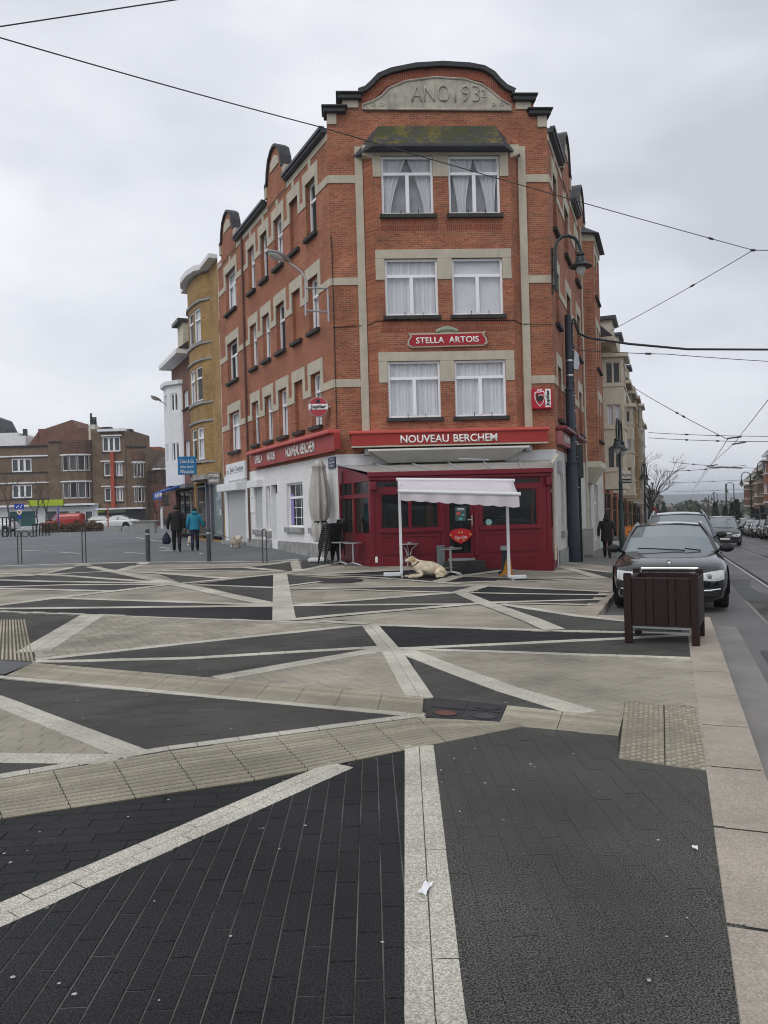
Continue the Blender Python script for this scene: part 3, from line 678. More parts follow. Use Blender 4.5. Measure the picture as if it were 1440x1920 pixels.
for pts, w_ in [
    ([(67, 1079), (155, 1058.5)], 0.30), ([(155, 1058.5), (322, 1094), (517, 1136)], 0.34), ([(222, 1071), (272, 1055)], 0.40),
    ([(-400, 1184), (0, 1135), (110, 1121), (322, 1096), (517, 1077), (562, 1071), (622, 1058)], 0.30),
    ([(-300, 1092), (0, 1081), (67, 1079)], 0.3), ([(0, 1075), (65, 1079)], 0.25), ([(65, 1078.5), (215, 1071)], 0.25), ([(85, 1077), (200, 1085.5), (322, 1094)], 0.28),
    ([(-300, 1082), (0, 1088), (100, 1091), (318, 1094)], 0.28), ([(-300, 1112), (0, 1101), (125, 1097), (318, 1096)], 0.28), ([(-300, 1098), (0, 1104), (212, 1109)], 0.26),
    ([(110, 1122), (360, 1130), (517, 1136)], 0.24), ([(-400, 1145), (0, 1142), (517, 1137)], 0.24),
    ([(525, 1075), (533, 1165)], 0.36), ([(370, 1097), (517, 1102.5), (560, 1104)], 0.2), ([(517, 1102), (600, 1091)], 0.2),
    ([(300, 1068.5), (455, 1064), (520, 1057), (547, 1051.5)], 0.3), ([(455, 1064), (530, 1071)], 0.3), ([(300, 1070.5), (530, 1072)], 0.3), ([(240, 1073), (300, 1075), (425, 1085)], 0.3),
    ([(551, 1051), (558, 1071)], 0.28), ([(270, 1054.5), (500, 1053), (560, 1049)], 0.25), ([(0, 1062), (155, 1057), (270, 1054.5)], 0.25),
    ([(535, 1076), (640, 1081), (815, 1092), (905, 1098.5), (1145, 1110)], 0.24), ([(560, 1078.5), (670, 1074), (765, 1069)], 0.2), ([(560, 1078), (720, 1079.5)], 0.14),
    ([(820, 1092), (860, 1080.5)], 0.34), ([(560, 1104), (715, 1101.5), (890, 1099.5)], 0.2), ([(560, 1104), (710, 1108), (862, 1112)], 0.2),
    ([(547, 1136.5), (870, 1133.5)], 0.22), ([(560, 1135), (700, 1124), (862, 1111.5)], 0.22), ([(547, 1163), (677, 1151), (785, 1142), (900, 1132)], 0.24),
    ([(860, 1112), (905, 1099.5)], 0.32), ([(864, 1112), (907, 1130.5), (1040, 1182)], 0.30),
    ([(840, 1094), (915, 1091), (1115, 1085), (1147, 1085)], 0.22), ([(860, 1081), (1115, 1084)], 0.16), ([(866, 1081), (995, 1063.5)], 0.24), ([(1052, 1062), (1130, 1085)], 0.34), ([(1055, 1062), (1147, 1074)], 0.24),
    ([(882, 1112), (1139, 1116.5)], 0.2), ([(915, 1130.5), (1126, 1125)], 0.2), ([(915, 1131), (1111, 1135)], 0.18), ([(938, 1133.5), (1082, 1156), (1172, 1165.5), (1293, 1177)], 0.2),
    ([(600, 1166), (690, 1171)], 0.2)]:
    band(pts, w_, 1, near=False)
# --- inspection cover, dark disc, gum, litter
def cover(corners, name, label, z=0.004):
    A, B, C, D = [w2(p) for p in corners]; c = (A + B + C + D) / 4
    t = thing(name, label, 'manhole cover', (c.x, c.y, 0)); I = Matrix.Identity(4)
    mb = MB(); stone_box(mb, A, B, C, D, z - 0.003, -0.03, 0.004); mb.build('frame', MATS['cast_iron'], t, I)
    f = lambda u, v: (A + (B - A) * u) * (1 - v) + (D + (C - D) * u) * v
    for i in range(2):
        for j in range(2):
            mb = MB(); q = [f(i / 2 + 0.02, j / 2 + 0.03), f((i + 1) / 2 - 0.02, j / 2 + 0.03), f((i + 1) / 2 - 0.02, (j + 1) / 2 - 0.03), f(i / 2 + 0.02, (j + 1) / 2 - 0.03)]
            stone_box(mb, *q, z + 0.003 + 0.002 * ((i + j) % 2), -0.02, 0.003); pl = mb.build('lid', MATS['cast_iron'], t, I)
            if (i, j) != (0, 1):
                cc = f(i / 2 + 0.27, j / 2 + 0.25); e1 = (f(i / 2 + 0.47, j / 2 + 0.25) - cc) * 0.85; e2 = (f(i / 2 + 0.27, j / 2 + 0.46) - cc) * 0.8; vs_ = []
                n = 24; zt = z + 0.005 + 0.002 * ((i + j) % 2)
                for rr, zz in ((1.0, -0.004), (1.0, 0.004), (0.84, 0.004), (0.82, -0.0005)):
                    vs_ += [(*(cc + e1 * rr * math.cos(6.2832 * k / n) + e2 * rr * math.sin(6.2832 * k / n)), zt + zz) for k in range(n)]
                mb = MB(); mb.add(vs_, [(a * n + k, a * n + (k + 1) % n, (a + 1) * n + (k + 1) % n, (a + 1) * n + k) for a in range(3) for k in range(n)]); mb.add([vs_[3 * n + k] for k in range(n)], [tuple(range(n))], 1)
                mb.build('ring', [MATS['cast_iron'], MATS['cast_rust' if (i, j) == (0, 0) else 'gutter' if j == 0 else 'cast_iron']], pl, I)
    return t
cover([(792, 1344), (938, 1357), (952, 1322), (815, 1311)], 'manhole_cover', 'square cast iron cover with four lids where the ribbed strips meet')
A_ = [w2(p) for p in [(-60, 1262), (8, 1265), (64, 1243), (-50, 1235)]]
mb = MB(); stone_box(mb, *A_, 0.006, -0.03, 0.004); mb.build('dark_slab', MATS['cast_iron'], None, label='flat dark metal plate at the left end of the ribbed strip', cat='metal plate')
c_ = G(631, 1089); mb = MB(); mb.lathe([(0.62, -0.02), (0.62, 0.006), (0.58, 0.009), (0.0, 0.009)], (c_.x, c_.y, c_.z), 28)  # plain flat disc for a dark oval in the paving
mb.build('dark_disc', MATS['cast_iron'], None, label='flat round dark disc in the pale paving before the parasol', cat='drain cover')
def scrap(name, x, y, w_, h_, label, mat='paper'):
    q = G(x, y); mb = MB(); n = 5; vs_ = []
    for i in range(n):
        for j in range(3): vs_.append(((i / (n - 1) - 0.5) * w_, (j / 2 - 0.5) * h_, 0.006 + 0.012 * abs(math.sin(i * 2.1 + j))))
    mb.add(vs_, [(i * 3 + j, (i + 1) * 3 + j, (i + 1) * 3 + j + 1, i * 3 + j + 1) for i in range(n - 1) for j in range(2)])
    mb.build(name, MATS[mat], None, Matrix.Translation(q + Vector((0, 0, 0.004))) @ Matrix.Rotation(R(70), 4, 'Z'), label=label, cat='litter')
scrap('paper_scrap', 798, 1671, 0.11, 0.035, 'crumpled white tissue on the pale double paver band')
scrap('paper_scrap', 1303, 1595, 0.03, 0.025, 'tiny white scrap on grey pavers near the granite kerb')
mb = MB()
for _ in range(150):
    X, Y = random.uniform(-3.2, 2.2), random.uniform(2.0, 9.0)
    if Y * 0.3714 + 0.15 < X: continue
    r_ = random.uniform(0.004, 0.011); n = 7
    mb.poly([(X + r_ * random.uniform(0.7, 1.2) * math.cos(6.283 * k / n), Y + r_ * random.uniform(0.7, 1.2) * math.sin(6.283 * k / n), 0.0065) for k in range(n)])
mb.build('chewing_gum', mk('gum', (0.42, 0.42, 0.41), 0.8, 0.2, 9), None, label='pale flecks of trodden chewing gum and grit on the paving', cat='litter', kind='stuff')
# --- white lines on the square
for a, b in [((40, 1032), (92, 1034)), ((110, 1035), (150, 1038)), ((235, 1036), (272, 1038)), ((255, 1008), (330, 1020)), ((300, 1032), (345, 1034)), ((380, 1038), (300, 1026))]:
    p, q = G(*a), G(*b); d = (q - p).normalized(); n = Vector((-d.y, d.x, 0)) * 0.07; mb = MB()
    mb.poly([(v.x, v.y, g(v.x, v.y) + 0.004) for v in (p - n, q - n, q + n, p + n)]); mb.build('painted_line', MATS['road_paint'], bpy.data.objects['town_square'])
# ================================================================== CORNER BUILDING
_q = P(629, 820, 25.0); CL = Vector((_q.x, _q.y)); FA = R(3.1)
FR = Frame((CL.x, CL.y, 0), (math.cos(FA), math.sin(FA)))
WF = FR.px(1042, 840)[0]; CRp = FR.w(WF, 0, 0); CR = Vector((CRp.x, CRp.y))
LF = Frame((CL.x, CL.y, 0), -DL); RF = Frame((CR.x, CR.y, 0), DR)
OB = 0.35
def fz(x, y, o=0.0): return FR.px(x, y, o)[1]
def fx(x, y, o=0.0): return FR.px(x, y, o)[0]
ROWS = [(fz(763, 402, OB), fz(763, 292, OB)), (fz(771, 592, OB), fz(771, 485, OB)), (fz(777, 783, OB), fz(777, 677, OB))]     # top floor first
BAND = [(fz(640, 343.5), fz(640, 329)), (fz(645, 535), fz(645, 521)), (fz(650, 726), fz(650, 711))]
HW = fz(650, 852)            # top of the white ground floor
HC = fz(613, 244)            # eaves
CB = thing('corner_building', 'four-storey red brick corner building with stepped gable and stone bands', 'building', M=FR.M)
HS = fz(835, 800)            # top of the shop sign
# --- front wall with its gable
_arch = [(674, 177), (688, 172), (700, 161), (712, 148), (735, 138.5), (780, 129.5), (830, 126.5), (880, 129.5), (906, 134.5), (922, 144), (933, 157), (946, 169), (963, 177)]
_out = [(612, 244), (612, 214), (640, 214), (640, 190), (674, 190)] + _arch + [(964, 191), (1000, 193), (1000, 217), (1027, 219), (1027, 246)]
out = [FR.px(*p) for p in _out]; out[0] = (0.0, HC); out[-1] = (WF, HC)
for i in (1,): out[i] = (0.0, out[i][1])
out[-2] = (WF, out[-2][1])
mb = MB(); wall_holes(mb, 0, WF, HW, HC, [])
k_ = len(out); mb.xz(out, 0.0, 0.34)
mb.build('gable_wall', MATS['red_brick'], CB, FR.M)
mb = MB(); wall_holes(mb, 0, WF, -0.8, HW - 0.003, []); mb.box(-0.02, WF + 0.02, -0.02, 0.2, HW - 0.05, HW, 0); mb.build('ground_floor_wall', MATS['white_paint'], CB, FR.M)
# coping of the gable
arch = [FR.px(*p) for p in _arch]; mb = MB(); nrm = []
for i in range(len(arch)):
    a, b = arch[max(0, i - 1)], arch[min(len(arch) - 1, i + 1)]; d = Vector((b[0] - a[0], b[1] - a[1])).normalized(); nrm.append(Vector((-d.y, d.x)))
for i in range(len(arch) - 1):
    p, q = Vector(arch[i]), Vector(arch[i + 1]); n0, n1 = nrm[i], nrm[i + 1]
    mb.xz([p - n0 * 0.02, q - n1 * 0.02, q + n1 * 0.13, p + n0 * 0.13], -0.16, 0.42)
mb.build('coping', MATS['coping'], CB, FR.M)
for (x0, x1, y0, y1) in [(606, 648, 202, 214), (633, 677, 177, 189), (960, 1003, 180, 192), (990, 1031, 207, 218)]:
    a, z1 = FR.px(x0, y0); b, z0 = FR.px(x1, y1); z0 = FR.px(x0, y1)[1]; mb = MB(); mb.box(a, b, -0.18, 0.44, z0, z0 + (z1 - z0) * 0.7); mb.box(a - 0.06, b + 0.06, -0.24, 0.5, z0 + (z1 - z0) * 0.7, z1)
    mb.build('coping', MATS['coping'], CB, FR.M, bevel=0.02)
for (x0, x1, y0, y1) in [(613, 631, 214, 234), (642, 672, 189, 203), (966, 995, 192, 206), (1007, 1025, 218, 239)]:
    a, z1 = FR.px(x0, y0); b, z0 = FR.px(x1, y1); mb = MB(); mb.box(max(a, 0.0), min(b, WF), -0.05, 0.05, z0, z1); mb.build('stone_block', MATS['stone'], CB, FR.M, bevel=0.01)
# soldier course under the arch and the carved stone
inner = [Vector(p) - n * 0.34 for p, n in zip(arch, nrm)]; mb = MB()
for i in range(len(arch) - 1):
    p, q = Vector(arch[i]) - nrm[i] * 0.03, Vector(arch[i + 1]) - nrm[i + 1] * 0.03; mb.xz([inner[i], inner[i + 1], q, p], -0.035, 0.02)
mb.build('soldier_course', MATS['red_soldier'], CB, FR.M)
ty = [FR.px(*p) for p in [(680, 206), (680, 198), (700, 191), (716, 181), (729, 167), (760, 154), (815, 146.5), (870, 150), (905, 161), (925, 176), (940, 189), (957, 198), (958, 208)]]
mb = MB(); mb.xz(ty[::-1], -0.05, 0.02); tym = mb.build('carved_stone', MATS['tympanum_stone'], CB, FR.M, bevel=0.015)
mb = MB(); mb.tube([(p[0], -0.055, p[1]) for p in ty + ty[:1]], 0.035, 6); mb.build('moulding', MATS['tympanum_stone'], tym, FR.M)
a0, z0 = FR.px(771, 194); a1, z1 = FR.px(898, 160)
for s_, f0, f1 in (('ANO', 0.0, 0.56), ('193', 0.63, 1.0)): text(s_, tym, FR.M, a0 + (a1 - a0) * (f0 + f1) / 2, (z0 + z1) / 2, -0.045, 'tympanum_stone', width=(a1 - a0) * (f1 - f0), height=(z1 - z0) * 0.92, extrude=0.035, bold=-0.012)
a0, z0 = FR.px(906, 177); text('2', tym, FR.M, a0, z0, -0.045, 'tympanum_stone', height=0.24, extrude=0.03, bold=-0.012)
for px_ in (700, 716, 940, 925):
    a0, z0 = FR.px(px_, 197); mb = MB()
    for k in range(5): mb.ball((a0 + 0.05 * math.cos(k * 1.3), -0.055, z0 + 0.05 * math.sin(k * 1.3)), (0.035, 0.02, 0.035), 8, 5)
    mb.build('rosette', MATS['tympanum_stone'], tym, FR.M, smooth=True)
# --- projecting bay on the front
bx0, bx1 = fx(699, 330, OB), fx(957, 330, OB); cx0, cx1 = fx(679, 330), fx(969, 330)
HB1 = fz(835, 262, OB); mbw = MB(); holes = []
cols = [[(715, 812), (841, 937)], [(722, 821), (848, 943)], [(728, 826), (853, 949)]]
for r_, (z0, z1) in enumerate(ROWS):
    for c_ in range(2):
        ym = (292 + 402) / 2 + r_ * 191; holes.append((fx(cols[r_][c_][0], ym, OB), fx(cols[r_][c_][1], ym, OB), z0, z1))
BM = FR.M @ Matrix.Translation((0, -OB, 0))
wall_holes(mbw, bx0, bx1, HS - 0.3, HB1, holes, 0, 0.14)
mbw.poly([(cx0, OB, HS - 0.3), (bx0, 0, HS - 0.3), (bx0, 0, HB1), (cx0, OB, HB1)]); mbw.poly([(bx1, 0, HS - 0.3), (cx1, OB, HS - 0.3), (cx1, OB, HB1), (bx1, 0, HB1)])
mbw.build('bay_wall', MATS['red_brick'], CB, BM)
mb = MB(); mb.poly([(bx0 + 0.02, OB - 0.02, HS), (bx1 - 0.02, OB - 0.02, HS), (bx1 - 0.02, OB - 0.02, HB1), (bx0 + 0.02, OB - 0.02, HB1)]); mb.build('interior', mk('bay_room', (0.42, 0.43, 0.44), 0.9, 0.2, 2), CB, BM)
cur = ['tied', 'tied2', 'full', 'flat', 'full', 'full']
for i, h in enumerate(holes):
    window(CB, BM, h[0], h[1], h[2], h[3], y=0.06, style='t', sill='dark_stone', curtain=cur[i], sill_h=0.13, sill_o=0.10, split=0.30)
    # little metal hooks that hold the flower box
    w_ = bpy.data.objects[[o.name for o in CB.children if o.name.startswith('window')][-1]]
    for k in (0.36, 0.70):
        mb = MB(); xh = h[0] + (h[1] - h[0]) * k; mb.tube([(xh, 0.02, h[2] + 0.12), (xh, -0.09, h[2] + 0.10), (xh, -0.10, h[2] - 0.02)], 0.012, 5)
        mb.build('hook', MATS['black_plastic'], w_, BM)
# stone lintels with their drops, soldier panels under the sills
for r_, (z0, z1) in enumerate(ROWS):
    hl, hr = holes[2 * r_], holes[2 * r_ + 1]; zt = z1 + (0.29 if r_ else 0.33); zd = z1 - 0.68; a, b = hl[0] - 0.29, hr[1] + 0.29
    a = max(a, bx0 + 0.0); b = min(b, bx1)
    mb = MB(); mb.box(a, b, -0.035, 0.05, z1, zt)
    for p, q in ((a, hl[0]), (hl[1], hr[0]), (hr[1], b)): mb.box(p, q, -0.033, 0.05, zd, z1 - 0.004)
    mb.build('stone_lintel', MATS['stone'], CB, BM, bevel=0.008)
    if r_ < 2:
        mb = MB(); zb = z0 - 0.16
        for p, q in ([(hl[0] - 0.05, hl[1] + 0.12), (hr[0] - 0.12, hr[1] + 0.05)] if r_ == 0 else [(a + 0.15, b - 0.15)]): mb.box(p, q, -0.008, 0.02, zb - 0.36, zb)
        mb.build('soldier_panel', MATS['red_soldier'], CB, BM)
# stone corner strips beside the bay, bands to the corners
for x0, x1 in ((664.5, 679), (969.5, 984)):
    mb = MB(); a, b = fx(x0, 290), fx(x1, 290); mb.box(a, b, -0.07, 0.02, HS - 0.25, fz(835, 276)); mb.build('stone_strip', MATS['stone'], CB, FR.M, bevel=0.008)
for z0, z1 in BAND:
    mb = MB(); mb.box(0.0, fx(664.5, 290) - 0.003, -0.03, 0.02, z0, z1); mb.build('stone_band', MATS['stone'], CB, FR.M)
    mb = MB(); mb.box(fx(984, 290) + 0.003, WF, -0.03, 0.02, z0, z1); mb.build('stone_band', MATS['stone'], CB, FR.M)
# little stone cheeks under the canopy roof
for a, b, s_ in ((cx0, bx0, 1), (bx1, cx1, -1)):
    mb = MB(); z1 = fz(835, 272, OB); mb.xz([(a, z1 - 0.30), (b, z1 - 0.42 if s_ > 0 else z1 - 0.30), (b, z1), (a, z1)] if s_ > 0 else [(a, z1 - 0.42), (b, z1 - 0.30), (b, z1), (a, z1)], -0.03, 0.3); mb.build('stone_cheek', MATS['stone'], CB, BM)
# mossy hipped canopy roof over the bay
def moss_mat():
    m = mk('mossy_slate', (0.055, 0.055, 0.05), 0.85, 0.35, 6, bump=0.7, bs=18); nt = m.node_tree; N = nt.nodes; L = nt.links; b = N['Principled BSDF']; src = b.inputs['Base Color'].links[0].from_socket
    tc = N['Texture Coordinate']; n = N.new('ShaderNodeTexNoise'); n.inputs['Scale'].default_value = 2.6; n.inputs['Detail'].default_value = 9; n.inputs['Roughness'].default_value = 0.72; L.new(tc.outputs['Object'], n.inputs['Vector'])
    r = N.new('ShaderNodeMapRange'); r.inputs['From Min'].default_value = 0.45; r.inputs['From Max'].default_value = 0.56; L.new(n.outputs['Fac'], r.inputs['Value'])
    n2 = N.new('ShaderNodeTexNoise'); n2.inputs['Scale'].default_value = 1.3; L.new(tc.outputs['Object'], n2.inputs['Vector'])
    r2 = N.new('ShaderNodeMapRange'); r2.inputs['From Min'].default_value = 0.42; r2.inputs['From Max'].default_value = 0.58; L.new(n2.outputs['Fac'], r2.inputs['Value'])
    c = N.new('ShaderNodeMix'); c.data_type = 'RGBA'; c.inputs['A'].default_value = (0.20, 0.155, 0.02, 1); c.inputs['B'].default_value = (0.055, 0.062, 0.02, 1); L.new(r2.outputs['Result'], c.inputs['Factor'])
    x = N.new('ShaderNodeMix'); x.data_type = 'RGBA'; L.new(r.outputs['Result'], x.inputs['Factor']); L.new(src, x.inputs['A']); L.new(c.outputs['Result'], x.inputs['B']); L.new(x.outputs['Result'], b.inputs['Base Color'])
moss_mat()
zb, zt_ = fz(820, 270, 0.75), fz(820, 237); e0, e1 = fx(662, 272), fx(977, 276); f0, f1 = fx(698, 266, 0.8), fx(945, 268, 0.8); t0_, t1_ = fx(708, 237), fx(928, 237)
mb = MB(); top = [(t0_, -0.02, zt_), (t1_, -0.02, zt_)]; eav = [(e0, -0.02, zb - 0.02), (f0, -0.80, zb), (f1, -0.80, zb), (e1, -0.02, zb - 0.02)]
mb.poly([eav[1], eav[2], top[1], top[0]], 1); mb.poly([eav[0], eav[1], top[0]]); mb.poly([eav[2], eav[3], top[1]])
cr_ = mb.build('canopy_roof', [MATS['slate_roof'], MATS['mossy_slate']], CB, FR.M)
mb = MB(); lo = [(p[0], p[1], p[2] - 0.08) for p in eav]
for i in range(3): mb.poly([lo[i], lo[i + 1], eav[i + 1], eav[i]])
mb.poly(lo[::-1]); mb.build('gutter', MATS['gutter'], cr_, FR.M)
# --- side facades
def side_window(M, a0, a1, z0, z1, sgn, niche=False, cur=None, style='1'):
    """one brick-framed window of a street side with stone surround"""
    if not niche: window(CB, M, a0, a1, z0, z1, y=0.16, style=style, sill='dark_stone', curtain=cur, sill_h=0.13, sill_o=0.14)
    else:
        mb = MB(); mb.poly([(a0, 0.12, z0), (a1, 0.12, z0), (a1, 0.12, z1), (a0, 0.12, z1)]); mb.build('blind_niche', MATS['red_brick'], CB, M)
        mb = MB(); mb.box(a0 - 0.08, a1 + 0.08, -0.14, 0.1, z0 - 0.13, z0 - 0.004); mb.build('sill', MATS['dark_stone'], CB, M, bevel=0.012)
def side_facade(FRM, spans, x_lo, x_hi, niche_i=(), wide_i=(), top_extra=True):
    hs = []
    for r_, (z0, z1) in enumerate(ROWS):
        for i, (a0, a1) in enumerate(spans): hs.append((a0, a1, z0, z1, 0.12 if i in niche_i else 0.22))
    mb = MB(); wall_holes(mb, x_lo, x_hi, HW, HC, hs); mb.build('brick_wall', MATS['red_brick'], CB, FRM.M)
    for r_, (z0, z1) in enumerate(ROWS):
        b0, b1 = BAND[r_]; last = None
        for i, (a0, a1) in enumerate(spans):
            side_window(FRM.M, a0, a1, z0, z1, 1, i in niche_i, cur=('full' if (i + r_) % 3 else None), style='t' if i in wide_i else '1')
            s_ = 0.24; mb = MB(); mb.box(a0 - s_, a1 + s_, -0.032, 0.05, z1, z1 + 0.42); mb.box(a0 - s_, a0, -0.03, 0.05, b0, z1 - 0.003); mb.box(a1, a1 + s_, -0.03, 0.05, b0, z1 - 0.003)
            if r_ == 0 and top_extra:
                m = (a0 + a1) / 2; mb.box(m - 0.12, m + 0.12, -0.03, 0.03, z1 + 0.423, HC - 0.3)
            mb.build('stone_surround', MATS['stone'], CB, FRM.M, bevel=0.006)
        ed = sorted(spans); gaps = [(x_lo, ed[0][0] - 0.243)] + [(ed[i][1] + 0.243, ed[i + 1][0] - 0.243) for i in range(len(ed) - 1)] + [(ed[-1][1] + 0.243, x_hi)]
        for p, q in gaps:
            if q - p > 0.05: mb = MB(); mb.box(p, q, -0.029, 0.02, b0, b1); mb.build('stone_band', MATS['stone'], CB, FRM.M)
    mb = MB(); mb.box(x_lo, x_hi, -0.028, 0.03, HC - 0.34, HC - 0.12); mb.build('stone_band', MATS['stone'], CB, FRM.M)
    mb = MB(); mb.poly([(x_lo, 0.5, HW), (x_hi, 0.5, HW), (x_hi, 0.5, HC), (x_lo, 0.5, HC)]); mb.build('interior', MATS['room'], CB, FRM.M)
def eaves(FRM, x0, x1):
    mb = MB(); mb.box(x0, x1, -0.20, 0.3, HC - 0.10, HC + 0.06); mb.box(x0, x1, -0.26, -0.08, HC - 0.01, HC + 0.11); mb.build('eaves_gutter', MATS['gutter'], CB, FRM.M, bevel=0.02)
def small_gable(FRM, xc, w, h):
    base = HC - 0.3; prof = [(-w / 2, 0), (-w / 2, h * 0.42), (-w * 0.40, h * 0.46), (-w * 0.36, h * 0.66), (-w * 0.27, h * 0.86), (-w * 0.12, h * 0.97), (0, h), (w * 0.12, h * 0.97), (w * 0.27, h * 0.86), (w * 0.36, h * 0.66), (w * 0.40, h * 0.46), (w / 2, h * 0.42), (w / 2, 0)]
    pts = [(xc + p[0], base + p[1]) for p in prof]; mb = MB(); mb.xz(pts[::-1], -0.06, 0.24); ga = mb.build('small_gable', MATS['red_brick'], CB, FRM.M)
    mb = MB(); seq = pts[1:-1]
    for i in range(len(seq) - 1):
        p, q = Vector(seq[i]), Vector(seq[i + 1]); d = (q - p).normalized(); n = Vector((-d.y, d.x)) * 0.10
        mb.xz([p - d * 0.03, q + d * 0.03, q + d * 0.03 + n, p - d * 0.03 + n], -0.15, 0.30)
    mb.build('coping', MATS['coping'], ga, FRM.M)
    mb = MB(); mb.xz([(xc - w * 0.24, base + h * 0.60), (xc + w * 0.24, base + h * 0.60), (xc + w * 0.2, base + h * 0.76), (xc, base + h * 0.86), (xc - w * 0.2, base + h * 0.76)], -0.10, -0.05); mb.build('stone_inset', MATS['stone'], ga, FRM.M)
    for s_ in (-1, 1):
        mb = MB(); mb.box(xc + s_ * w * 0.5 - 0.13, xc + s_ * w * 0.5 + 0.13, -0.12, 0.34, base + h * 0.2, base + h * 0.43); mb.build('stone_block', MATS['stone'], ga, FRM.M, bevel=0.01)
def la(x, y): return LF.px(x, y)[0]
XL = la(414, 700)
spansL = [(la(573.7, 390), la(592.5, 385)), (la(543.5, 420), la(559.5, 410)), (la(514, 460), la(530, 450)), (la(489, 490), la(502, 480)), (la(466, 520), la(478, 510)), (la(424, 570), la(443, 555))]
side_facade(LF, spansL, XL, 0.0, niche_i=(1,), wide_i=(5,))
gx1, gx2 = (spansL[2][0] + spansL[2][1]) / 2, (spansL[5][0] + spansL[5][1]) / 2
small_gable(LF, gx1, 2.2, 1.95); small_gable(LF, gx2 - 0.1, 2.5, 2.0)
eaves(LF, gx1 + 1.2, 0.0); eaves(LF, gx2 + 1.35, gx1 - 1.2)
mb = MB(); xp = la(462.5, 700); mb.tube([(xp, -0.07, 0.4), (xp, -0.07, HC - 0.2)], 0.05, 8); mb.build('drain_pipe', mk('pipe_brown', (0.13, 0.065, 0.05), 0.6), CB, LF.M, smooth=True)
# ground floor of the left side
def lp(x, y): return LF.px(x, y)
def rect(FRM, x0, x1, y0, y1, xr=None):
    """opening from pixels: left/right columns, heights taken at the right-hand edge"""
    a0, a1 = FRM.px(x0, (y0 + y1) / 2)[0], FRM.px(x1, (y0 + y1) / 2)[0]; xm = x1 if xr is None else xr
    return a0, a1, FRM.px(xm, y1)[1], FRM.px(xm, y0)[1]
wg = rect(LF, 538, 568, 903, 989); wg2 = (la(583, 945), la(612, 945), wg[2], wg[3]); dr = rect(LF, 509, 521, 908, 1018); nw = rect(LF, 499, 507, 911, 995); sh = rect(LF, 478, 492, 913, 993); gs = rect(LF, 427, 461, 918, 1016)
dr = (dr[0], dr[1], dr[2], dr[3]); xg = la(464, 950)
mb = MB(); wall_holes(mb, xg, 0.0, -0.8, HW - 0.003, [wg + (0.2,), wg2 + (0.2,), dr + (0.25,), nw + (0.2,), sh + (0.12,)], 0, 0.2); mb.build('ground_floor_wall', MATS['white_brick'], CB, LF.M)
mb = MB(); mb.box(dr[1] + 0.02, -0.01, -0.05, 0.02, -0.8, wg[2] - 0.55); mb.box(xg, dr[0] - 0.02, -0.05, 0.02, -0.8, wg[2] - 0.55); mb.build('plinth', MATS['bluestone'], CB, LF.M)
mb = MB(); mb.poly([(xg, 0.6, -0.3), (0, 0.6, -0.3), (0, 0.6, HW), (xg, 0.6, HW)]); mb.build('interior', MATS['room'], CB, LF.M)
for q in (wg, wg2):
    w_ = window(CB, LF.M, *q, y=0.12, style='1', sill='bluestone', gm='glass_dark', sill_h=0.2, sill_o=0.12); mb = MB()
    n = 3
    for i in range(1, n): x = q[0] + (q[1] - q[0]) * i / n; mb.box(x - 0.012, x + 0.012, 0.15, 0.17, q[2] + 0.06, q[3] - 0.06)
    for t in (0.22, 0.44): z = q[2] + (q[3] - q[2]) * t; mb.box(q[0] + 0.06, q[1] - 0.06, 0.151, 0.169, z - 0.012, z + 0.012)
    mb.build('glazing_bars', MATS['pvc'], w_, LF.M)
mk('purple_poster', (0.30, 0.22, 0.50), 0.6, 0.3, 14)
mb = MB(); mb.box(wg[0] + 0.10, wg[0] + 0.42, 0.135, 0.14, wg[2] + 0.1, wg[2] + 1.25); mb.build('poster', MATS['purple_poster'], bpy.data.objects['corner_building'].children[-2] if False else CB, LF.M)
mb = MB(); mb.box(dr[0], dr[1], 0.2, 0.25, dr[2], dr[3] - 0.35); mb.box(dr[0] + 0.1, dr[1] - 0.1, 0.18, 0.2, dr[2] + 0.25, dr[2] + 0.9); mb.box(dr[0] + 0.1, dr[1] - 0.1, 0.18, 0.2, dr[2] + 1.05, dr[3] - 0.5); d_ = mb.build('door', MATS['white_paint'], CB, LF.M, bevel=0.01)
mb = MB(); mb.poly([(dr[0], 0.22, dr[3] - 0.33), (dr[1], 0.22, dr[3] - 0.33), (dr[1], 0.22, dr[3]), (dr[0], 0.22, dr[3])]); mb.build('fanlight', MATS['glass_dark'], d_, LF.M)
mb = MB(); mb.box(dr[1] - 0.12, dr[1] - 0.04, 0.12, 0.18, dr[2] + 0.95, dr[2] + 1.25); mb.build('letter_box', MATS['black_plastic'], d_, LF.M)
window(CB, LF.M, *nw, y=0.12, style='s', sill='bluestone', gm='glass_dark', sill_h=0.25, sill_o=0.12)
mk('shutter_grey', (0.52, 0.52, 0.53), 0.5, 0.06, 3)
def roller(parent, M, a0, a1, z0, z1, y, pitch=0.075, mat='shutter_grey'):
    n = max(4, int((z1 - z0) / pitch)); root = None
    mb = MB(); mb.box(a0, a0 + 0.05, y - 0.03, y + 0.06, z0, z1); mb.box(a1 - 0.05, a1, y - 0.03, y + 0.06, z0, z1); root = mb.build('roller_shutter', MATS[mat], parent, M)
    sl = MB(); hh = (z1 - z0) / n; sl.xz([(a0 + 0.05, 0.0), (a1 - 0.05, 0.0), (a1 - 0.05, hh * 0.86), (a0 + 0.05, hh * 0.86)], -0.012, 0.02); sl.box(a0 + 0.05, a1 - 0.05, 0.004, 0.02, hh * 0.86, hh)
    me = sl.mesh('slat', MATS[mat])
    for i in range(n): obj_of('slat', me, root, M @ Matrix.Translation((0, y, z0 + i * hh)))
    return root
roller(CB, LF.M, *sh, 0.08)
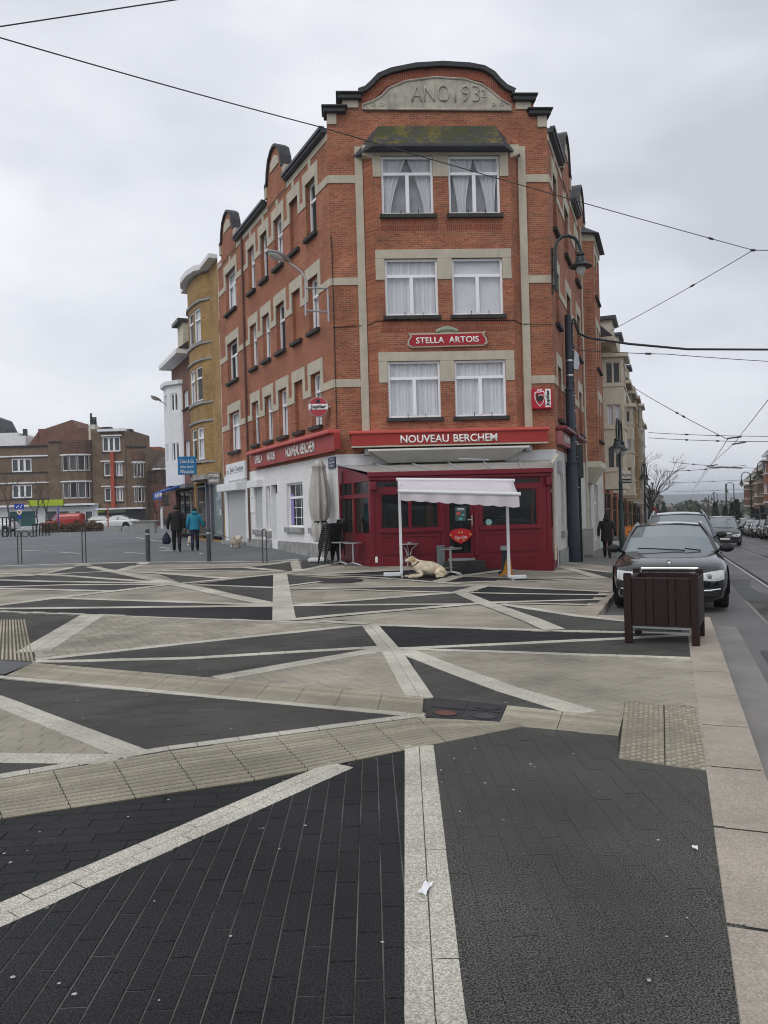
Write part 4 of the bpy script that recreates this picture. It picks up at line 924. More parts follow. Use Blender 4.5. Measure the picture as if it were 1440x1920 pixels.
mb = MB(); mb.box(sh[0] - 0.15, sh[1] + 0.15, -0.28, 0.05, sh[3], sh[3] + 0.32); mb.build('shutter_box', MATS['white_paint'], CB, LF.M, bevel=0.02)
mb = MB(); mb.box(sh[0] - 0.1, sh[1] + 0.1, -0.12, 0.02, sh[2] - 0.22, sh[2]); mb.build('sill', MATS['bluestone'], CB, LF.M, bevel=0.01)
sw = rect(LF, 466, 477, 930, 961); window(CB, LF.M, *sw, y=-0.03, style='2', fw=0.05, gm='glass_dark')
# shop with the roller shutter at the far end
mb = MB(); wall_holes(mb, XL, xg, -0.8, HW + 0.1, [gs + (0.15,)]); mb.build('shop_wall', MATS['white_paint'], CB, LF.M)
roller(CB, LF.M, *gs, 0.06)
mb = MB(); mb.box(gs[0] - 0.2, gs[1] + 0.12, -0.45, 0.0, gs[3], gs[3] + 0.36); mb.build('shutter_box', MATS['white_paint'], CB, LF.M, bevel=0.02)
mb = MB(); mb.box(gs[0] - 0.1, gs[1] + 0.1, -0.35, 0.1, -0.4, gs[2]); mb.build('step', MATS['bluestone'], CB, LF.M, bevel=0.01)
# --- right side
def ra(x, y): return RF.px(x, y)[0]
XR = ra(1131, 900)
OA0 = 9.6; OA1 = 12.6
spansR = [(ra(1035.5, 350), ra(1042.5, 365)), (ra(1056.5, 400), ra(1065, 430)), (ra(1077, 460), ra(1083, 480))]
spansR = [(a, max(b, a + 0.8)) for a, b in spansR]
print('LEFT', XL, spansL, 'RIGHT', XR, spansR, 'heights', HW, HC, ROWS, WF, CL, CR)
side_facade(RF, spansR, 0.0, XR)
eaves(RF, 0.0, spansR[1][0] - 1.1); eaves(RF, spansR[1][1] + 1.1, OA0 - 1.3)
small_gable(RF, (spansR[1][0] + spansR[1][1]) / 2, 2.2, 2.1); small_gable(RF, OA0 + 0.2, 2.4, 2.1)
# oriel with stone corbel
zo0, zo1 = RF.px(1098, 880)[1], HC - 0.6; pj = 0.55; mb = MB(); OM = RF.M @ Matrix.Translation((0, -pj, 0))
oh = [(OA0 + 0.7, OA0 + 1.5, z0 - 0.05, z1) for z0, z1 in ROWS] + [(OA0 + 1.8, OA0 + 2.6, z0 - 0.05, z1) for z0, z1 in ROWS]
wall_holes(mb, OA0 + 0.35, OA1 + 0.3, zo0 + 0.35, zo1, oh, 0, 0.14)
for z_ in ((zo0 + 0.35, zo1),): mb.poly([(OA0, pj, z_[0]), (OA0 + 0.35, 0, z_[0]), (OA0 + 0.35, 0, z_[1]), (OA0, pj, z_[1])])
mb.build('oriel_wall', MATS['red_brick'], CB, OM)
for i, h in enumerate(oh): window(CB, OM, *h, y=0.06, style='1', sill='dark_stone', curtain='full', sill_o=0.12)
for i, h in enumerate(oh):
    mb = MB(); mb.box(h[0] - 0.2, h[1] + 0.15, -0.03, 0.05, h[3], h[3] + 0.35); mb.box(h[0] - 0.2, h[0], -0.028, 0.05, h[3] - 0.7, h[3] - 0.003); mb.build('stone_lintel', MATS['stone'], CB, OM)
mb = MB(); mb.prism([(OA0, pj, zo1), (OA0 + 0.35, -0.05, zo1), (OA1 + 0.3, -0.05, zo1), (OA1 + 0.3, pj, zo1)], (0, 0, 0.3)); mb.build('oriel_lintel', MATS['stone'], CB, OM)
mb = MB(); e_ = 0.28; b_ = [(OA0 - e_, pj, zo1 + 0.3), (OA0 + 0.2, -e_, zo1 + 0.3), (OA1 + 0.5, -e_, zo1 + 0.3), (OA1 + 0.5, pj, zo1 + 0.3)]; t_ = [(OA0 + 0.7, pj, zo1 + 0.9), (OA1, pj, zo1 + 1.1)]
mb.poly([b_[0], b_[1], t_[0]]); mb.poly([b_[1], b_[2], t_[1], t_[0]]); mb.poly(b_[::-1]); mb.build('oriel_roof', MATS['slate_roof'], CB, OM)
mb = MB(); lo_ = [(OA0 - 0.08, pj), (OA0 + 0.3, -0.08), (OA1 + 0.35, -0.08), (OA1 + 0.35, pj)]; hi_ = [(p[0], p[1], zo0 + 0.35) for p in lo_]
mb.prism([(p[0], p[1], zo0 + 0.1) for p in lo_], (0, 0, 0.25)); mid = [(p[0], p[1], zo0 + 0.1) for p in lo_]; bot = [(OA0 + 0.5, pj, zo0 - 0.6), (OA0 + 0.6, pj - 0.15, zo0 - 0.6), (OA1 - 0.2, pj - 0.15, zo0 - 0.6), (OA1, pj, zo0 - 0.6)]
for i in range(3): mb.poly([bot[i], bot[i + 1], mid[i + 1], mid[i]])
mb.poly(bot[::-1]); mb.build('oriel_corbel', MATS['cream_paint'], CB, OM)
mb = MB(); mb.tube([(OA0 - 0.25, -0.06, -0.5), (OA0 - 0.25, -0.06, HC - 0.1)], 0.045, 8); mb.build('drain_pipe', MATS['cream_paint'], CB, RF.M, smooth=True)
# ground floor right
rg = [(0.9, 1.7, 0.75, 2.75), (4.4, 5.3, 0.6, 2.75), (6.6, 7.5, -0.5, 2.6), (9.6, 11.6, -0.2, 2.6), (13.5, 15.5, -0.2, 2.6)]
mb = MB(); wall_holes(mb, 0.0, XR, -1.5, HW - 0.003, [h + (0.2,) for h in rg]); mb.build('ground_floor_wall', mk('off_white_paint', (0.56, 0.55, 0.51), 0.7, 0.08, 1.5, stain=0.35), CB, RF.M)
for i, h in enumerate(rg): window(CB, RF.M, *h, y=0.12, style='1' if i != 2 else 's', sill='bluestone' if i < 2 else None, sill_h=0.22, gm='glass_dark', curtain='full' if i == 0 else None)
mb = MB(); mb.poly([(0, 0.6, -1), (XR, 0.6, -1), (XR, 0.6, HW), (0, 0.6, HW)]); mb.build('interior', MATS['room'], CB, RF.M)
mb = MB(); mb.box(0.02, 4.0, -0.05, 0.02, -1.5, 0.12); mb.box(7.6, 9.5, -0.05, 0.02, -1.5, 0.1); mb.build('plinth', MATS['bluestone'], CB, RF.M)
for x in (0.25, 0.55):
    mb = MB(); mb.box(x, x + 0.12, -0.12, 0.0, HW - 0.8, HW - 0.35); mb.build('meter_box', MATS['grey_paint'], CB, RF.M, bevel=0.01)
# roof sheet behind the parapets
pL, pR = LF.w(XL, -0.2, HC), RF.w(XR, -0.2, HC); pl0, pr0 = FR.w(0.1, -0.25, HC), FR.w(WF - 0.1, -0.25, HC)
mb = MB(); mid = (pL + pR) / 2; ap = (pl0 + pr0) / 2 + Vector((0, 3.0, 1.4)); ap2 = mid + Vector((0, 0, 1.4))
for q in ([pl0, pr0, ap], [pr0, pR, ap2, ap], [pL, pl0, ap, ap2], [pR, pL, ap2]): mb.poly(q)
mb.build('roof', MATS['slate_roof'], CB, Matrix.Identity(4))
mb = MB(); mb.poly([LF.w(XL, 0, -0.5), RF.w(XR, 0, -0.5), RF.w(XR, 0, HC), LF.w(XL, 0, HC)]); mb.build('rear_wall', MATS['grey_brick'], CB, Matrix.Identity(4))
# cables stapled along the bay
mb = MB(); z_ = fz(700, 613); mb.tube([(0.0, -0.02, z_), (fx(664, 613), -0.02, z_ + 0.03), (fx(672, 613), -0.09, z_ + 0.02), (cx0, -0.03, z_ + 0.04), (bx0, -OB - 0.02, z_ + 0.1), (bx1, -OB - 0.02, z_ + 0.06), (cx1, -0.03, z_ + 0.02), (fx(980, 613), -0.09, z_), (WF, -0.02, z_)], 0.012, 5); mb.build('cable', MATS['black_plastic'], CB, FR.M)
mb = MB(); mb.tube([(0.06, -0.03, HS - 0.6), (0.06, -0.03, fz(640, 470)), (0.03, -0.03, fz(640, 440))], 0.014, 5); mb.build('cable', MATS['black_plastic'], CB, FR.M)
# ================================================================== SIGNS ON THE CORNER BUILDING
mk('jup_red', (0.45, 0.012, 0.03), 0.35, 0.05, 3); mk('jup_black', (0.02, 0.018, 0.02), 0.4, 0.1, 3); mk('sign_white', (0.82, 0.82, 0.82), 0.4, 0.02, 3)
mk('beige_metal', (0.46, 0.42, 0.33), 0.5, 0.15, 10); mk('leaf_green', (0.30, 0.36, 0.27), 0.6, 0.3, 20); mk('navy_enamel', (0.018, 0.022, 0.075), 0.3, 0.05, 4)
# front fascia sign
a0, z1 = FR.px(658, 806, 0.35); a1, z0 = FR.px(1024, 838, 0.35); z0 = FR.px(658, 838, 0.35)[1]; z1 = FR.px(1000, 802, 0.4)[1]
t = thing('fascia_sign', 'long red NOUVEAU BERCHEM sign over the cafe front', 'sign', M=FR.M @ Matrix.Translation((a0, 0, z0)))
OSG = 0.62
mb = MB(); mb.box(a0, a1, -OSG, 0.0, z0, z1 - 0.1); mb.build('board', MATS['red_sign'], t, FR.M, bevel=0.01)
mb = MB(); mb.xz([(a0 - 0.06, 0), (a1 + 0.06, 0), (a1 + 0.06, 0.1), (a0 - 0.06, 0.1)], -OSG - 0.07, 0.0); mb.build('top_trim', MATS['red_sign_trim'], t, FR.M @ Matrix.Translation((0, 0, z1 - 0.1)), bevel=0.03)
mb = MB(); mb.box(a0, a1, -OSG - 0.02, -OSG + 0.05, z0 - 0.05, z0 - 0.003); mb.build('bottom_trim', MATS['beige_metal'], t, FR.M)
l0, lz0 = FR.px(751, 828, OSG); l1, lz1 = FR.px(932, 813, OSG)
text('NOUVEAU BERCHEM', t, FR.M, (l0 + l1) / 2, (lz0 + lz1) / 2 - 0.02, -OSG - 0.012, 'letter_white', width=l1 - l0, height=0.25, bold=0.02, extrude=0.02, word=1.25)
# folded awning under it
t = thing('folded_awning', 'grey retracted awning cassette under the front sign', 'awning', M=FR.M @ Matrix.Translation((a0, 0, z0)))
b0, bz = FR.px(690, 841, 0.7); b1, _ = FR.px(992, 841, 0.7); c0, cz = FR.px(728, 868, 0.45); c1, _ = FR.px(950, 868, 0.45); bz2 = FR.px(690, 847, 0.7)[1]
mk('awning_grey', (0.42, 0.41, 0.375), 0.7, 0.08, 2); mk('awning_white', (0.62, 0.61, 0.58), 0.6, 0.06, 2)
mb = MB(); mb.box(b0, b1, -0.80, -0.1, bz2, bz - 0.03); mb.build('front_bar', MATS['awning_white'], t, FR.M, bevel=0.02)
mb = MB(); u_ = [(b0 + 0.1, -0.78, bz2), (b1 - 0.1, -0.78, bz2), (b1 - 0.1, -0.02, bz2), (b0 + 0.1, -0.02, bz2)]; d_ = [(c0, -0.42, cz), (c1, -0.42, cz), (c1, -0.02, cz), (c0, -0.02, cz)]
for i in range(4): mb.poly([d_[i], d_[(i + 1) % 4], u_[(i + 1) % 4], u_[i]])
mb.poly(d_[::-1]); mb.build('folded_cloth', MATS['awning_grey'], t, FR.M)
for x in (b0 - 0.1, b1 - 0.05):
    mb = MB(); mb.box(x, x + 0.2, -0.5, 0.0, bz2 - 0.08, bz + 0.02); mb.build('bracket', MATS['grey_paint'], t, FR.M, bevel=0.02)
# STELLA ARTOIS
ob = OB; a0, z1 = FR.px(764, 627, ob); a1, z0 = FR.px(912, 650, ob); zA = (FR.px(838, 638.5, ob))[1]; hh = 0.185; w_ = (a1 - a0)
t = thing('beer_sign', 'red STELLA ARTOIS sign with scrolled pale border between the windows', 'sign', M=FR.M @ Matrix.Translation(((a0 + a1) / 2, -ob, zA)) @ Matrix.Rotation(R(-0.7), 4, 'Y'))
S = WM[t.name]; s2 = w_ / 2
out_ = [(-s2 + 0.08, -hh - 0.035), (s2 - 0.08, -hh - 0.035), (s2, -hh + 0.04), (s2 - 0.01, 0.02), (s2 - 0.08, hh - 0.02), (s2 - 0.06, hh + 0.05), (-s2 + 0.06, hh + 0.05), (-s2 + 0.08, hh - 0.02), (-s2 + 0.01, 0.02), (-s2, -hh + 0.04)]
mb = MB(); mb.xz(out_, -0.09, 0.0); mb.build('border', MATS['beige_metal'], t, S, bevel=0.012)
mb = MB(); mb.xz([(p[0] * 0.965, p[1] * 0.80 - 0.0) for p in out_], -0.10, -0.05); mb.build('panel', mk('stella_red', (0.36, 0.012, 0.022), 0.4, 0.06, 4), t, S)
text('STELLA  ARTOIS', t, S, 0, 0, -0.098, 'letter_white', width=w_ * 0.80, height=0.20, bold=0.02, extrude=0.015)
mb = MB()
for s_ in (-1, 1):
    mb.tube([(s_ * (s2 - 0.10), -0.1, -hh - 0.0), (s_ * (s2 + 0.0), -0.1, -hh + 0.05), (s_ * (s2 - 0.03), -0.1, 0.02), (s_ * (s2 - 0.12), -0.1, hh - 0.04), (s_ * (s2 - 0.04), -0.1, hh + 0.06)], 0.03, 6)
mb.build('scroll', MATS['beige_metal'], t, S, smooth=True, kind='stuff')
mb = MB()
for k in range(13):
    u = k / 12 * 2 - 1; mb.ball((u * 0.32, -0.07 - 0.02 * (k % 2), hh + 0.10 + 0.09 * (1 - u * u)), (0.055, 0.03, 0.04 + 0.05 * (1 - abs(u))), 7, 5)
mb.build('hop_crest', MATS['leaf_green'], t, S, smooth=True, kind='stuff')
mb = MB(); mb.xz([(-0.36, hh + 0.03), (0.36, hh + 0.03), (0.36, hh + 0.16), (0.22, hh + 0.22), (-0.22, hh + 0.22), (-0.36, hh + 0.16)], -0.05, 0.0); mb.build('crest_plate', MATS['beige_metal'], t, S, bevel=0.01)
# square JUPILER box
a0, z1 = FR.px(997, 729, 0.15); a1, z0 = FR.px(1036, 766, 0.15)
t = thing('beer_sign', 'square red light box with bull shield and upright Jupiler lettering', 'sign', M=FR.M @ Matrix.Translation((a0, -0.15, z0))); S = WM[t.name]; W_, H_ = a1 - a0, z1 - z0
mb = MB(); mb.box(0, W_, -0.06, 0.16, 0, H_); mb.build('box', MATS['jup_red'], t, S, bevel=0.02)
mb = MB(); mb.box(W_ * 0.63, W_ * 0.90, -0.068, -0.05, H_ * 0.07, H_ * 0.97); mb.build('white_panel', MATS['sign_white'], t, S)
shd = [(0.10, 0.78), (0.17, 0.84), (0.36, 0.84), (0.56, 0.88), (0.60, 0.80), (0.60, 0.5), (0.52, 0.28), (0.36, 0.10), (0.2, 0.28), (0.11, 0.5)]
mb = MB(); mb.xz([(p[0] * W_, p[1] * H_) for p in shd][::-1], -0.066, -0.05); mb.build('shield', MATS['sign_white'], t, S)
mb = MB(); mb.xz([(0.355 * W_ + (p[0] - 0.355) * 0.85 * W_, 0.5 * H_ + (p[1] - 0.5) * 0.88 * H_) for p in shd][::-1], -0.072, -0.06); mb.build('shield_field', MATS['jup_red'], t, S)
mb = MB()   # charging bull, a dark silhouette with pale horns
mb.xz([(p[0] * W_, p[1] * H_) for p in [(0.18, 0.62), (0.24, 0.74), (0.38, 0.70), (0.50, 0.60), (0.54, 0.44), (0.46, 0.40), (0.42, 0.30), (0.38, 0.38), (0.28, 0.36), (0.24, 0.26), (0.20, 0.40)]][::-1], -0.078, -0.07); mb.build('bull_emblem', MATS['jup_black'], t, S)
mb = MB(); mb.tube([(0.28 * W_, -0.08, 0.60 * H_), (0.36 * W_, -0.08, 0.68 * H_), (0.46 * W_, -0.08, 0.64 * H_), (0.54 * W_, -0.08, 0.66 * H_)], 0.013, 5); mb.build('horn', MATS['sign_white'], t, S)
mb = MB(); mb.xz([(0.24 * W_, 0.88 * H_), (0.5 * W_, 0.90 * H_), (0.46 * W_, 0.98 * H_), (0.36 * W_, 0.93 * H_), (0.28 * W_, 0.97 * H_)], -0.07, -0.05); mb.build('crown', MATS['sign_white'], t, S)
obj_of('lettering', text_mesh('Jupiler', MATS['jup_black'], width=H_ * 0.82, height=W_ * 0.22, bold=0.03), t, S @ Matrix.Translation((W_ * 0.765, -0.069, H_ * 0.52)) @ Matrix.Rotation(R(-90), 4, 'Y'))
# round JUPILER disc on a bracket, seen on the left corner
q = P(596.5, 763.5, 25.3); M_ = Matrix.Translation(q) @ Matrix.Rotation(R(6), 4, 'Z')
t = thing('beer_sign', 'round red and white Jupiler disc on a bracket above the left fascia', 'sign', M=M_)
rd = 17.5 * 25.3 / F_PX
def disc(r, y0, y1, n=36, zmin=-9, zmax=9): return [(r * math.cos(6.2832 * k / n), max(zmin, min(zmax, r * math.sin(6.2832 * k / n)))) for k in range(n)]
mb = MB(); mb.xz(disc(rd * 1.06, 0, 0), -0.10, 0.10); mb.build('rim', MATS['galv'], t, M_, smooth=True)
mb = MB(); mb.xz(disc(rd, 0, 0), -0.112, 0.112); mb.build('disc', mk('jup_disc', (0.42, 0.045, 0.06), 0.4, 0.1, 3), t, M_)
for sy in (-1,):
    mb = MB(); mb.box(-rd * 1.02, rd * 1.02, -0.125, -0.10, -rd * 0.30, rd * 0.30); mb.build('white_band', MATS['sign_white'], t, M_, bevel=0.004)
    text('Jupiler', t, M_, 0, -0.01, -0.127, 'jup_black', width=rd * 1.65, height=rd * 0.50, bold=0.03)
    mb = MB(); mb.xz(disc(rd * 0.2, 0, 0, 14), -0.125, -0.11); mb.build('emblem', MATS['jup_black'], t, M_ @ Matrix.Translation((0, 0, rd * 0.58)))
mb = MB(); mb.tube([(rd, 0, 0), (rd + 0.30, 0.0, 0)], 0.035, 8); mb.lathe([(0.0, 0), (0.09, 0.0), (0.09, 0.03), (0.0, 0.03)], (0, 0, 0), 12); mb.build('bracket', MATS['galv'], t, M_)
# left fascia: STELLA ARTOIS  NOUVEAU BERCHEM
b1, zb0 = LF.px(628, 842, 0.2); _, zb1 = LF.px(628, 812, 0.2); b0 = LF.px(472, 872, 0.2)[0]
t = thing('fascia_sign', 'long red STELLA ARTOIS NOUVEAU BERCHEM sign along the left street side', 'sign', M=LF.M @ Matrix.Translation((b0, 0, zb0)))
mb = MB(); mb.box(b0, b1, -0.22, 0.0, zb0, zb1); mb.build('board', MATS['red_sign'], t, LF.M, bevel=0.01)
mb = MB(); mb.xz([(b0 - 0.05, zb1), (b1 + 0.0, zb1), (b1 + 0.0, zb1 + 0.13), (b0 - 0.05, zb1 + 0.13)], -0.42, 0.0); mb.build('top_trim', MATS['red_sign_trim'], t, LF.M, bevel=0.03)
mb = MB(); mb.box(b0, b1, -0.235, -0.18, zb0 - 0.05, zb0 - 0.003); mb.build('bottom_trim', MATS['red_sign'], t, LF.M)
def ltext(s_, xa, xb, y, hgt):
    p0, p1 = LF.px(xa, y)[0], LF.px(xb, y)[0]; text(s_, t, LF.M, (p0 + p1) / 2, (zb0 + zb1) / 2 + 0.0, -0.232, 'letter_white', width=p1 - p0, height=hgt, bold=0.02, extrude=0.012)
ltext('STELLA', 488, 502.5, 860, 0.34); ltext('ARTOIS', 511, 526.5, 857, 0.34); ltext('NOUVEAU BERCHEM', 547, 602, 845, 0.40)
# right fascia
t = thing('fascia_sign', 'faded red fascia boards along the right street side behind the pole', 'sign', M=RF.M @ Matrix.Translation((0.2, 0, zb0)))
mk('faded_red', (0.30, 0.10, 0.10), 0.5, 0.1, 2)
for x0, x1 in ((0.12, 2.9), (3.4, 6.6)):
    mb = MB(); mb.box(x0, x1, -0.2, 0.0, zb0 + 0.02, zb1 - 0.03); mb.build('board', MATS['faded_red'], t, RF.M, bevel=0.01)
    mb = MB(); mb.box(x0, x1, -0.38, 0.0, zb1, zb1 + 0.12); mb.build('top_trim', MATS['maroon'], t, RF.M, bevel=0.03)
for x in (1.4, 4.9): text('STELLA ARTOIS' if x < 3 else 'JUPILER', t, RF.M, x, (zb0 + zb1) / 2, -0.212, 'letter_white', width=1.6, height=0.2, bold=0.01)
# street name plate
a1, z0 = LF.px(629, 879, 0.03); a0, z1 = LF.px(615.5, 860, 0.03); z0 = LF.px(622, 878, 0.03)[1]; z1 = LF.px(622, 857.5, 0.03)[1]
t = thing('street_sign', 'small navy enamel street name plate on the white left corner', 'sign', M=LF.M @ Matrix.Translation((a0, -0.03, z0))); S = WM[t.name]; W_ = min(a1 - a0, 0.62); H_ = z1 - z0
mb = MB(); mb.box(0, W_, -0.01, 0.03, 0, H_); mb.build('plate', MATS['navy_enamel'], t, S)
for k, (s_, f) in enumerate((('PLACE', 0.35), ('DR. SCHWEITZER', 0.8), ('PLAATS', 0.5))): text(s_, t, S, W_ / 2, H_ * (0.82 - 0.3 * k), -0.012, 'letter_white', width=W_ * f, height=H_ * 0.14, extrude=0.003)
# sign of the sewing shop
a0, z1 = LF.px(424, 872, 0.12); a1, z1 = LF.px(459, 863, 0.12); z0 = LF.px(459, 897, 0.12)[1]
t = thing('shop_sign', 'white Jaux Couture board above the closed roller shutter', 'sign', M=LF.M @ Matrix.Translation((a0, -0.1, z0))); S = WM[t.name]; W_, H_ = a1 - a0, z1 - z0
mb = MB(); mb.box(0, W_, -0.04, 0.1, 0, H_); mb.build('board', MATS['white_paint'], t, S, bevel=0.01)
text('Jaux Couture', t, S, W_ * 0.58, H_ * 0.60, -0.044, 'navy_enamel', width=W_ * 0.72, height=0.30, shear=0.15, bold=0.0, extrude=0.003)
mb = MB(); mb.box(W_ * 0.2, W_ * 0.94, -0.046, -0.04, H_ * 0.42, H_ * 0.44); mb.build('underline', MATS['navy_enamel'], t, S)
mb = MB(); mb.tube([(W_ * 0.08, -0.045, H_ * 0.4), (W_ * 0.06, -0.045, H_ * 0.55), (W_ * 0.12, -0.045, H_ * 0.62), (W_ * 0.14, -0.045, H_ * 0.42)], 0.015, 5); mb.build('needle_emblem', MATS['navy_enamel'], t, S)
# ================================================================== CAFE PORCH
CO = Vector((-0.40, 22.3)); CF = Frame((CO.x, CO.y, 0), (math.cos(FA), math.sin(FA)))
def cx(x, y): return CF.px(x, y)[0]
def cz(x, y): return CF.px(x, y)[1]
CW = cx(1034, 1000); ZT = cz(860, 888)
PT = thing('cafe_porch', 'dark red glazed cafe porch built onto the corner building', 'porch', M=CF.M)
zs = cz(760, 992); zw = cz(760, 925); zp = cz(760, 1046); zb = -0.5
h1 = (cx(714, 960), cx(823, 960), zs, zw); hd = (cx(838, 1000), cx(889, 1000), cz(860, 1050), cz(860, 915)); h2 = (cx(903, 950), cx(1008, 950), cz(950, 986), cz(950, 916))
tr = (cx(704, 905), cx(835, 905), cz(770, 914), cz(770, 901)); tr2 = (cx(905, 900), cx(1012, 900), cz(950, 908), cz(950, 897))
mb = MB(); wall_holes(mb, 0, CW, zb, ZT, [h1 + (0.08,), hd + (0.1,), h2 + (0.08,), tr + (0.06,), tr2 + (0.06,)]); mb.build('front_wall', MATS['maroon'], PT, CF.M)
# mouldings, panels, plinth, posts
for x0, x1 in ((0.0, hd[0] - 0.1), (hd[1] + 0.1, CW)):
    mb = MB(); mb.box(x0 - 0.02, x1 + 0.02, -0.06, 0.02, zb, zp); mb.build('plinth', MATS['maroon'], PT, CF.M, bevel=0.012)
for (p, q, zz) in ((h1[0], h1[1], zs), (h2[0], h2[1], h2[2])):
    mb = MB(); mb.box(p - 0.08, q + 0.08, -0.05, 0.02, zz - 0.10, zz - 0.003); mb.build('sill', MATS['maroon'], PT, CF.M, bevel=0.01)
    mb = MB(); b_ = 0.05
    for (x0, x1, z0, z1) in ((p, q, zp + 0.10, zp + 0.15), (p, q, zz - 0.22, zz - 0.17), (p, p + b_, zp + 0.152, zz - 0.222), (q - b_, q, zp + 0.152, zz - 0.222)): mb.box(x0, x1, -0.022, 0.01, z0, z1)
    mb.build('panel_moulding', MATS['maroon'], PT, CF.M)
for x in (0.0, h1[1] + 0.04, hd[1] + 0.02, CW - 0.12):
    mb = MB(); mb.box(x, x + 0.12, -0.035, 0.02, zp + 0.003, ZT - 0.05); mb.build('pilaster', MATS['maroon'], PT, CF.M, bevel=0.012)
mb = MB(); mb.box(-0.06, CW + 0.06, -0.14, 0.05, ZT - 0.04, ZT + 0.10); mb.box(-0.03, CW + 0.03, -0.09, 0.05, ZT - 0.14, ZT - 0.043); mb.build('cornice', MATS['maroon'], PT, CF.M, bevel=0.015)
for k in (0.02, CW - 0.16):
    mb = MB(); mb.box(k, k + 0.18, -0.2, 0.0, ZT - 0.42, ZT - 0.18); mb.build('bracket', MATS['maroon'], PT, CF.M, bevel=0.03)
mk('warm_wood', (0.20, 0.085, 0.035), 0.6, 0.3, 3, stretch=(6, 6, 0.5))
mk('cafe_glass', (0.02, 0.024, 0.026), 0.02, 0.0, spec=0.8, alpha=0.55)
def pane(par, M, x0, x1, z0, z1, y, gm='cafe_glass'):
    mb = MB(); mb.poly([(x0, y, z0), (x1, y, z0), (x1, y, z1), (x0, y, z1)]); return mb.build('pane', MATS[gm], par, M)
for h, n in ((h1, 2), (h2, 1), (tr, 1), (tr2, 1)):
    mb = MB(); f = 0.035; mb.box(h[0], h[0] + f, 0.03, 0.07, h[2], h[3]); mb.box(h[1] - f, h[1], 0.03, 0.07, h[2], h[3]); mb.box(h[0] + f, h[1] - f, 0.03, 0.07, h[2], h[2] + f); mb.box(h[0] + f, h[1] - f, 0.03, 0.07, h[3] - f, h[3])
    if n == 2: m = (h[0] + h[1]) / 2; mb.box(m - 0.05, m + 0.05, 0.02, 0.07, h[2] + f, h[3] - f)
    wd = mb.build('window', MATS['maroon'], PT, CF.M)
    for i in range(n): pane(wd, CF.M, h[0] + (h[1] - h[0]) * i / n, h[0] + (h[1] - h[0]) * (i + 1) / n, h[2], h[3], 0.055)
mb = MB(); f = 0.09; mb.box(hd[0], hd[0] + f, 0.04, 0.09, hd[2], hd[3]); mb.box(hd[1] - f, hd[1], 0.04, 0.09, hd[2], hd[3]); mb.box(hd[0] + f, hd[1] - f, 0.04, 0.09, hd[2], hd[2] + 0.2); mb.box(hd[0] + f, hd[1] - f, 0.04, 0.09, hd[3] - f, hd[3])
dd = mb.build('door', MATS['maroon'], PT, CF.M, bevel=0.008); pane(dd, CF.M, hd[0] + f, hd[1] - f, hd[2] + 0.2, hd[3] - f, 0.07)
mb = MB(); xh = hd[1] - 0.05; mb.tube([(xh, 0.0, cz(888, 985)), (xh, 0.0, cz(888, 966))], 0.018, 6); mb.tube([(xh, -0.01, cz(888, 974)), (xh - 0.13, -0.02, cz(888, 974.5))], 0.014, 6); mb.build('handle', MATS['steel'], dd, CF.M, kind='stuff')
mb = MB(); mb.box(hd[0] - 0.15, hd[1] + 0.25, -0.35, 0.02, zb, hd[2] - 0.02); mb.build('step', MATS['dark_stone'], PT, CF.M, bevel=0.012)
mb = MB(); mb.box(hd[0] + 0.0, hd[1] + 0.0, -0.05, 0.0, hd[2] - 0.018, hd[2] + 0.05); mb.build('threshold', MATS['galv'], PT, CF.M)
# menu poster and fan-shaped drink sign on the door
p0, q0 = cx(854, 960), cx(874, 960); r0, r1 = cz(864, 977), cz(864, 950); mk('poster_dark', (0.06, 0.09, 0.09), 0.5, 0.3, 9); mk('poster_teal', (0.10, 0.32, 0.30), 0.5, 0.2, 9); mk('poster_red', (0.5, 0.08, 0.07), 0.5, 0.2, 9)
mb = MB(); mb.box(p0, q0, 0.045, 0.05, r0, r1); po = mb.build('poster', MATS['poster_dark'], dd, CF.M)
for (u0, u1, v0, v1, m_) in ((0.3, 0.7, 0.05, 0.25, 'poster_teal'), (0.1, 0.5, 0.42, 0.62, 'poster_red'), (0.55, 0.85, 0.35, 0.5, 'poster_teal'), (0.15, 0.85, 0.76, 0.80, 'letter_white'), (0.2, 0.8, 0.86, 0.90, 'letter_white')):
    mb = MB(); mb.box(p0 + (q0 - p0) * u0, p0 + (q0 - p0) * u1, 0.041, 0.0435, r0 + (r1 - r0) * v0, r0 + (r1 - r0) * v1); mb.build('poster_print', MATS[m_], dd, CF.M)
c_, z_ = CF.px(864, 1006); sx_ = 22 * 22.3 / F_PX
mk('coke_red', (0.50, 0.015, 0.02), 0.35, 0.08, 6); mk('gold', (0.60, 0.36, 0.08), 0.4, 0.1, 6)
sh_ = [(-1, 0.12), (-0.82, 0.5), (-0.4, 0.66), (0, 0.70), (0.4, 0.66), (0.82, 0.5), (1, 0.12), (0.55, -0.35), (0, -0.62), (-0.55, -0.35)]
mb = MB(); mb.xz([(p[0] * sx_, p[1] * sx_) for p in sh_][::-1], 0.02, 0.035); cs = mb.build('drink_sign', MATS['coke_red'], dd, CF.M @ Matrix.Translation((c_, 0, z_)))
CM = WM[cs.name]
text('Coca-Cola', dd, CM, 0, -0.02, 0.018, 'letter_white', width=sx_ * 1.05, height=sx_ * 0.24, shear=0.3, bold=0.01, extrude=0.003)
for (u, v) in ((-0.85, 0.15), (0.85, 0.15), (-0.25, -0.3), (0.25, -0.3), (-0.12, 0.35), (0.12, 0.35)):
    mb = MB(); mb.ball((u * sx_, 0.012, v * sx_), (0.03, 0.008, 0.03), 8, 5); mb.build('gold_stud', MATS['gold'], dd, CM)
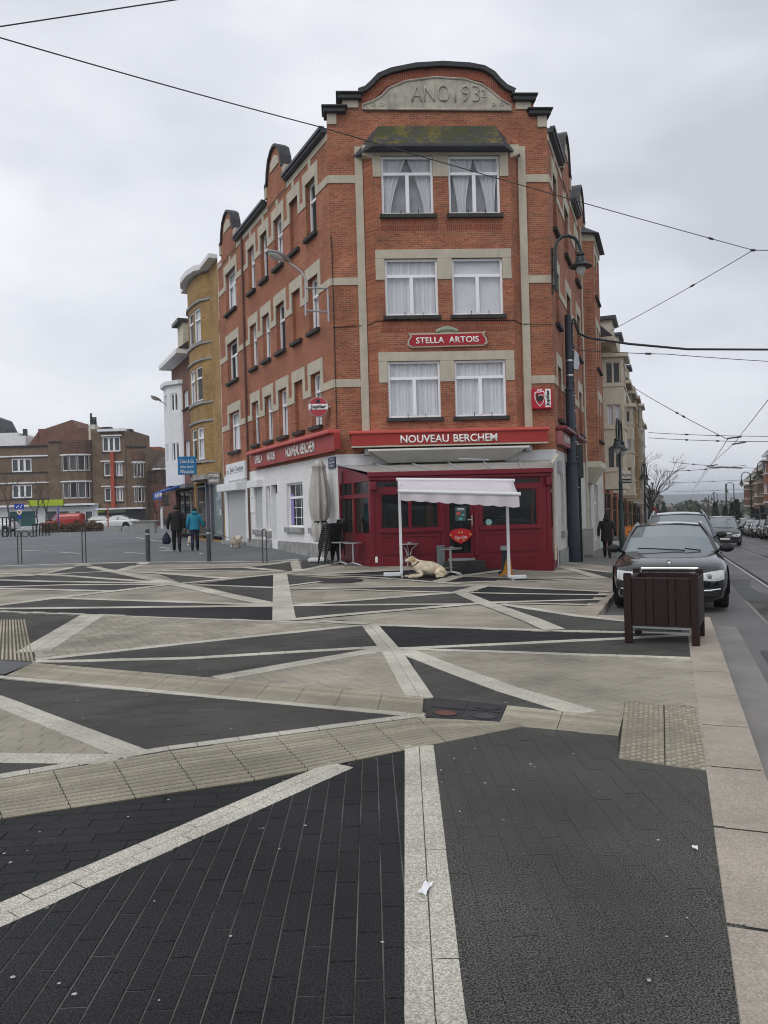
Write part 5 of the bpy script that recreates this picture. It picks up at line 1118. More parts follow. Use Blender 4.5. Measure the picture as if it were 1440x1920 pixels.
mb = MB(); mb.box(hd[0] + 0.2, hd[0] + 0.5, 0.06, 0.065, hd[2] + 0.08, hd[2] + 0.14); mb.build('sticker', MATS['gold'], dd, CF.M)
mb = MB(); c2, z2 = CF.px(917, 979); mb.xz([(c2 + 0.1 * math.cos(R(60 * k)), z2 + 0.1 * math.sin(R(60 * k))) for k in range(6)], 0.035, 0.04); mb.build('window_sticker', mk('teal_sticker', (0.25, 0.45, 0.42), 0.5), PT, CF.M)
# slanted sides
wl_, wr_ = FR.w(0.05, 0, 0), FR.w(WF - 0.08, 0, 0); fl, frr = CF.w(0, 0, 0), CF.w(CW, 0, 0)
for side, (A, B) in enumerate(((wl_, fl), (frr, wr_))):
    SF = Frame((A.x, A.y, 0), (B - A).to_2d()); ln = (B - A).length; zt0 = ZT
    gl = [(0.14, ln / 2 - 0.05, zs - 0.1, ZT - 0.62), (ln / 2 + 0.05, ln - 0.14, zs - 0.1, ZT - 0.62), (0.14, ln / 2 - 0.05, ZT - 0.5, ZT - 0.14), (ln / 2 + 0.05, ln - 0.14, ZT - 0.5, ZT - 0.14)]
    mb = MB(); wall_holes(mb, 0, ln, zb, ZT, [h + (0.07,) for h in gl]); zr = fz(800, 869)
    mb.poly([(0, 0, ZT), (ln, 0, ZT), (0, 0, zr)] if side == 0 else [(0, 0, ZT), (ln, 0, ZT), (ln, 0, zr)]); mb.build('side_wall', MATS['maroon'], PT, SF.M)
    for h in gl: pane(PT, SF.M, *h, 0.05)
    mb = MB(); mb.box(0, ln, -0.05, 0.02, zb, zp); mb.build('plinth', MATS['maroon'], PT, SF.M, bevel=0.012)
# interior seen through the panes: a long room with a wooden wall and a pale curtain
mb = MB(); mb.poly([(-0.8, 2.3, 0.01), (CW + 0.5, 2.3, 0.01), (CW + 0.5, 2.3, 2.9), (-0.8, 2.3, 2.9)]); mb.poly([(0.05, 0.12, 0.02), (CW - 0.05, 0.12, 0.02), (CW + 0.5, 2.3, 0.02), (-0.8, 2.3, 0.02)]); mb.build('interior', MATS['room'], PT, CF.M)
for x0, x1, y_ in ((h1[1] - 0.32, h1[1] - 0.12, 0.5), (h2[1] - 0.12, h2[1] - 0.04, 0.3), (-0.5, -0.2, 1.6)):
    mb = MB(); mb.box(x0, x1, y_, y_ + 0.1, 0.05, 2.5); mb.build('wooden_post', MATS['warm_wood'], PT, CF.M)
mb = MB(); curtain_mb(mb, -0.02, 0.35, 0.5, 2.3, 0.75, 0.04); mb.build('curtain', MATS['grey_paint'], PT, CF.M, smooth='full')
mk('lamp_warm', (1.0, 0.8, 0.5), 0.4)
for k in range(3):
    mb = MB(); mb.ball((-0.12 + k * 0.16, 0.6, 2.06), 0.025, 8, 6); mb.build('pendant_bulb', emis('bulb_%d' % k, (1.0, 0.72, 0.4), 3.0), PT, CF.M)
mb = MB(); mb.box(0.4, 2.2, 1.5, 1.9, 0.05, 1.1); mb.build('counter', MATS['warm_wood'], PT, CF.M)
# lean-to roof of grey glass panels with glazing bars
mk('roof_glass', (0.36, 0.34, 0.31), 0.35, 0.22, 2.5, spec=0.6); rp0 = [CF.w(CW * i / 6 * 1.012 - 0.03, 0.12, ZT + 0.10) for i in range(7)]; rp1 = [FR.w(0.02 + (WF - 0.06) * i / 6, 0.02, fz(800, 868.5)) for i in range(7)]
I4 = Matrix.Identity(4)
for i in range(6):
    mb = MB(); mb.poly([rp0[i], rp0[i + 1], rp1[i + 1], rp1[i]]); rf = mb.build('roof_pane', MATS['roof_glass'], PT, I4)
for i in range(7):
    mb = MB(); u_ = Vector((0, 0, 0.02)); mb.tube([rp0[i] + u_, rp1[i] + u_], 0.03, 5); mb.build('glazing_bar', MATS['grey_paint'], PT, I4)
mb = MB(); mb.tube([rp0[3] + Vector((0.0, 0.5, 0.35)), rp0[4] + Vector((0, 0.5, 0.30))], 0.03, 5); mb.build('roof_hatch', MATS['grey_paint'], PT, I4)
mb = MB(); e = CF.w(CW + 0.10, 0.05, 0); f_ = FR.w(WF - 0.02, 0.1, 0); mb.tube([e + Vector((0.05, 0.3, 0.0)), e + Vector((0.05, 0.3, 2.55)), e + Vector((-0.05, 0.1, 2.85)), f_ + Vector((0, -0.2, HW - 0.2))], 0.05, 7); mb.build('drain_pipe', MATS['cream_paint'], PT, I4, smooth=True)
mb = MB(); p_ = CF.px(706, 1050); mb.box(p_[0] - 0.04, p_[0] + 0.04, -0.08, -0.03, p_[1] - 0.08, p_[1] + 0.10); mb.build('socket_cover', MATS['sign_white'], PT, CF.M, bevel=0.03)
# ================================================================== NEIGHBOURING HOUSES
def facets(parent, FRM, pts, z0, z1, rows, wins, wall, fm='pvc', style='1', sill='bluestone', marg=0.18, cur=True, wname='bay_wall', gm='glass', skip=()):
    """bay or bow of flat facets through plan points (x, y); wins = facet indices with a window in each row"""
    for i in range(len(pts) - 1):
        A, B = FRM.M @ Vector((pts[i][0], pts[i][1], 0)), FRM.M @ Vector((pts[i + 1][0], pts[i + 1][1], 0))
        S = Frame((A.x, A.y, FRM.O.z), (B - A).to_2d()); ln = (B - A).length
        hs = [(marg, ln - marg, r0, r1, 0.12) for r0, r1 in rows] if i in wins else []
        mb = MB(); wall_holes(mb, 0, ln, z0, z1, hs, 0, 0.12); o = mb.build(wname, MATS[wall], parent, S.M)
        for k, h in enumerate(hs): window(parent, S.M, *h[:4], y=0.05, style=style, fm=fm, sill=sill, sill_h=0.09, sill_o=0.07, gm=gm, curtain=('full' if cur and (i + k) % 2 else None))
    mb = MB(); mb.poly([FRM.M @ Vector((p[0], p[1] * 0.4 + 0.1, z0 + 0.02)) for p in (pts[0], pts[-1])] + [FRM.M @ Vector((p[0], p[1] * 0.4 + 0.1, z1)) for p in (pts[-1], pts[0])]); mb.build('interior', MATS['room'], parent, Matrix.Identity(4))
def slab(parent, FRM, pts, z0, z1, mat, name, bevel=0.0, out=0.0):
    c = Vector((sum(p[0] for p in pts) / len(pts), sum(p[1] for p in pts) / len(pts)))
    q = [(p[0], p[1], z0) for p in pts]; mb = MB(); mb.prism(q, (0, 0, z1 - z0)); return mb.build(name, MATS[mat], parent, FRM.M, bevel=bevel)
def grow(pts, d, dx=None):
    """bay outline pushed outward by d"""
    r_ = []
    for i, p in enumerate(pts):
        a, b = pts[max(0, i - 1)], pts[min(len(pts) - 1, i + 1)]; e = Vector((b[0] - a[0], b[1] - a[1])).normalized(); n = Vector((e.y, -e.x)); r_.append((p[0] + n.x * d, p[1] + n.y * d))
    r_[0] = (pts[0][0] - d, pts[0][1]); r_[-1] = (pts[-1][0] + d, pts[-1][1]); return r_
# --- yellow brick house with a bow, left street side
YX0, YX1 = -21.2, XL - 0.03; zc = LF.px(411, 476)[1]; zshop = LF.px(416, 885)[1]
YH = thing('yellow_brick_house', 'narrow yellow brick house with a bowed front beside the red brick', 'house', M=LF.M @ Matrix.Translation((YX1, 0, 0)))
mb = MB(); wall_holes(mb, YX0, YX1, -0.5, zc, [(YX0 + 0.3, YX1 - 0.35, 0.3, zshop - 0.35, 0.5)], 0, 0.5); mb.build('wall', MATS['yellow_brick'], YH, LF.M)
bow = [(-20.5, 0.0), (-20.0, -0.34), (-19.2, -0.5), (-17.9, -0.5), (-16.9, -0.33), (-16.3, 0.0)]
yr = [(LF.px(385, 605, 1.0)[1], LF.px(385, 533, 1.0)[1]), (LF.px(385, 730, 1.0)[1], LF.px(385, 658, 1.0)[1]), (LF.px(390, 850, 1.0)[1], LF.px(390, 783, 1.0)[1])]
facets(YH, LF, bow, zshop, zc - 0.25, yr, (1, 2, 3), 'yellow_brick', style='1', sill='bluestone', marg=0.07)
for r0, r1 in yr: slab(YH, LF, grow(bow, 0.10), r1 + 0.25, r1 + 0.36, 'bluestone', 'string_course'); slab(YH, LF, grow(bow, 0.09), r0 - 0.20, r0 - 0.10, 'bluestone', 'sill_course')
slab(YH, LF, grow(bow, 0.38), zc - 0.15, zc + 0.16, 'white_paint', 'cornice', 0.03); slab(YH, LF, [(YX0, 0), (YX0, -0.45), (YX1, -0.45), (YX1, 0)], zc - 0.12, zc + 0.12, 'white_paint', 'cornice', 0.03)
slab(YH, LF, grow(bow, 0.08), zshop - 0.25, zshop, 'bluestone', 'shop_lintel')
mk('shop_green_glass', (0.20, 0.26, 0.25), 0.06, 0.15, 2, spec=0.6); mk('shop_grey', (0.16, 0.165, 0.185), 0.5, 0.1, 3)
mb = MB(); mb.box(YX0 + 0.3, YX1 - 0.35, 0.4, 0.5, 0.0, zshop - 0.35); mb.build('shop_back', MATS['room'], YH, LF.M)
for x0, x1, gm_ in ((YX1 - 2.6, YX1 - 0.5, 'shop_green_glass'), (YX1 - 3.6, YX1 - 2.8, 'glass_dark'), (YX0 + 0.5, YX1 - 3.8, 'glass_dark')):
    window(YH, LF.M, x0, x1, 0.5, zshop - 0.5, y=0.05, style='s', fm='shop_grey', gm=gm_, name='shop_window')
mb = MB(); mb.box(YX1 - 0.9, YX1 - 0.75, -0.02, 0.02, 1.6, 1.9); mb.build('window_notice', MATS['letter_white'], YH, LF.M)
for x in (YX1 - 0.3, YX1 - 2.75, YX1 - 3.7): 
    mb = MB(); mb.box(x - 0.1, x + 0.1, -0.06, 0.05, 0.2, zshop - 0.3); mb.build('shop_pillar', MATS['shop_grey'], YH, LF.M, bevel=0.01)
q0, q1 = LF.px(391, 885, 0.9), LF.px(413, 907, 0.9)
t = thing('shop_sign', 'grey projecting box sign reading STORE NINE', 'sign', M=Matrix.Translation(P(402, 897, 38.5))); S = WM[t.name]; kx = 38.5 / F_PX
mk('sign_grey', (0.23, 0.22, 0.20), 0.5, 0.06, 3)
mb = MB(); mb.box(-12 * kx, 12 * kx, -0.12, 0.12, -11 * kx, 11 * kx); mb.build('box', MATS['sign_grey'], t, S, bevel=0.02)
text('STORE', t, S, 0, 5 * kx, -0.122, 'letter_white', width=20 * kx, height=6 * kx, bold=0.03); text('NINE', t, S, 0, -5 * kx, -0.122, 'letter_white', width=18 * kx, height=6 * kx, bold=0.03)
mb = MB(); mb.tube([(12 * kx, 0, 0), (12 * kx + 0.5, 0.3, 0)], 0.03, 6); mb.build('bracket', MATS['black_plastic'], t, S)
# --- white bay house
HX0, HX1 = -26.9, YX0 - 0.03; zc2 = LF.px(352, 668)[1]
WH = thing('white_bay_house', 'lower house with a white boxed bay over a dark shopfront', 'house', M=LF.M @ Matrix.Translation((HX1, 0, 0)))
zsh = LF.px(330, 905, 1.0)[1]; wr = [(LF.px(330, 755, 1.0)[1], LF.px(330, 718, 1.0)[1]), (LF.px(330, 858, 1.0)[1], LF.px(330, 820, 1.0)[1])]
mb = MB(); wall_holes(mb, HX0, HX1, -0.5, zc2, [(HX1 - 2.3, HX1 - 0.9, r0, r1, 0.2) for r0, r1 in wr] + [(HX0 + 0.4, HX1 - 0.3, 0.2, zsh - 0.3, 0.5)]); mb.build('wall', MATS['dark_red_brick'], WH, LF.M)
for r0, r1 in wr: window(WH, LF.M, HX1 - 2.3, HX1 - 0.9, r0, r1, y=0.1, style='2', sill='dark_stone', curtain='full')
bay = [(-26.6, 0.0), (-26.5, -0.5), (-26.0, -0.7), (-24.7, -0.7), (-23.8, -0.1), (-23.75, 0.0)]
facets(WH, LF, bay, zsh, wr[0][1] + 0.5, wr, (2, 3), 'white_paint', style='2', sill=None, marg=0.25, cur=False); slab(WH, LF, grow(bay, 0.2), wr[0][1] + 0.5, wr[0][1] + 0.75, 'white_paint', 'bay_cornice', 0.02); slab(WH, LF, bay, zsh - 0.05, zsh, 'white_paint', 'bay_floor')
slab(WH, LF, [(HX0, 0.3), (HX0, -0.8), (HX1, -0.8), (HX1, 0.3)], zc2, zc2 + 0.3, 'white_paint', 'eaves', 0.03)
mb = MB(); mb.prism([(HX0, -0.7, zc2 + 0.30), (HX1, -0.7, zc2 + 0.30), (HX1, 3.0, zc2 + 3.0), (HX0, 3.0, zc2 + 3.0)], (0, 0.5, -0.2)); mb.build('roof', MATS['slate_roof'], WH, LF.M)
mb = MB(); mb.box(HX1 - 1.9, HX1 - 0.4, -0.3, 1.8, zc2 + 0.35, zc2 + 1.9); dm = mb.build('dormer', MATS['cream_paint'], WH, LF.M); mb = MB(); mb.box(HX1 - 2.1, HX1 - 0.3, -0.6, 1.9, zc2 + 1.9, zc2 + 2.1); mb.build('dormer_roof', MATS['gutter'], dm, LF.M)
mb = MB(); mb.box(HX0 + 0.4, HX1 - 0.3, 0.4, 0.5, 0.1, zsh); mb.build('shop_back', MATS['room'], WH, LF.M)
for i in range(3): window(WH, LF.M, HX0 + 0.5 + i * 1.8, HX0 + 2.2 + i * 1.8, 0.5, zsh - 0.4, y=0.1, style='s', fm='dark_frame' if i < 2 else 'cream_paint', gm='glass_dark', name='shop_window')
mb = MB(); mb.box(HX0, HX1, -0.5, 0.0, zsh - 0.28, zsh - 0.06); mb.build('shop_lintel', MATS['shop_grey'], WH, LF.M)
# blue awning and blue sign
mk('blue_cloth', (0.015, 0.07, 0.36), 0.6, 0.08, 3); mk('blue_sign', (0.012, 0.16, 0.36), 0.45, 0.06, 3)
_A = lambda x, y, Y: P(x, y, Y)
t = thing('shop_awning', 'small bright blue awning over the dark shop beyond the couple', 'awning', loc=LF.w(-27, 1.3, 2.6))
ax0, ax1 = -25.9, -22.9; zt_, zb_ = LF.px(335, 908, 0.2)[1], LF.px(325, 917, 1.6)[1]
mb = MB(); mb.poly([(ax0, -0.05, zt_), (ax1, -0.05, zt_), (ax1, -1.5, zb_), (ax0, -1.5, zb_)]); mb.poly([(ax1, -0.05, zt_), (ax1, -0.05, zt_ - 0.1), (ax1, -1.5, zb_ - 0.1), (ax1, -1.5, zb_)]); mb.build('cloth', MATS['blue_cloth'], t, LF.M)
mb = MB(); mb.box(ax0, ax1, -1.53, -1.5, zb_ - 0.42, zb_); mb.build('valance', MATS['blue_cloth'], t, LF.M)
text('ALL-ETE 1903', t, LF.M, (ax0 + ax1) / 2 + 0.4, zb_ - 0.2, -1.532, 'letter_white', width=2.3, height=0.24, bold=0.03)
SB = Matrix.Translation(P(351, 873, 37.5)) @ Matrix.Rotation(R(6), 4, 'Z'); kx = 37.5 / F_PX
t = thing('shop_sign', 'square blue hanging sign with white script for the laundrette', 'sign', M=SB)
mb = MB(); mb.box(-17 * kx, 17 * kx, -0.06, 0.06, -17 * kx, 17 * kx); mb.build('board', MATS['blue_sign'], t, SB, bevel=0.01)
for s_, dz, w_, h_ in (('Clean & Go', 8, 26, 7), ('Salon Lavoir', -2, 25, 5), ('Wassalon', -11, 25, 7)): text(s_, t, SB, 0, dz * kx, -0.064, 'letter_white', width=w_ * kx, height=h_ * kx, shear=0.3)
mb = MB(); mb.tube([(5 * kx, 0, -17 * kx), (8 * kx, 0.2, -22 * kx)], 0.03, 5); mb.tube([(17 * kx, 0, 4 * kx), (25 * kx, 0.4, 4 * kx)], 0.03, 5); mb.build('bracket', MATS['black_plastic'], t, SB, kind='stuff')
# --- terrace beyond the corner building on the right street
def gz(FRM, x): q = FRM.w(x, 0, 0); return g(q.x, q.y)
def terrace(FRM, x0, x1, H, wall, trim, bay, name, label, top='cornice', roofm='slate_roof', rows=3, shop='dark_frame', bayw=None, group=None, side=1):
    """terraced house: wall, window rows, boxed bay, cornice, attic"""
    b0 = gz(FRM, (x0 + x1) / 2); t = thing(name, label, 'house', M=FRM.M @ Matrix.Translation(((x0 + x1) / 2, 0, b0)), group=group)
    gfl = b0 + 3.7; fh = (H - 4.2) / rows; z1 = b0 + H; W_ = x1 - x0; hs = []; rr = []
    for r_ in range(rows): rr.append((gfl + r_ * fh + 0.85, gfl + r_ * fh + fh - 0.35))
    bw = bayw or W_ * 0.45; bx0_ = x0 + (1.5 if side > 0 else 0.5); bx1_ = bx0_ + bw
    for r0, r1 in rr:
        hs.append((bx1_ + 0.35, min(bx1_ + 1.5, x1 - 0.25), r0, r1, 0.18))
    shp = (x0 + 0.5, x1 - 0.5, b0 + 0.35, b0 + 3.1, 0.4)
    mb = MB(); wall_holes(mb, x0 + 0.01, x1 - 0.01, b0 - 2, z1, hs + [shp]); mb.build('wall', MATS[wall], t, FRM.M)
    mb = MB(); mb.poly([(x0, 0.45, b0), (x1, 0.45, b0), (x1, 0.45, z1), (x0, 0.45, z1)]); mb.build('interior', MATS['room'], t, FRM.M)
    for h in hs: window(t, FRM.M, *h[:4], y=0.1, style='1', sill='bluestone', curtain='full')
    for i in range(2): window(t, FRM.M, shp[0] + i * (shp[1] - shp[0]) / 2 + 0.05, shp[0] + (i + 1) * (shp[1] - shp[0]) / 2 - 0.05, shp[2], shp[3], y=0.1, style='1', fm=shop, gm='glass_dark', name='shop_window')
    if bay:
        mat, p_ = bay; pts = [(bx0_, 0.0), (bx0_ + 0.25, -p_), (bx1_ - 0.25, -p_), (bx1_, 0.0)]
        facets(t, FRM, pts, gfl - 0.2, z1 - 0.6, rr, (0, 1) if side > 0 else (1, 2), mat, style='2', fm=trim, sill=None, marg=0.16)
        slab(t, FRM, grow(pts, 0.06), gfl - 0.35, gfl - 0.18, trim, 'bay_floor'); slab(t, FRM, grow(pts, 0.3), z1 - 0.6, z1 - 0.35, trim, 'bay_cornice', 0.02)
        for r0, r1 in rr: slab(t, FRM, grow(pts, 0.07), r0 - 0.18, r0 - 0.06, trim, 'sill_course')
    slab(t, FRM, [(x0, 0.2), (x0, -0.85), (x1, -0.85), (x1, 0.2)], z1, z1 + 0.32, trim, 'cornice', 0.04)
    mb = MB(); mb.poly([(x0, -0.75, z1 + 0.32), (x1, -0.75, z1 + 0.32), (x1, 1.2, z1 + 2.2), (x0, 1.2, z1 + 2.2)])
    for x in (x0, x1): mb.poly([(x, -0.75, z1 + 0.32), (x, 1.2, z1 + 2.2), (x, 6, z1 + 2.2), (x, 6, z1 + 0.3)])
    mb.poly([(x0, 1.2, z1 + 2.2), (x1, 1.2, z1 + 2.2), (x1, 8, z1 + 2.2), (x0, 8, z1 + 2.2)]); mb.build('roof', MATS[roofm], t, FRM.M)
    if top == 'dormer':
        xm = (x0 + x1) / 2; mb = MB(); mb.box(xm - 1.1, xm + 1.1, -0.55, 2.0, z1 + 0.33, z1 + 1.75); d_ = mb.build('dormer', MATS[trim], t, FRM.M); slab(d_, FRM, [(xm - 1.3, 2), (xm - 1.3, -0.8), (xm + 1.3, -0.8), (xm + 1.3, 2)], z1 + 1.75, z1 + 1.95, 'gutter', 'dormer_roof')
    mb = MB(); mb.poly([(x0 + 0.01, 0, b0 - 2), (x0 + 0.01, 9, b0 - 2), (x0 + 0.01, 9, z1 + 1.5), (x0 + 0.01, 0, z1)]); mb.build('side_wall', MATS['grey_brick'], t, FRM.M)
    return t
mk('pale_paint', (0.60, 0.57, 0.50), 0.7, 0.1, 1.5, stain=0.3); mk('tan_paint', (0.40, 0.345, 0.265), 0.7, 0.1, 1.5, stain=0.3)
xa = XR + 0.02
for i, a in enumerate([
    (6.6, 11.6, 'red_brick', 'cream_paint', ('cream_paint', 1.15), 'terraced_house', 'red brick house with tall cream bay just past the corner building', 'dormer', 3),
    (5.6, 12.0, 'red_brick', 'pale_paint', ('dark_red_brick', 0.6), 'terraced_house', 'second terraced house past the corner, dark red brick with pale cornice', 'dormer', 3),
    (6.5, 10.4, 'orange_brick', 'cream_paint', ('cream_paint', 1.1), 'terraced_house', 'third terraced house past the corner, cream bay above an orange wall', 'cornice', 3),
    (8.0, 12.4, 'orange_brick', 'tan_paint', ('grey_brick', 0.8), 'terraced_house', 'fourth terraced house past the corner, grey brown bay with tan trim', 'dormer', 3),
    (9.0, 13.2, 'yellow_brick', 'tan_paint', ('yellow_brick', 0.9), 'terraced_house', 'fifth terraced house past the corner, ochre bay under a dark roof', 'cornice', 3),
    (10.0, 13.8, 'brown_brick', 'cream_paint', ('tan_paint', 1.0), 'terraced_house', 'sixth terraced house past the corner, brown brick, behind a lamp', 'cornice', 3),
    (12.0, 13.0, 'grey_brick', 'tan_paint', ('pale_paint', 0.9), 'terraced_house', 'farthest tall house of the left row before the bare tree', 'cornice', 3)]):
    terrace(RF, xa, xa + a[0], a[1], a[2], a[3], a[4], a[5], a[6], a[7], rows=a[8], group='terraced houses along the tram street'); xa += a[0]
XEND = xa
# lower far houses on the left of the street, red awnings
for i, (dx, W_, H, m_) in enumerate([(26, 14, 7.5, 'dark_red_brick'), (46, 16, 9, 'grey_brick'), (75, 22, 7, 'brown_brick'), (110, 26, 8, 'grey_brick')]):
    z0 = gz(RF, XEND + dx); t = thing('distant_house', ['low red brick house with a pitched roof beyond the bare tree', 'grey house with chimneys farther down the tram street', 'brown block far down on the left of the tram street', 'last pale block before the wooded hill'][i], 'house', M=RF.M @ Matrix.Translation((XEND + dx, 2, z0)))
    x0, x1 = XEND + dx, XEND + dx + W_; hs = [(x0 + 1 + k * 3.2, x0 + 2.4 + k * 3.2, z0 + 1.0 + r_ * 3, z0 + 2.6 + r_ * 3, 0.2) for k in range(int(W_ / 3.4)) for r_ in range(2)]
    mb = MB(); wall_holes(mb, x0, x1, z0 - 2, z0 + H, hs, 0); mb.poly([(x0, 0, z0 - 2), (x0, 0, z0 + H), (x0, 4.5, z0 + H + 3), (x0, 9, z0 + H), (x0, 9, z0 - 2)]); mb.build('wall', MATS[m_], t, RF.M @ Matrix.Translation((0, i * 0.5 + 1.0, 0)))
    mb = MB(); mb.prism([(x0 - 0.3, -0.4, z0 + H - 0.1), (x1 + 0.3, -0.4, z0 + H - 0.1), (x1 + 0.3, 4.5, z0 + H + 3.1), (x0 - 0.3, 4.5, z0 + H + 3.1)], (0, 0, 0.2)); mb.build('roof', MATS['dark_red_brick' if i == 1 else 'slate_roof'], t, RF.M @ Matrix.Translation((0, i * 0.5 + 1.0, 0)))
    mb = MB(); mb.box(x0 + 2, x0 + 3, 4, 5, z0 + H + 1, z0 + H + 4.2); mb.build('chimney', MATS['orange_brick'], t, RF.M)
    for h in hs: window(t, RF.M @ Matrix.Translation((0, i * 0.5 + 1.0, 0)), *h[:4], y=0.08, style='s', gm='glass_dark')
# --- houses on the far side of the tram street (right edge of the picture)
OF = Frame((*st2(0, 11.4), 0), -DR)
so = -74.0
for i, (W_, H, m_, tr_, lab) in enumerate([
    (11, 9.6, 'brown_brick', 'pale_paint', 'nearest house across the tram street, pale eaves under a dark mansard'),
    (9, 10, 'dark_red_brick', 'pale_paint', 'dark brick house second on the far side of the tram street'),
    (9, 8.8, 'orange_brick', 'white_paint', 'bright orange brick house with white bands across the street'),
    (12, 7.6, 'brown_brick', 'cream_paint', 'brown house fourth on the far side of the tram street'), (14, 7.0, 'dark_red_brick', 'cream_paint', 'low dark house farthest on the right side of the street')]):
    terrace(OF, so - W_, so, H, m_, tr_, (m_ if i != 0 else 'pale_paint', 0.8), 'terraced_house', lab, 'dormer' if i == 0 else 'cornice', rows=2, group='houses across the tram street', side=-1); so -= W_
# ================================================================== FAR SIDE OF THE SQUARE
FY = 96.0; FF = Frame((0, FY, 0), (1, 0)); gf = 0.42
def fr_(x0, x1, y0, y1): a0, z1 = FF.px(x0, (y0 + y1) / 2); a1, _ = FF.px(x1, (y0 + y1) / 2); return a0, a1, FF.px((x0 + x1) / 2, y1)[1], FF.px((x0 + x1) / 2, y0)[1]
def frd(x0, x1, y0, y1, d):
    q = fr_(x0, x1, y0, y1); k = (FY + d) / FY; return q[0] * k, q[1] * k, EYE + (q[2] - EYE) * k, EYE + (q[3] - EYE) * k
def fb(parent, mat, name, x0, x1, y0, y1, o0=0.0, o1=0.3, bevel=0.0):
    q = fr_(x0, x1, y0, y1); mb = MB(); mb.box(q[0], q[1], -o1, -o0, q[2], q[3]); return mb.build(name, MATS[mat], parent, FF.M, bevel=bevel)
def fwin(parent, x0, x1, y0, y1, style='3', o=0.0, fm='pvc', cur='full', gm='glass_dark'):
    q = fr_(x0, x1, y0, y1); return window(parent, FF.M @ Matrix.Translation((0, -o, 0)), *q, y=0.1, style=style, fm=fm, sill='dark_stone', curtain=cur, fw=0.16, sill_h=0.15, gm=gm)
def fwall(parent, mat, x0, x1, y0, holes, o=0.0, d=10, y1=None, name='wall'):
    q = fr_(x0, x1, y0, 990); hs = [fr_(*h) + (0.25,) for h in holes]; z0 = q[2] - 2 if y1 is None else fr_(x0, x1, y0, y1)[2]
    mb = MB(); wall_holes(mb, q[0], q[1], z0, q[3], hs, -o); mb.poly([(q[1], -o, z0), (q[1], d, z0), (q[1], d, q[3]), (q[1], -o, q[3])]); mb.poly([(q[0], -o, q[3]), (q[1], -o, q[3]), (q[1], d, q[3]), (q[0], d, q[3])]); mb.poly([(q[0], -o, z0), (q[0], -o, q[3]), (q[0], d, q[3]), (q[0], d, z0)])
    mb.build(name, MATS[mat], parent, FF.M); mb = MB(); mb.poly([(q[0], 0.6 - o, z0), (q[1], 0.6 - o, z0), (q[1], 0.6 - o, q[3]), (q[0], 0.6 - o, q[3])]); mb.build('interior', MATS['room'], parent, FF.M)
A = thing('apartment_block', 'long brown brick apartment block with a curved bay across the square', 'building', loc=FF.w(FF.px(60, 980)[0], 0, gf))
wA = [(21, 59, 859.5, 885), (22, 60, 909, 934), (-48, -10, 860.5, 886), (-48, -10, 910, 935)]
fwall(A, 'brown_brick', -90, 94, 838, wA)
for w_ in wA: fwin(A, *w_)
for y in (855.5, 905.5): fb(A, 'white_paint', 'lintel_band', -90, 94, y, y + 2.5, 0, 0.2)
for y in (886.5, 937): fb(A, 'dark_stone', 'sill_band', -90, 94, y, y + 1.6, 0, 0.12)
fb(A, 'coping', 'coping', -90, 95, 836.5, 839, -0.3, 0.2)
fwall(A, 'brown_brick', 94, 173, 828, [], o=0.35); fb(A, 'coping', 'coping', 94, 173, 827, 829, -0.3, 0.5)
q = fr_(118, 172.5, 905, 936); bowA = [(q[0], -0.35), (q[0] + 0.35, -0.9), (q[0] + 1.3, -1.2), (q[1] - 1.3, -1.2), (q[1] - 0.35, -0.9), (q[1], -0.35)]
facets(A, FF, bowA, fr_(111, 172, 852, 950)[2], fr_(111, 172, 829, 900)[3], [fr_(118, 172, 904, 934)[2:], fr_(118, 172, 855, 883)[2:]], (0, 1, 2, 3, 4), 'brown_brick', style='s', marg=0.08, gm='glass_dark')
for y in (829.5, 834, 838.5, 843, 847.5): slab(A, FF, grow(bowA, 0.10), fr_(120, 172, y, y + 2)[2], fr_(120, 172, y, y + 2)[3], 'dark_red_brick', 'brick_rib')
for y in (852.5, 902): slab(A, FF, grow(bowA, 0.15), fr_(120, 172, y, y + 2.3)[2], fr_(120, 172, y, y + 2.3)[3], 'white_paint', 'lintel_band')
mk('lime', (0.38, 0.50, 0.02), 0.5, 0.08, 2); mk('teal_shop', (0.03, 0.10, 0.10), 0.4, 0.1, 2); mk('salmon', (0.36, 0.075, 0.045), 0.6, 0.1, 2)
fb(A, 'white_paint', 'ground_floor', -90, 186, 949, 1000, -0.2, 0.42); fb(A, 'white_paint', 'shop_canopy', -90, 186, 947, 950.5, 0, 1.4)
for x0, x1 in ((-70, -20), (20, 72), (90, 112), (113, 134), (143, 155), (162, 178)):
    w_ = window(A, FF.M @ Matrix.Translation((0, -0.56, 0)), *fr_(x0, x1, 957, 989), y=0.02, style='s', fm='pvc', gm='teal_shop' if x0 < 80 else 'glass_dark', fw=0.12, name='shop_window')
t = thing('shop_sign', 'lime green fascia sign on the apartment block across the square', 'sign', loc=FF.w(FF.px(96, 942)[0], 1.4, 3)); fb(t, 'lime', 'board', 64, 128, 937.5, 948.5, 1.41, 1.6)
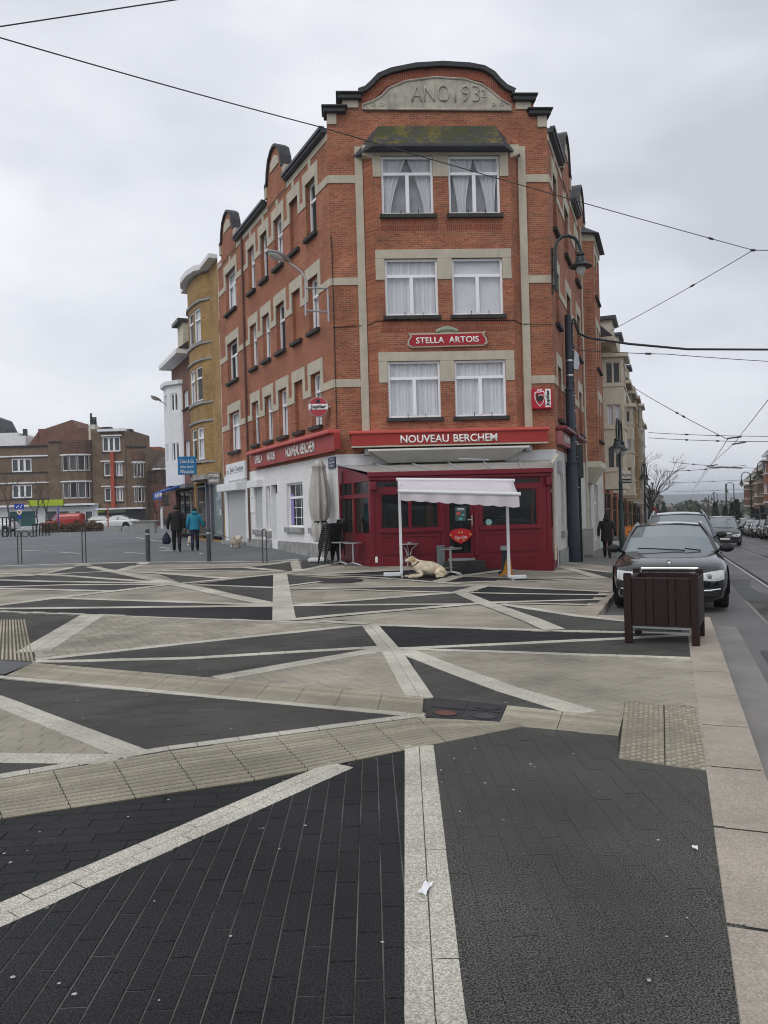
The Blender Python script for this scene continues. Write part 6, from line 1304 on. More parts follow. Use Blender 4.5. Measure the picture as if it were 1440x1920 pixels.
# rear brick gable and chimneys
B = thing('rear_building', 'plain brown brick building rising behind the apartment block', 'building', loc=FF.w(FF.px(120, 980)[0], -14, gf)); q = frd(72, 168, 803, 838, 12)
mb = MB(); mb.box(q[0], q[1] + 2, 12, 20, 0, q[3]); mb.build('wall', MATS['dark_red_brick'], B, FF.M); mb = MB(); e_ = frd(108, 146, 797, 806, 12); mb.prism([(e_[0] - 3, 12.5, e_[2]), (e_[1], 12.5, e_[2]), (e_[1] - 1, 12.5, e_[3] + 0.8)], (0, 6, 0)); mb.build('roof', MATS['dark_red_brick'], B, FF.M)
q = frd(49, 73, 815, 840, 12); mb = MB(); mb.prism([(q[0], 12, q[2]), (q[1], 12, q[2]), (q[1], 12, q[3] + 0.5)], (0, 5, 0)); mb.build('side_roof', MATS['dark_red_brick'], B, FF.M)
mb = MB(); q = frd(166, 178, 796, 826, 2); mb.box(q[0], q[1], 2, 3.2, q[2], q[3]); ch = mb.build('chimney', MATS['pale_paint'], B, FF.M)
for k in range(3): mb = MB(); mb.lathe([(0.16, 0), (0.13, 0.9 + 0.5 * (k == 0)), (0.17, 1.0 + 0.5 * (k == 0))], (q[0] + 0.15 + 0.28 * k, 2.6, q[3]), 8); mb.build('chimney_pot', MATS['coping'], ch, FF.M)
C = thing('apartment_house', 'brown brick house with a red vertical pillar across the square', 'building', loc=FF.w(FF.px(205, 980)[0], 0, gf))
wC = [(192, 226, 819, 847), (195, 208.5, 867, 893), (217.5, 230, 867, 893), (196, 209.5, 914, 940), (218, 231, 914, 940)]
fwall(C, 'brown_brick', 173.2, 237, 804, wC, o=0.1)
for i, w_ in enumerate(wC): fwin(C, *w_, style='3' if i == 0 else 's' if i % 2 else '2', o=0.1)
fb(C, 'salmon', 'red_pillar', 210.5, 217, 848, 952, 0.1, 0.6); fb(C, 'white_paint', 'cornice', 186, 237.5, 805, 809.5, 0, 0.7)
for (x0, x1, y) in ((192, 229, 816), (191, 210, 864), (217, 235, 865), (192, 210, 911), (217, 235, 912)): fb(C, 'white_paint', 'lintel', x0, x1, y, y + 2.3, 0.1, 0.45)
for (x0, x1, y) in ((181, 196, 797), (221, 236, 801)): fb(C, 'coping', 'chimney', x0, x1, y, y + 5, -3, -2)
fb(C, 'dark_frame', 'shopfront', 187, 275, 956, 1000, -0.3, 0.2); fb(C, 'white_paint', 'shop_canopy', 186, 274, 952, 955, 0, 1.2); fb(C, 'lime', 'shop_board', 187, 200, 956, 961, 0.3, 0.5); fb(C, 'leaf_green', 'shop_board', 203, 238, 956, 961, 0.3, 0.5)
D = thing('apartment_house', 'narrow brown house with striped curved parapet right of the red pillar', 'building', loc=FF.w(FF.px(255, 980)[0], 0, gf)); fwall(D, 'brown_brick', 237.2, 274, 838, [], o=0.0)
q = fr_(250, 272, 905, 936); bowD = [(q[0], 0.0), (q[0] + 0.2, -0.5), ((q[0] + q[1]) / 2, -0.75), (q[1] - 0.2, -0.5), (q[1], 0.0)]
facets(D, FF, bowD, fr_(250, 272, 852, 952)[2], fr_(250, 272, 845, 900)[3], [fr_(250, 272, 914, 941)[2:], fr_(250, 272, 869, 895)[2:]], (0, 1, 2, 3), 'brown_brick', style='s', marg=0.08, gm='glass_dark')
for y in (846, 850.5, 855, 859.5): slab(D, FF, grow(bowD, 0.08), fr_(250, 272, y, y + 2)[2], fr_(250, 272, y, y + 2)[3], 'dark_red_brick', 'brick_rib')
for y in (866, 911.5): slab(D, FF, grow(bowD, 0.12), fr_(250, 272, y, y + 2.2)[2], fr_(250, 272, y, y + 2.2)[3], 'white_paint', 'lintel_band')
fb(D, 'coping', 'coping', 237, 274.5, 836.5, 839, -0.3, 0.15)
E = thing('row_house', 'dark red house with sloping roof behind the white bay house', 'house', loc=FF.w(FF.px(300, 980)[0], 2, gf)); wE = [(275, 281, 886, 902), (284, 289, 886, 902), (299, 312, 887, 904), (300, 312, 928, 945)]
fwall(E, 'dark_red_brick', 274.2, 335, 880, wE, o=-1.0)
for w_ in wE: fwin(E, *w_, style='2', fm='dark_frame', o=-1.0, cur=None)
q = fr_(274, 335, 842, 880); mb = MB(); mb.prism([(q[0], 0.7, q[2] - 0.1), (q[1], 0.7, q[2] - 0.1), (q[1], 5, q[3]), (q[0], 5, q[3] - 0.8)], (0, 0.4, 0.1)); mb.build('roof', mk('roof_tile', (0.13, 0.105, 0.09), 0.8, 0.25, 2), E, FF.M); fb(E, 'white_paint', 'eaves', 286, 335, 877.5, 880, -1, 0.0)
mb = MB(); q = frd(258, 300, 838, 862, 7); mb.box(q[0], q[1], 7, 12, q[2] - 4, q[3]); mb.build('rear_wall', MATS['orange_brick'], E, FF.M)
fb(E, 'dark_frame', 'gate', 300, 312, 972, 996, -1, -0.9)
Wt = thing('white_house', 'white rendered house with chimneys showing above the brown block', 'house', loc=FF.w(FF.px(20, 980)[0], -16, gf)); q = frd(-30, 33, 812, 840, 15); mb = MB(); mb.box(q[0], q[1], 15, 24, 0, q[3]); mb.build('wall', MATS['white_paint'], Wt, FF.M); q = frd(33, 48, 817, 840, 14); mb = MB(); mb.box(q[0] - 0.01, q[1], 14, 22, 0, q[3]); mb.build('extension', MATS['white_paint'], Wt, FF.M)
for x in (8, 19, 42): q = frd(x, x + 5, 804, 816, 16); mb = MB(); mb.box(q[0] + 0.05, q[1], 16, 16.8, q[2] - 1, q[3]); mb.build('chimney', MATS['coping'], Wt, FF.M)
q = frd(-40, 8, 796, 815, 18); mb = MB(); mb.prism([(q[0], 18, q[2]), (q[1], 18, q[2]), (q[1] - 1.2, 18, q[3] + 1), (q[0], 18, q[3] + 2)], (0, 5, 0)); mb.build('roof', MATS['slate_roof'], Wt, FF.M)
# ================================================================== STREET FURNITURE
I4 = Matrix.Identity(4)
def gpt(x, y, z=0.0): q = Vector((x, y, g(x, y) + z)); return q
# --- dark brown planter box at the kerb
mk('planter_wood', (0.019, 0.0065, 0.006), 0.6, 0.25, 3, bump=0.2, bs=40, stretch=(6, 6, 0.6)); mk('planter_soil', (0.03, 0.022, 0.016), 0.95, 0.3, 20, bump=0.6, bs=30)
pa, pb = G(1178, 1206), G(1305, 1212.5); PWm = (pb - pa).length + 0.08; pang = math.atan2(pb.y - pa.y, pb.x - pa.x)
PM = Matrix.Translation((pa.x, pa.y, 0.005)) @ Matrix.Rotation(pang, 4, 'Z'); pl = thing('wooden_planter', 'empty dark brown wooden planter box at the kerb before the parked saloon', 'planter', M=PM)
W_, D_, H_ = PWm, 0.80, 0.80; pw = 0.085
for x in (-0.04, W_ - 0.04 - pw):
    for y in (0.0, D_ - pw):
        mb = MB(); mb.box(x, x + pw, y, y + pw, 0, H_); mb.prism([(x, y, H_), (x + pw, y, H_), (x + pw, y + pw, H_), (x, y + pw, H_)], (0, 0, 0.015)); mb.build('corner_post', MATS['planter_wood'], pl, PM, bevel=0.012)
x0, x1 = -0.04 + pw, W_ - 0.04 - pw
ws = [0.23, 0.12, 0.23, 0.12, 0.23]; tot = sum(ws); sc = (x1 - x0) / tot
for y0, y1 in ((0.018, 0.04), (D_ - 0.04, D_ - 0.018)):
    c = x0
    for w_ in ws:
        w_ *= sc; mb = MB(); mb.box(c + 0.003, c + w_ - 0.003, y0, y1, 0.20, H_ - 0.04); mb.build('board', MATS['planter_wood'], pl, PM, bevel=0.006); c += w_
for xx in (-0.022, W_ - 0.062 - 0.0):
    c = pw; n = 4; st = (D_ - 2 * pw) / n
    for k in range(n): mb = MB(); mb.box(xx, xx + 0.022, c + 0.003, c + st - 0.003, 0.20, H_ - 0.04); mb.build('board', MATS['planter_wood'], pl, PM, bevel=0.006); c += st
for (a, b, c, d) in ((x0, x1, 0.041, 0.075), (x0, x1, D_ - 0.075, D_ - 0.041), (0.0, 0.045, pw, D_ - pw), (W_ - 0.125, W_ - 0.08, pw, D_ - pw)): mb = MB(); mb.box(a, b, c, d, H_ - 0.1, H_ - 0.035); mb.build('top_rail', MATS['planter_wood'], pl, PM, bevel=0.006)
mb = MB(); mb.box(x0, x1, 0.042, D_ - 0.042, 0.17, 0.205); mb.build('base_tray', MATS['galv'], pl, PM); mb = MB(); mb.box(x0 + 0.01, x1 - 0.01, 0.05, D_ - 0.05, 0.21, 0.52); mb.build('soil', MATS['planter_soil'], pl, PM)
mb = MB(); mb.tube([(x0 + 0.02, 0.08, 0.15), (x1 - 0.1, 0.3, 0.155)], 0.014, 6); mb.build('support_bar', MATS['steel'], pl, PM); mb = MB(); mb.tube([(x0 + 0.02, 0.3, 0.15), (x1 - 0.1, 0.12, 0.145)], 0.014, 6); mb.build('support_bar', MATS['steel'], pl, PM)
# --- bollards and hoops on the square's edge
mk('bollard_grey', (0.055, 0.062, 0.066), 0.5, 0.15, 4)
for x, yb, yt, lab in ((278, 1053, 992, 'thick dark grey bollard left of the walking couple'), (392, 1053, 990, 'thick dark grey bollard right of the woman in blue')):
    q = G(x, yb); h = (yb - yt) * q.y / F_PX; r_ = 4.2 * q.y / F_PX; t = thing('bollard', lab, 'bollard', loc=q, group='bollards along the square')
    mb = MB(); mb.lathe([(r_, -0.1), (r_, h * 0.93), (r_ * 0.9, h * 0.93), (r_ * 0.9, h * 0.95), (r_, h * 0.95), (r_, h - 0.02), (r_ * 0.75, h)], (0, 0, 0), 16); mb.build('post', MATS['bollard_grey'], t, WM[t.name], smooth=True)
    mb = MB(); mb.lathe([(r_ * 1.01, 0.0), (r_ * 1.01, 0.07)], (0, 0, h * 0.82), 16); mb.build('pale_ring', MATS['galv'], t, WM[t.name], smooth=True)
for xa_, xb_, yb, yt, lab in ((34, 41, 1056, 1000, 'thin hoop barrier at the far left of the square'), (155, 161.5, 1056, 990, 'thin hoop barrier standing between the sign and the bollards'), (493, 500.5, 1056, 992, 'thin hoop barrier before the white ground floor'),):
    A_, B_ = G(xa_, yb), G(xb_, yb); h = (yb - yt) * A_.y / F_PX; t = thing('hoop_barrier', lab, 'barrier', loc=A_, group='hoop barriers along the square')
    mb = MB(); U = Vector((0, 0, h)); mb.tube([A_ - Vector((0, 0, 0.1)), A_ + U * 0.9, A_ + U * 0.98 + (B_ - A_) * 0.15, (A_ + B_) / 2 + U, B_ + U * 0.98 - (B_ - A_) * 0.15, B_ + U * 0.9, B_ - Vector((0, 0, 0.1))], 0.02, 7); mb.build('hoop', MATS['bollard_grey'], t, I4, smooth=True)
# --- tram pole at the right corner
q = G(1077, 1053); tp = thing('tram_pole', 'tall stepped navy steel pole with clamps at the right corner of the building', 'pole', loc=q); TM = WM[tp.name]; k = q.y / F_PX
TH = 462 * k
mb = MB(); mb.lathe([(11.8 * k, -0.3), (11.6 * k, 0.05), (10.6 * k, TH * 0.385), (8.6 * k, TH * 0.40), (8.2 * k, TH * 0.685), (6.6 * k, TH * 0.695), (6.2 * k, TH - 0.05), (6.3 * k, TH)], (0, 0, 0), 24); mb.build('shaft', MATS['navy_metal'], tp, TM, smooth=True)
for f, r_ in ((0.395, 10.3), (0.69, 7.9)): mb = MB(); mb.lathe([(r_ * k, 0), (r_ * 1.06 * k, 0.03), (r_ * 1.06 * k, 0.09), (r_ * 0.95 * k, 0.12)], (0, 0, TH * f), 24); mb.build('collar', MATS['navy_metal'], tp, TM, smooth=True)
for i in range(11):
    z = TH * (0.30 + 0.062 * i); r_ = (11 - 5 * (z / TH)) * k; mb = MB(); mb.tube([(r_ * 0.7, -r_ * 0.75, z), (r_ + 0.07, -0.02, z + 0.01)], 0.012, 5); mb.build('cable_clip', MATS['steel'], tp, TM)
for f in (0.61, 0.75, 0.81): mb = MB(); r_ = (11 - 5 * f) * k; mb.lathe([(r_ * 1.0, 0), (r_ * 1.03, 0.01), (r_ * 1.03, 0.06), (r_, 0.07)], (0, 0, TH * f), 20); mb.build('strap', MATS['steel'], tp, TM, smooth=True)
mb = MB(); mb.tube([(0.16, -0.04, TH * 0.40), (0.13, -0.04, TH * 0.7), (0.12, -0.04, TH * 0.86), (0.13, -0.04, TH * 0.96), (0.2, 0, TH * 0.985), (0.30, 0.05, TH * 0.975)], 0.035, 7); mb.build('cable_riser', MATS['black_plastic'], tp, TM, smooth=True)
mb = MB(); mb.xz([(0.12, TH * 0.78), (0.20, TH * 0.86), (0.34, TH * 0.84), (0.38, TH * 0.80), (0.3, TH * 0.775)], -0.05, 0.05); mb.build('junction_plate', MATS['galv'], tp, TM, bevel=0.02)
mb = MB(); mb.box(0.16, 0.42, -0.02, 0.24, TH * 0.345, TH * 0.345 + 1.2); mb.build('green_box', MATS['dark_green_metal'], tp, TM @ Matrix.Translation((0, 0, -0.05)), bevel=0.02)
mb = MB(); mb.tube([(0.29, 0.1, -0.2), (0.29, 0.1, TH * 0.345)], 0.05, 8); mb.build('box_post', MATS['black_plastic'], tp, TM, smooth=True)
# --- utility cabinets by the right wall
def gst(x, y): return G(x, y)
q = G(1103, 1045); kk = q.y / F_PX; cab = thing('utility_cabinet', 'pale grey metal utility cabinet against the right wall', 'cabinet', loc=q, rz=-DR_ANG)
mk('cab_grey', (0.42, 0.42, 0.40), 0.5, 0.1, 2, stain=0.2); CMx = WM[cab.name]; cw, ch_ = 19 * kk, 52 * kk
mb = MB(); mb.box(-cw / 2, cw / 2, 0, 0.35, 0.08, ch_); mb.build('body', MATS['cab_grey'], cab, CMx, bevel=0.015); mb = MB(); mb.box(-cw / 2 - 0.02, cw / 2 + 0.02, -0.02, 0.38, ch_, ch_ + 0.05); mb.build('lid', MATS['cab_grey'], cab, CMx, bevel=0.01); mb = MB(); mb.box(-cw / 2 + 0.03, cw / 2 - 0.03, -0.012, 0.0, 0.18, ch_ - 0.05); mb.build('door', MATS['cab_grey'], cab, CMx, bevel=0.004); mb = MB(); mb.box(-cw / 2 + 0.02, cw / 2 - 0.02, 0.02, 0.33, -0.3, 0.079); mb.build('base', MATS['bluestone'], cab, CMx)
# --- wall lamp on the right corner (bell lantern on a swan neck)
mk('lamp_glass', (0.55, 0.55, 0.52), 0.15, 0.05, 4, alpha=0.75)
def bell(parent, M, s=1.0, mat='dark_green_metal'):
    mb = MB(); mb.lathe([(0.0, 0.0), (0.045 * s, 0.0), (0.05 * s, -0.08 * s), (0.13 * s, -0.12 * s), (0.14 * s, -0.2 * s), (0.10 * s, -0.23 * s), (0.15 * s, -0.30 * s), (0.17 * s, -0.42 * s), (0.36 * s, -0.56 * s), (0.37 * s, -0.58 * s), (0.15 * s, -0.555 * s)], (0, 0, 0), 18); o = mb.build('lantern_hood', MATS[mat], parent, M, smooth=True)
    mb = MB(); mb.lathe([(0.15 * s, -0.55 * s), (0.155 * s, -0.68 * s), (0.12 * s, -0.80 * s), (0.03 * s, -0.90 * s), (0.0, -0.91 * s)], (0, 0, 0), 14); mb.build('lantern_globe', MATS['lamp_glass'], o, M, smooth='full'); return o
Yw = 25.2; wp = lambda x, y: P(x, y, Yw)
wlp = thing('wall_lamp', 'green bell lantern on a curved arm fixed to the right corner of the building', 'lamp', loc=wp(1038, 545))
mb = MB(); mb.tube([wp(1043, 545), wp(1041, 500), wp(1041, 465), wp(1045, 452), wp(1054, 444), wp(1066, 442), wp(1078, 447), wp(1085, 457), wp(1088, 469)], 0.055, 8); mb.build('arm', MATS['dark_green_metal'], wlp, I4, smooth=True)
mb = MB(); mb.tube([wp(1036, 463) + Vector((0, 0.1, 0)), wp(1037.5, 550) + Vector((0, 0.1, 0))], 0.035, 6); mb.build('wall_bar', MATS['black_plastic'], wlp, I4)
for y in (476, 505, 535): mb = MB(); mb.tube([wp(1036.5, y) + Vector((0, 0.1, 0)), wp(1042, y)], 0.03, 6); mb.build('stay', MATS['black_plastic'], wlp, I4)
bell(wlp, Matrix.Translation(wp(1088, 467)), 1.0)
# --- double lantern posts along the street
def street_lamp(base, H, s, label, two=True, ang=0.0, mat='dark_green_metal', grp='bell lantern posts along the tram street', side=1):
    t = thing('street_lamp', label, 'lamp post', loc=base, rz=ang, group=grp); M = WM[t.name]
    mb = MB(); mb.lathe([(0.13 * s, -0.3), (0.13 * s, 1.15), (0.085 * s, 1.25), (0.075 * s, H * 0.55), (0.09 * s, H * 0.56), (0.06 * s, H * 0.58), (0.05 * s, H)], (0, 0, 0), 12); mb.build('post', MATS[mat], t, M, smooth=True)
    for d in ((-1, 1) if two else (side,)):
        mb = MB(); mb.tube([(0, 0, H * 0.9)] + [(d * (0.42 - 0.42 * math.cos(R(a))) * s, 0, H - 0.25 * s + 0.5 * s * math.sin(R(a))) for a in range(20, 181, 20)] + [(d * 0.84 * s, 0, H - 0.55 * s)], 0.04 * s, 7); mb.build('arm', MATS[mat], t, M, smooth=True); bell(t, M @ Matrix.Translation((d * 0.84 * s, 0, H - 0.5 * s)), 0.8 * s, mat)
    return t
b_ = ST(33, -1.75); street_lamp(P(1168, 1030, 32.5) * Vector((1, 1, 0)) if False else Vector((P(1166, 1000, 31.5).x, 31.5, g(P(1166, 1000, 31.5).x, 31.5))), 5.35, 1.0, 'double bell lantern post standing behind the walking person in black', True, R(66))
for i, (s_, lab) in enumerate(((62, 'second double lantern post farther along the left pavement'), (92, 'third lantern post on the left pavement before the bare tree'))): street_lamp(ST(s_, -1.75), 5.6, 1.0, lab, True, R(60))
for i, (s_, lab) in enumerate(((84, 'nearest single lantern post on the right pavement'), (102, 'second single lantern post on the right pavement'), (128, 'third single lantern post on the right pavement'), (172, 'fourth and smallest single lantern post on the right pavement'))): street_lamp(ST(s_, 9.2), 6.9, 1.2, lab, False, -DR_ANG, side=-1)
for i, s_ in enumerate((150, 190, 215)):
    q = ST(s_, 9.5); mb = MB(); mb.lathe([(0.16, -0.2), (0.11, 8.0), (0.0, 8.05)], (0, 0, 0), 10); mb.build('tram_mast', MATS['dark_green_metal'], None, Matrix.Translation(q), smooth=True, label=['nearest bare dark tram mast on the right of the street', 'middle bare dark tram mast on the right of the street', 'farthest bare dark tram mast on the right of the street'][i], cat='mast', group='tram masts in the distance')
# --- cobra-head lamp on the left corner, another beyond the white house
mk('lamp_head', (0.32, 0.33, 0.34), 0.4, 0.1, 5, metal=0.3); mk('lamp_lens', (0.5, 0.5, 0.48), 0.2, 0.05, 5)
def cobra(pts, Y, r_, label, hd, frame=None):
    w = lambda p: P(p[0], p[1], Y if len(p) < 3 else p[2]); t = thing('wall_lamp', label, 'lamp', loc=w(pts[0]))
    mb = MB(); mb.tube([w(p) for p in pts], r_, 7); mb.build('arm', MATS['galv'], t, I4, smooth=True)
    if frame:
        for a, b in frame: mb = MB(); mb.tube([w(a), w(b)], r_, 6); mb.build('bracket_bar', MATS['galv'], t, I4)
    A_, B_ = w(hd[0]), w(hd[1]); d = B_ - A_; L_ = d.length; xx = d.normalized(); yy = Vector((0, 0, 1)).cross(xx).normalized(); zz = xx.cross(yy); M = Matrix(((xx.x, yy.x, zz.x, A_.x), (xx.y, yy.y, zz.y, A_.y), (xx.z, yy.z, zz.z, A_.z), (0, 0, 0, 1)))
    mb = MB(); mb.ball((L_ * 0.5, 0, 0.03), (L_ * 0.55, L_ * 0.22, L_ * 0.10), 16, 8); mb.build('lamp_head', MATS['lamp_head'], t, M, smooth='full'); mb = MB(); mb.ball((L_ * 0.62, 0, -0.02), (L_ * 0.36, L_ * 0.17, L_ * 0.13), 14, 8); mb.build('lens', MATS['lamp_lens'], t, M, smooth='full')
cobra([(573, 592), (573, 545), (572, 522), (566, 510), (553, 500), (538, 490)], 24.7, 0.03, 'grey cobra-head street lamp bracketed off the left brick corner', ((540, 490), (504, 472, 23.9)), [((573, 540), (615, 541, 25.0)), ((573, 582), (615, 585, 25.0)), ((614, 541, 25.0), (616, 603, 25.0))])
cobra([(312, 760), (306, 755), (300, 752)], 42.5, 0.03, 'small cobra-head lamp sticking out beyond the white bay house', ((301, 752), (283, 743, 42.0)))
mb = MB(); c0, c1 = P(543, 706, 29), P(560, 709, 28.9); mb.tube([c0, c1], 0.09, 10); mb.tube([c1, c1 + Vector((0.25, 0.3, -0.05))], 0.03, 6); mb.build('security_camera', MATS['white_paint'], None, smooth=True, label='small white tube camera on the left brick wall', cat='camera')
# ================================================================== TERRACE OF THE CAFE
# --- free-standing awning
AYr, AYf = 19.7, 18.3; aw = thing('freestanding_awning', 'free-standing awning with pale lilac cloth on two white posts', 'awning', loc=P(850, 1078, 19.2) * Vector((1, 1, 0)))
mk('awning_cloth', (0.57, 0.525, 0.555), 0.8, 0.06, 2, stain=0.12); mk('awning_under', (0.20, 0.18, 0.19), 0.8, 0.05, 2)
rl, rr_ = P(746, 899, AYr), P(962, 901, AYr); fl_, fr2 = P(749, 921, AYf), P(973, 926.5, AYf); n = 14; mb = MB(); vs_ = []
for j in range(7):
    for i in range(n + 1):
        u, v = i / n, j / 6; p = (rl + (rr_ - rl) * u) * (1 - v) + (fl_ + (fr2 - fl_) * u) * v; vs_.append(p + Vector((0, 0, -0.05 * math.sin(math.pi * v))))
mb.add(vs_, [(j * (n + 1) + i, (j + 1) * (n + 1) + i, (j + 1) * (n + 1) + i + 1, j * (n + 1) + i + 1) for j in range(6) for i in range(n)]); cl = mb.build('cloth', MATS['awning_cloth'], aw, I4, smooth='full'); sm = cl.modifiers.new('thick', 'SOLIDIFY'); sm.thickness = 0.006
bl2, br2 = rl + Vector((0, 1.3, -0.3)), rr_ + Vector((0, 1.3, -0.3)); mb = MB(); mb.poly([rl, rr_, br2, bl2]); mb.build('rear_cloth', MATS['awning_cloth'], aw, I4)
mb = MB(); n = 60; vs_ = []
for i in range(n + 1):
    u = i / n; p = fl_ + (fr2 - fl_) * u; d = 0.20 + 0.10 * u + 0.028 * abs(math.sin(u * math.pi * 9)); y_ = 0.03 * math.sin(u * 30); vs_ += [p, p + Vector((0, y_ - 0.02, -d))]
mb.add(vs_, [(2 * i, 2 * i + 1, 2 * i + 3, 2 * i + 2) for i in range(n)]); mb.build('valance', MATS['awning_cloth'], aw, I4, smooth='full')
for a, b, nm in ((rl, rr_, 'ridge_bar'), (fl_, fr2, 'front_bar')):
    mb = MB(); d = (b - a).normalized(); mb.tube([a - d * 0.04, b + d * 0.04], 0.045, 10); mb.build(nm, MATS['alu_white'], aw, I4, smooth=True)
mb = MB(); mb.tube([P(750, 929, 19.3), P(790, 931, 18.7)], 0.025, 6); mb.build('folding_arm', MATS['alu_white'], aw, I4)
for xb, yb, xt, yt in ((753, 1074, 751, 916), (954.5, 1077, 952.5, 925)):
    Yp = 19.2; b0 = P(xb, yb, Yp); t0 = P(xt, yt - 14, Yp); b0.z = g(b0.x, b0.y) + 0.03; t0.x = b0.x - (b0.z - t0.z) * 0.0; mb = MB(); mb.box(-0.035, 0.035, -0.035, 0.035, 0, t0.z - b0.z); mb.build('post', MATS['alu_white'], aw, Matrix.Translation(b0), bevel=0.008)
    mb = MB(); sg = -1 if xb < 800 else 1; mb.box(-0.45 if sg < 0 else 0.02, -0.02 if sg < 0 else 0.42, -0.1, 0.1, 0.0, 0.09); mb.build('foot', MATS['alu_white'], aw, Matrix.Translation((b0.x, b0.y, b0.z - 0.02)), bevel=0.015)
    mb = MB(); mb.box(-0.03, 0.03, -0.6, 0.8, 0.0, 0.05); mb.build('foot_rail', MATS['galv'], aw, Matrix.Translation((b0.x, b0.y, b0.z - 0.02)))
# --- bistro tables
mk('table_top', (0.40, 0.41, 0.42), 0.3, 0.12, 6, metal=0.6)
def bistro(x, yb, yt, label, kind='ped', wpx=40, h=None):
    q = G(x, yb); k = q.y / F_PX; H = h or (yb - yt) * k; r_ = wpx * k / 2; t = thing('bistro_table', label, 'table', loc=q, group='bistro tables on the cafe terrace'); M = WM[t.name]
    mb = MB(); mb.lathe([(r_ * 0.96, H - 0.03), (r_, H - 0.025), (r_, H - 0.005), (r_ * 0.98, H), (0, H)], (0, 0, 0), 28); mb.build('table_top', MATS['table_top'], t, M, smooth=True)
    if kind == 'ped':
        mb = MB(); mb.tube([(0, 0, 0.06), (0, 0, H - 0.03)], 0.032, 10); mb.build('column', MATS['steel'], t, M, smooth=True)
        for k_ in range(4):
            a = R(45 + 90 * k_); mb = MB(); mb.tube([(0, 0, 0.08), (0.16 * math.cos(a), 0.16 * math.sin(a), 0.06), (0.36 * math.cos(a), 0.36 * math.sin(a), 0.02)], [0.035, 0.028, 0.02], 7); mb.build('foot', MATS['steel'], t, M, smooth=True)
    else:
        for k_ in range(3):
            a = R(20 + 120 * k_); c, s_ = math.cos(a), math.sin(a); mb = MB(); mb.tube([(0.30 * c, 0.30 * s_, 0.01), (0.20 * c, 0.20 * s_, H * 0.22), (0.05 * c, 0.05 * s_, H * 0.5), (0.10 * c, 0.10 * s_, H * 0.75), (0.26 * c, 0.26 * s_, H - 0.04)], 0.018, 7); mb.build('curved_leg', MATS['steel'], t, M, smooth=True)
        mb = MB(); mb.lathe([(0.07, 0), (0.07, 0.02)], (0, 0, H * 0.5), 14); mb.build('leg_ring', MATS['steel'], t, M)
    return t
bistro(639, 1059, 1016, 'round metal table next to the stacked chairs, foot spread', 'ped', 34)
bistro(663, 1061, 1017, 'round metal table at the slanted left side of the porch', 'ped', 37)
tb = bistro(767, 1062, 1019, 'small table with curved legs behind the lying dog', 'curve', 38)
bistro(846, 1078, 1027.5, 'round pedestal table with an ashtray before the cafe door', 'ped', 44)
tc_ = bistro(956, 1066, 1018, 'small table with curved legs by the right awning post', 'curve', 38)
mk('ceramic', (0.5, 0.5, 0.5), 0.3)
for x, y, Y, lab in ((768, 1017.5, 22.0, 'small ashtray on the table behind the dog'), (846, 1026, 18.9, 'small ashtray on the table before the door')):
    q = G(767 if x < 800 else 846, 1062 if x < 800 else 1078); hh = (43 if x < 800 else 50.5) * q.y / F_PX; mb = MB(); mb.lathe([(0.05, 0), (0.065, 0.03), (0.05, 0.03), (0.04, 0.01), (0, 0.01)], (0, 0, 0), 14); mb.build('ashtray', MATS['ceramic'], None, Matrix.Translation(q + Vector((0.03, 0, hh + 0.002))), smooth=True, label=lab, cat='ashtray')
# --- stack of black plastic chairs
mb0 = G(616, 1058)
def chair_proto():
    t = thing('stacking_chair', 'black plastic chair in the tall stack by the parasol', 'chair', group='stacked black chairs beside the parasol', M=Matrix.Translation((mb0.x, mb0.y, 0.0)) @ Matrix.Rotation(R(-62), 4, 'Z')); M = WM[t.name]
    mb = MB(); mb.box(-0.24, 0.24, -0.22, 0.22, 0.42, 0.445); mb.build('seat', MATS['black_plastic'], t, M, bevel=0.02)
    mb = MB(); n = 8; vs_ = []
    for i in range(n + 1):
        u = i / n * 2 - 1
        for v in (0.0, 0.5, 1.0): vs_.append((u * (0.24 - 0.02 * v), 0.21 + 0.10 * v - 0.05 * u * u, 0.47 + 0.36 * v - 0.05 * u * u * v))
    mb.add(vs_, [(i * 3 + j, (i + 1) * 3 + j, (i + 1) * 3 + j + 1, i * 3 + j + 1) for i in range(n) for j in range(2)]); o = mb.build('backrest', MATS['black_plastic'], t, M, smooth='full'); m_ = o.modifiers.new('t', 'SOLIDIFY'); m_.thickness = 0.02
    for sx in (-1, 1):
        for sy in (-1, 1): mb = MB(); mb.tube([(sx * 0.21, sy * 0.19, 0.43), (sx * 0.245, sy * 0.24, 0.0)], [0.032, 0.024], 6); mb.build('leg', MATS['black_plastic'], t, M)
        mb = MB(); mb.tube([(sx * 0.25, -0.20, 0.43), (sx * 0.27, -0.20, 0.63), (sx * 0.27, 0.0, 0.655), (sx * 0.25, 0.25, 0.66)], 0.026, 6); mb.build('armrest', MATS['black_plastic'], t, M, smooth=True)
    return t
c0 = chair_proto(); B0 = WM[c0.name]; NCH = 11
ORD = ['', 'second', 'third', 'fourth', 'fifth', 'sixth', 'seventh', 'eighth', 'ninth', 'tenth', 'topmost']
c0['label'] = 'lowest black plastic chair of the tall stack, its legs on the paving'
for i in range(1, NCH): copy_tree(c0, Matrix.Translation((0.028 * i * 0.55, -0.02 * i * 0.2, 0.058 * i)) @ B0, label=(ORD[i] + ' black plastic chair from the bottom of the tall stack') if i < 10 else 'topmost black plastic chair of the tall stack')
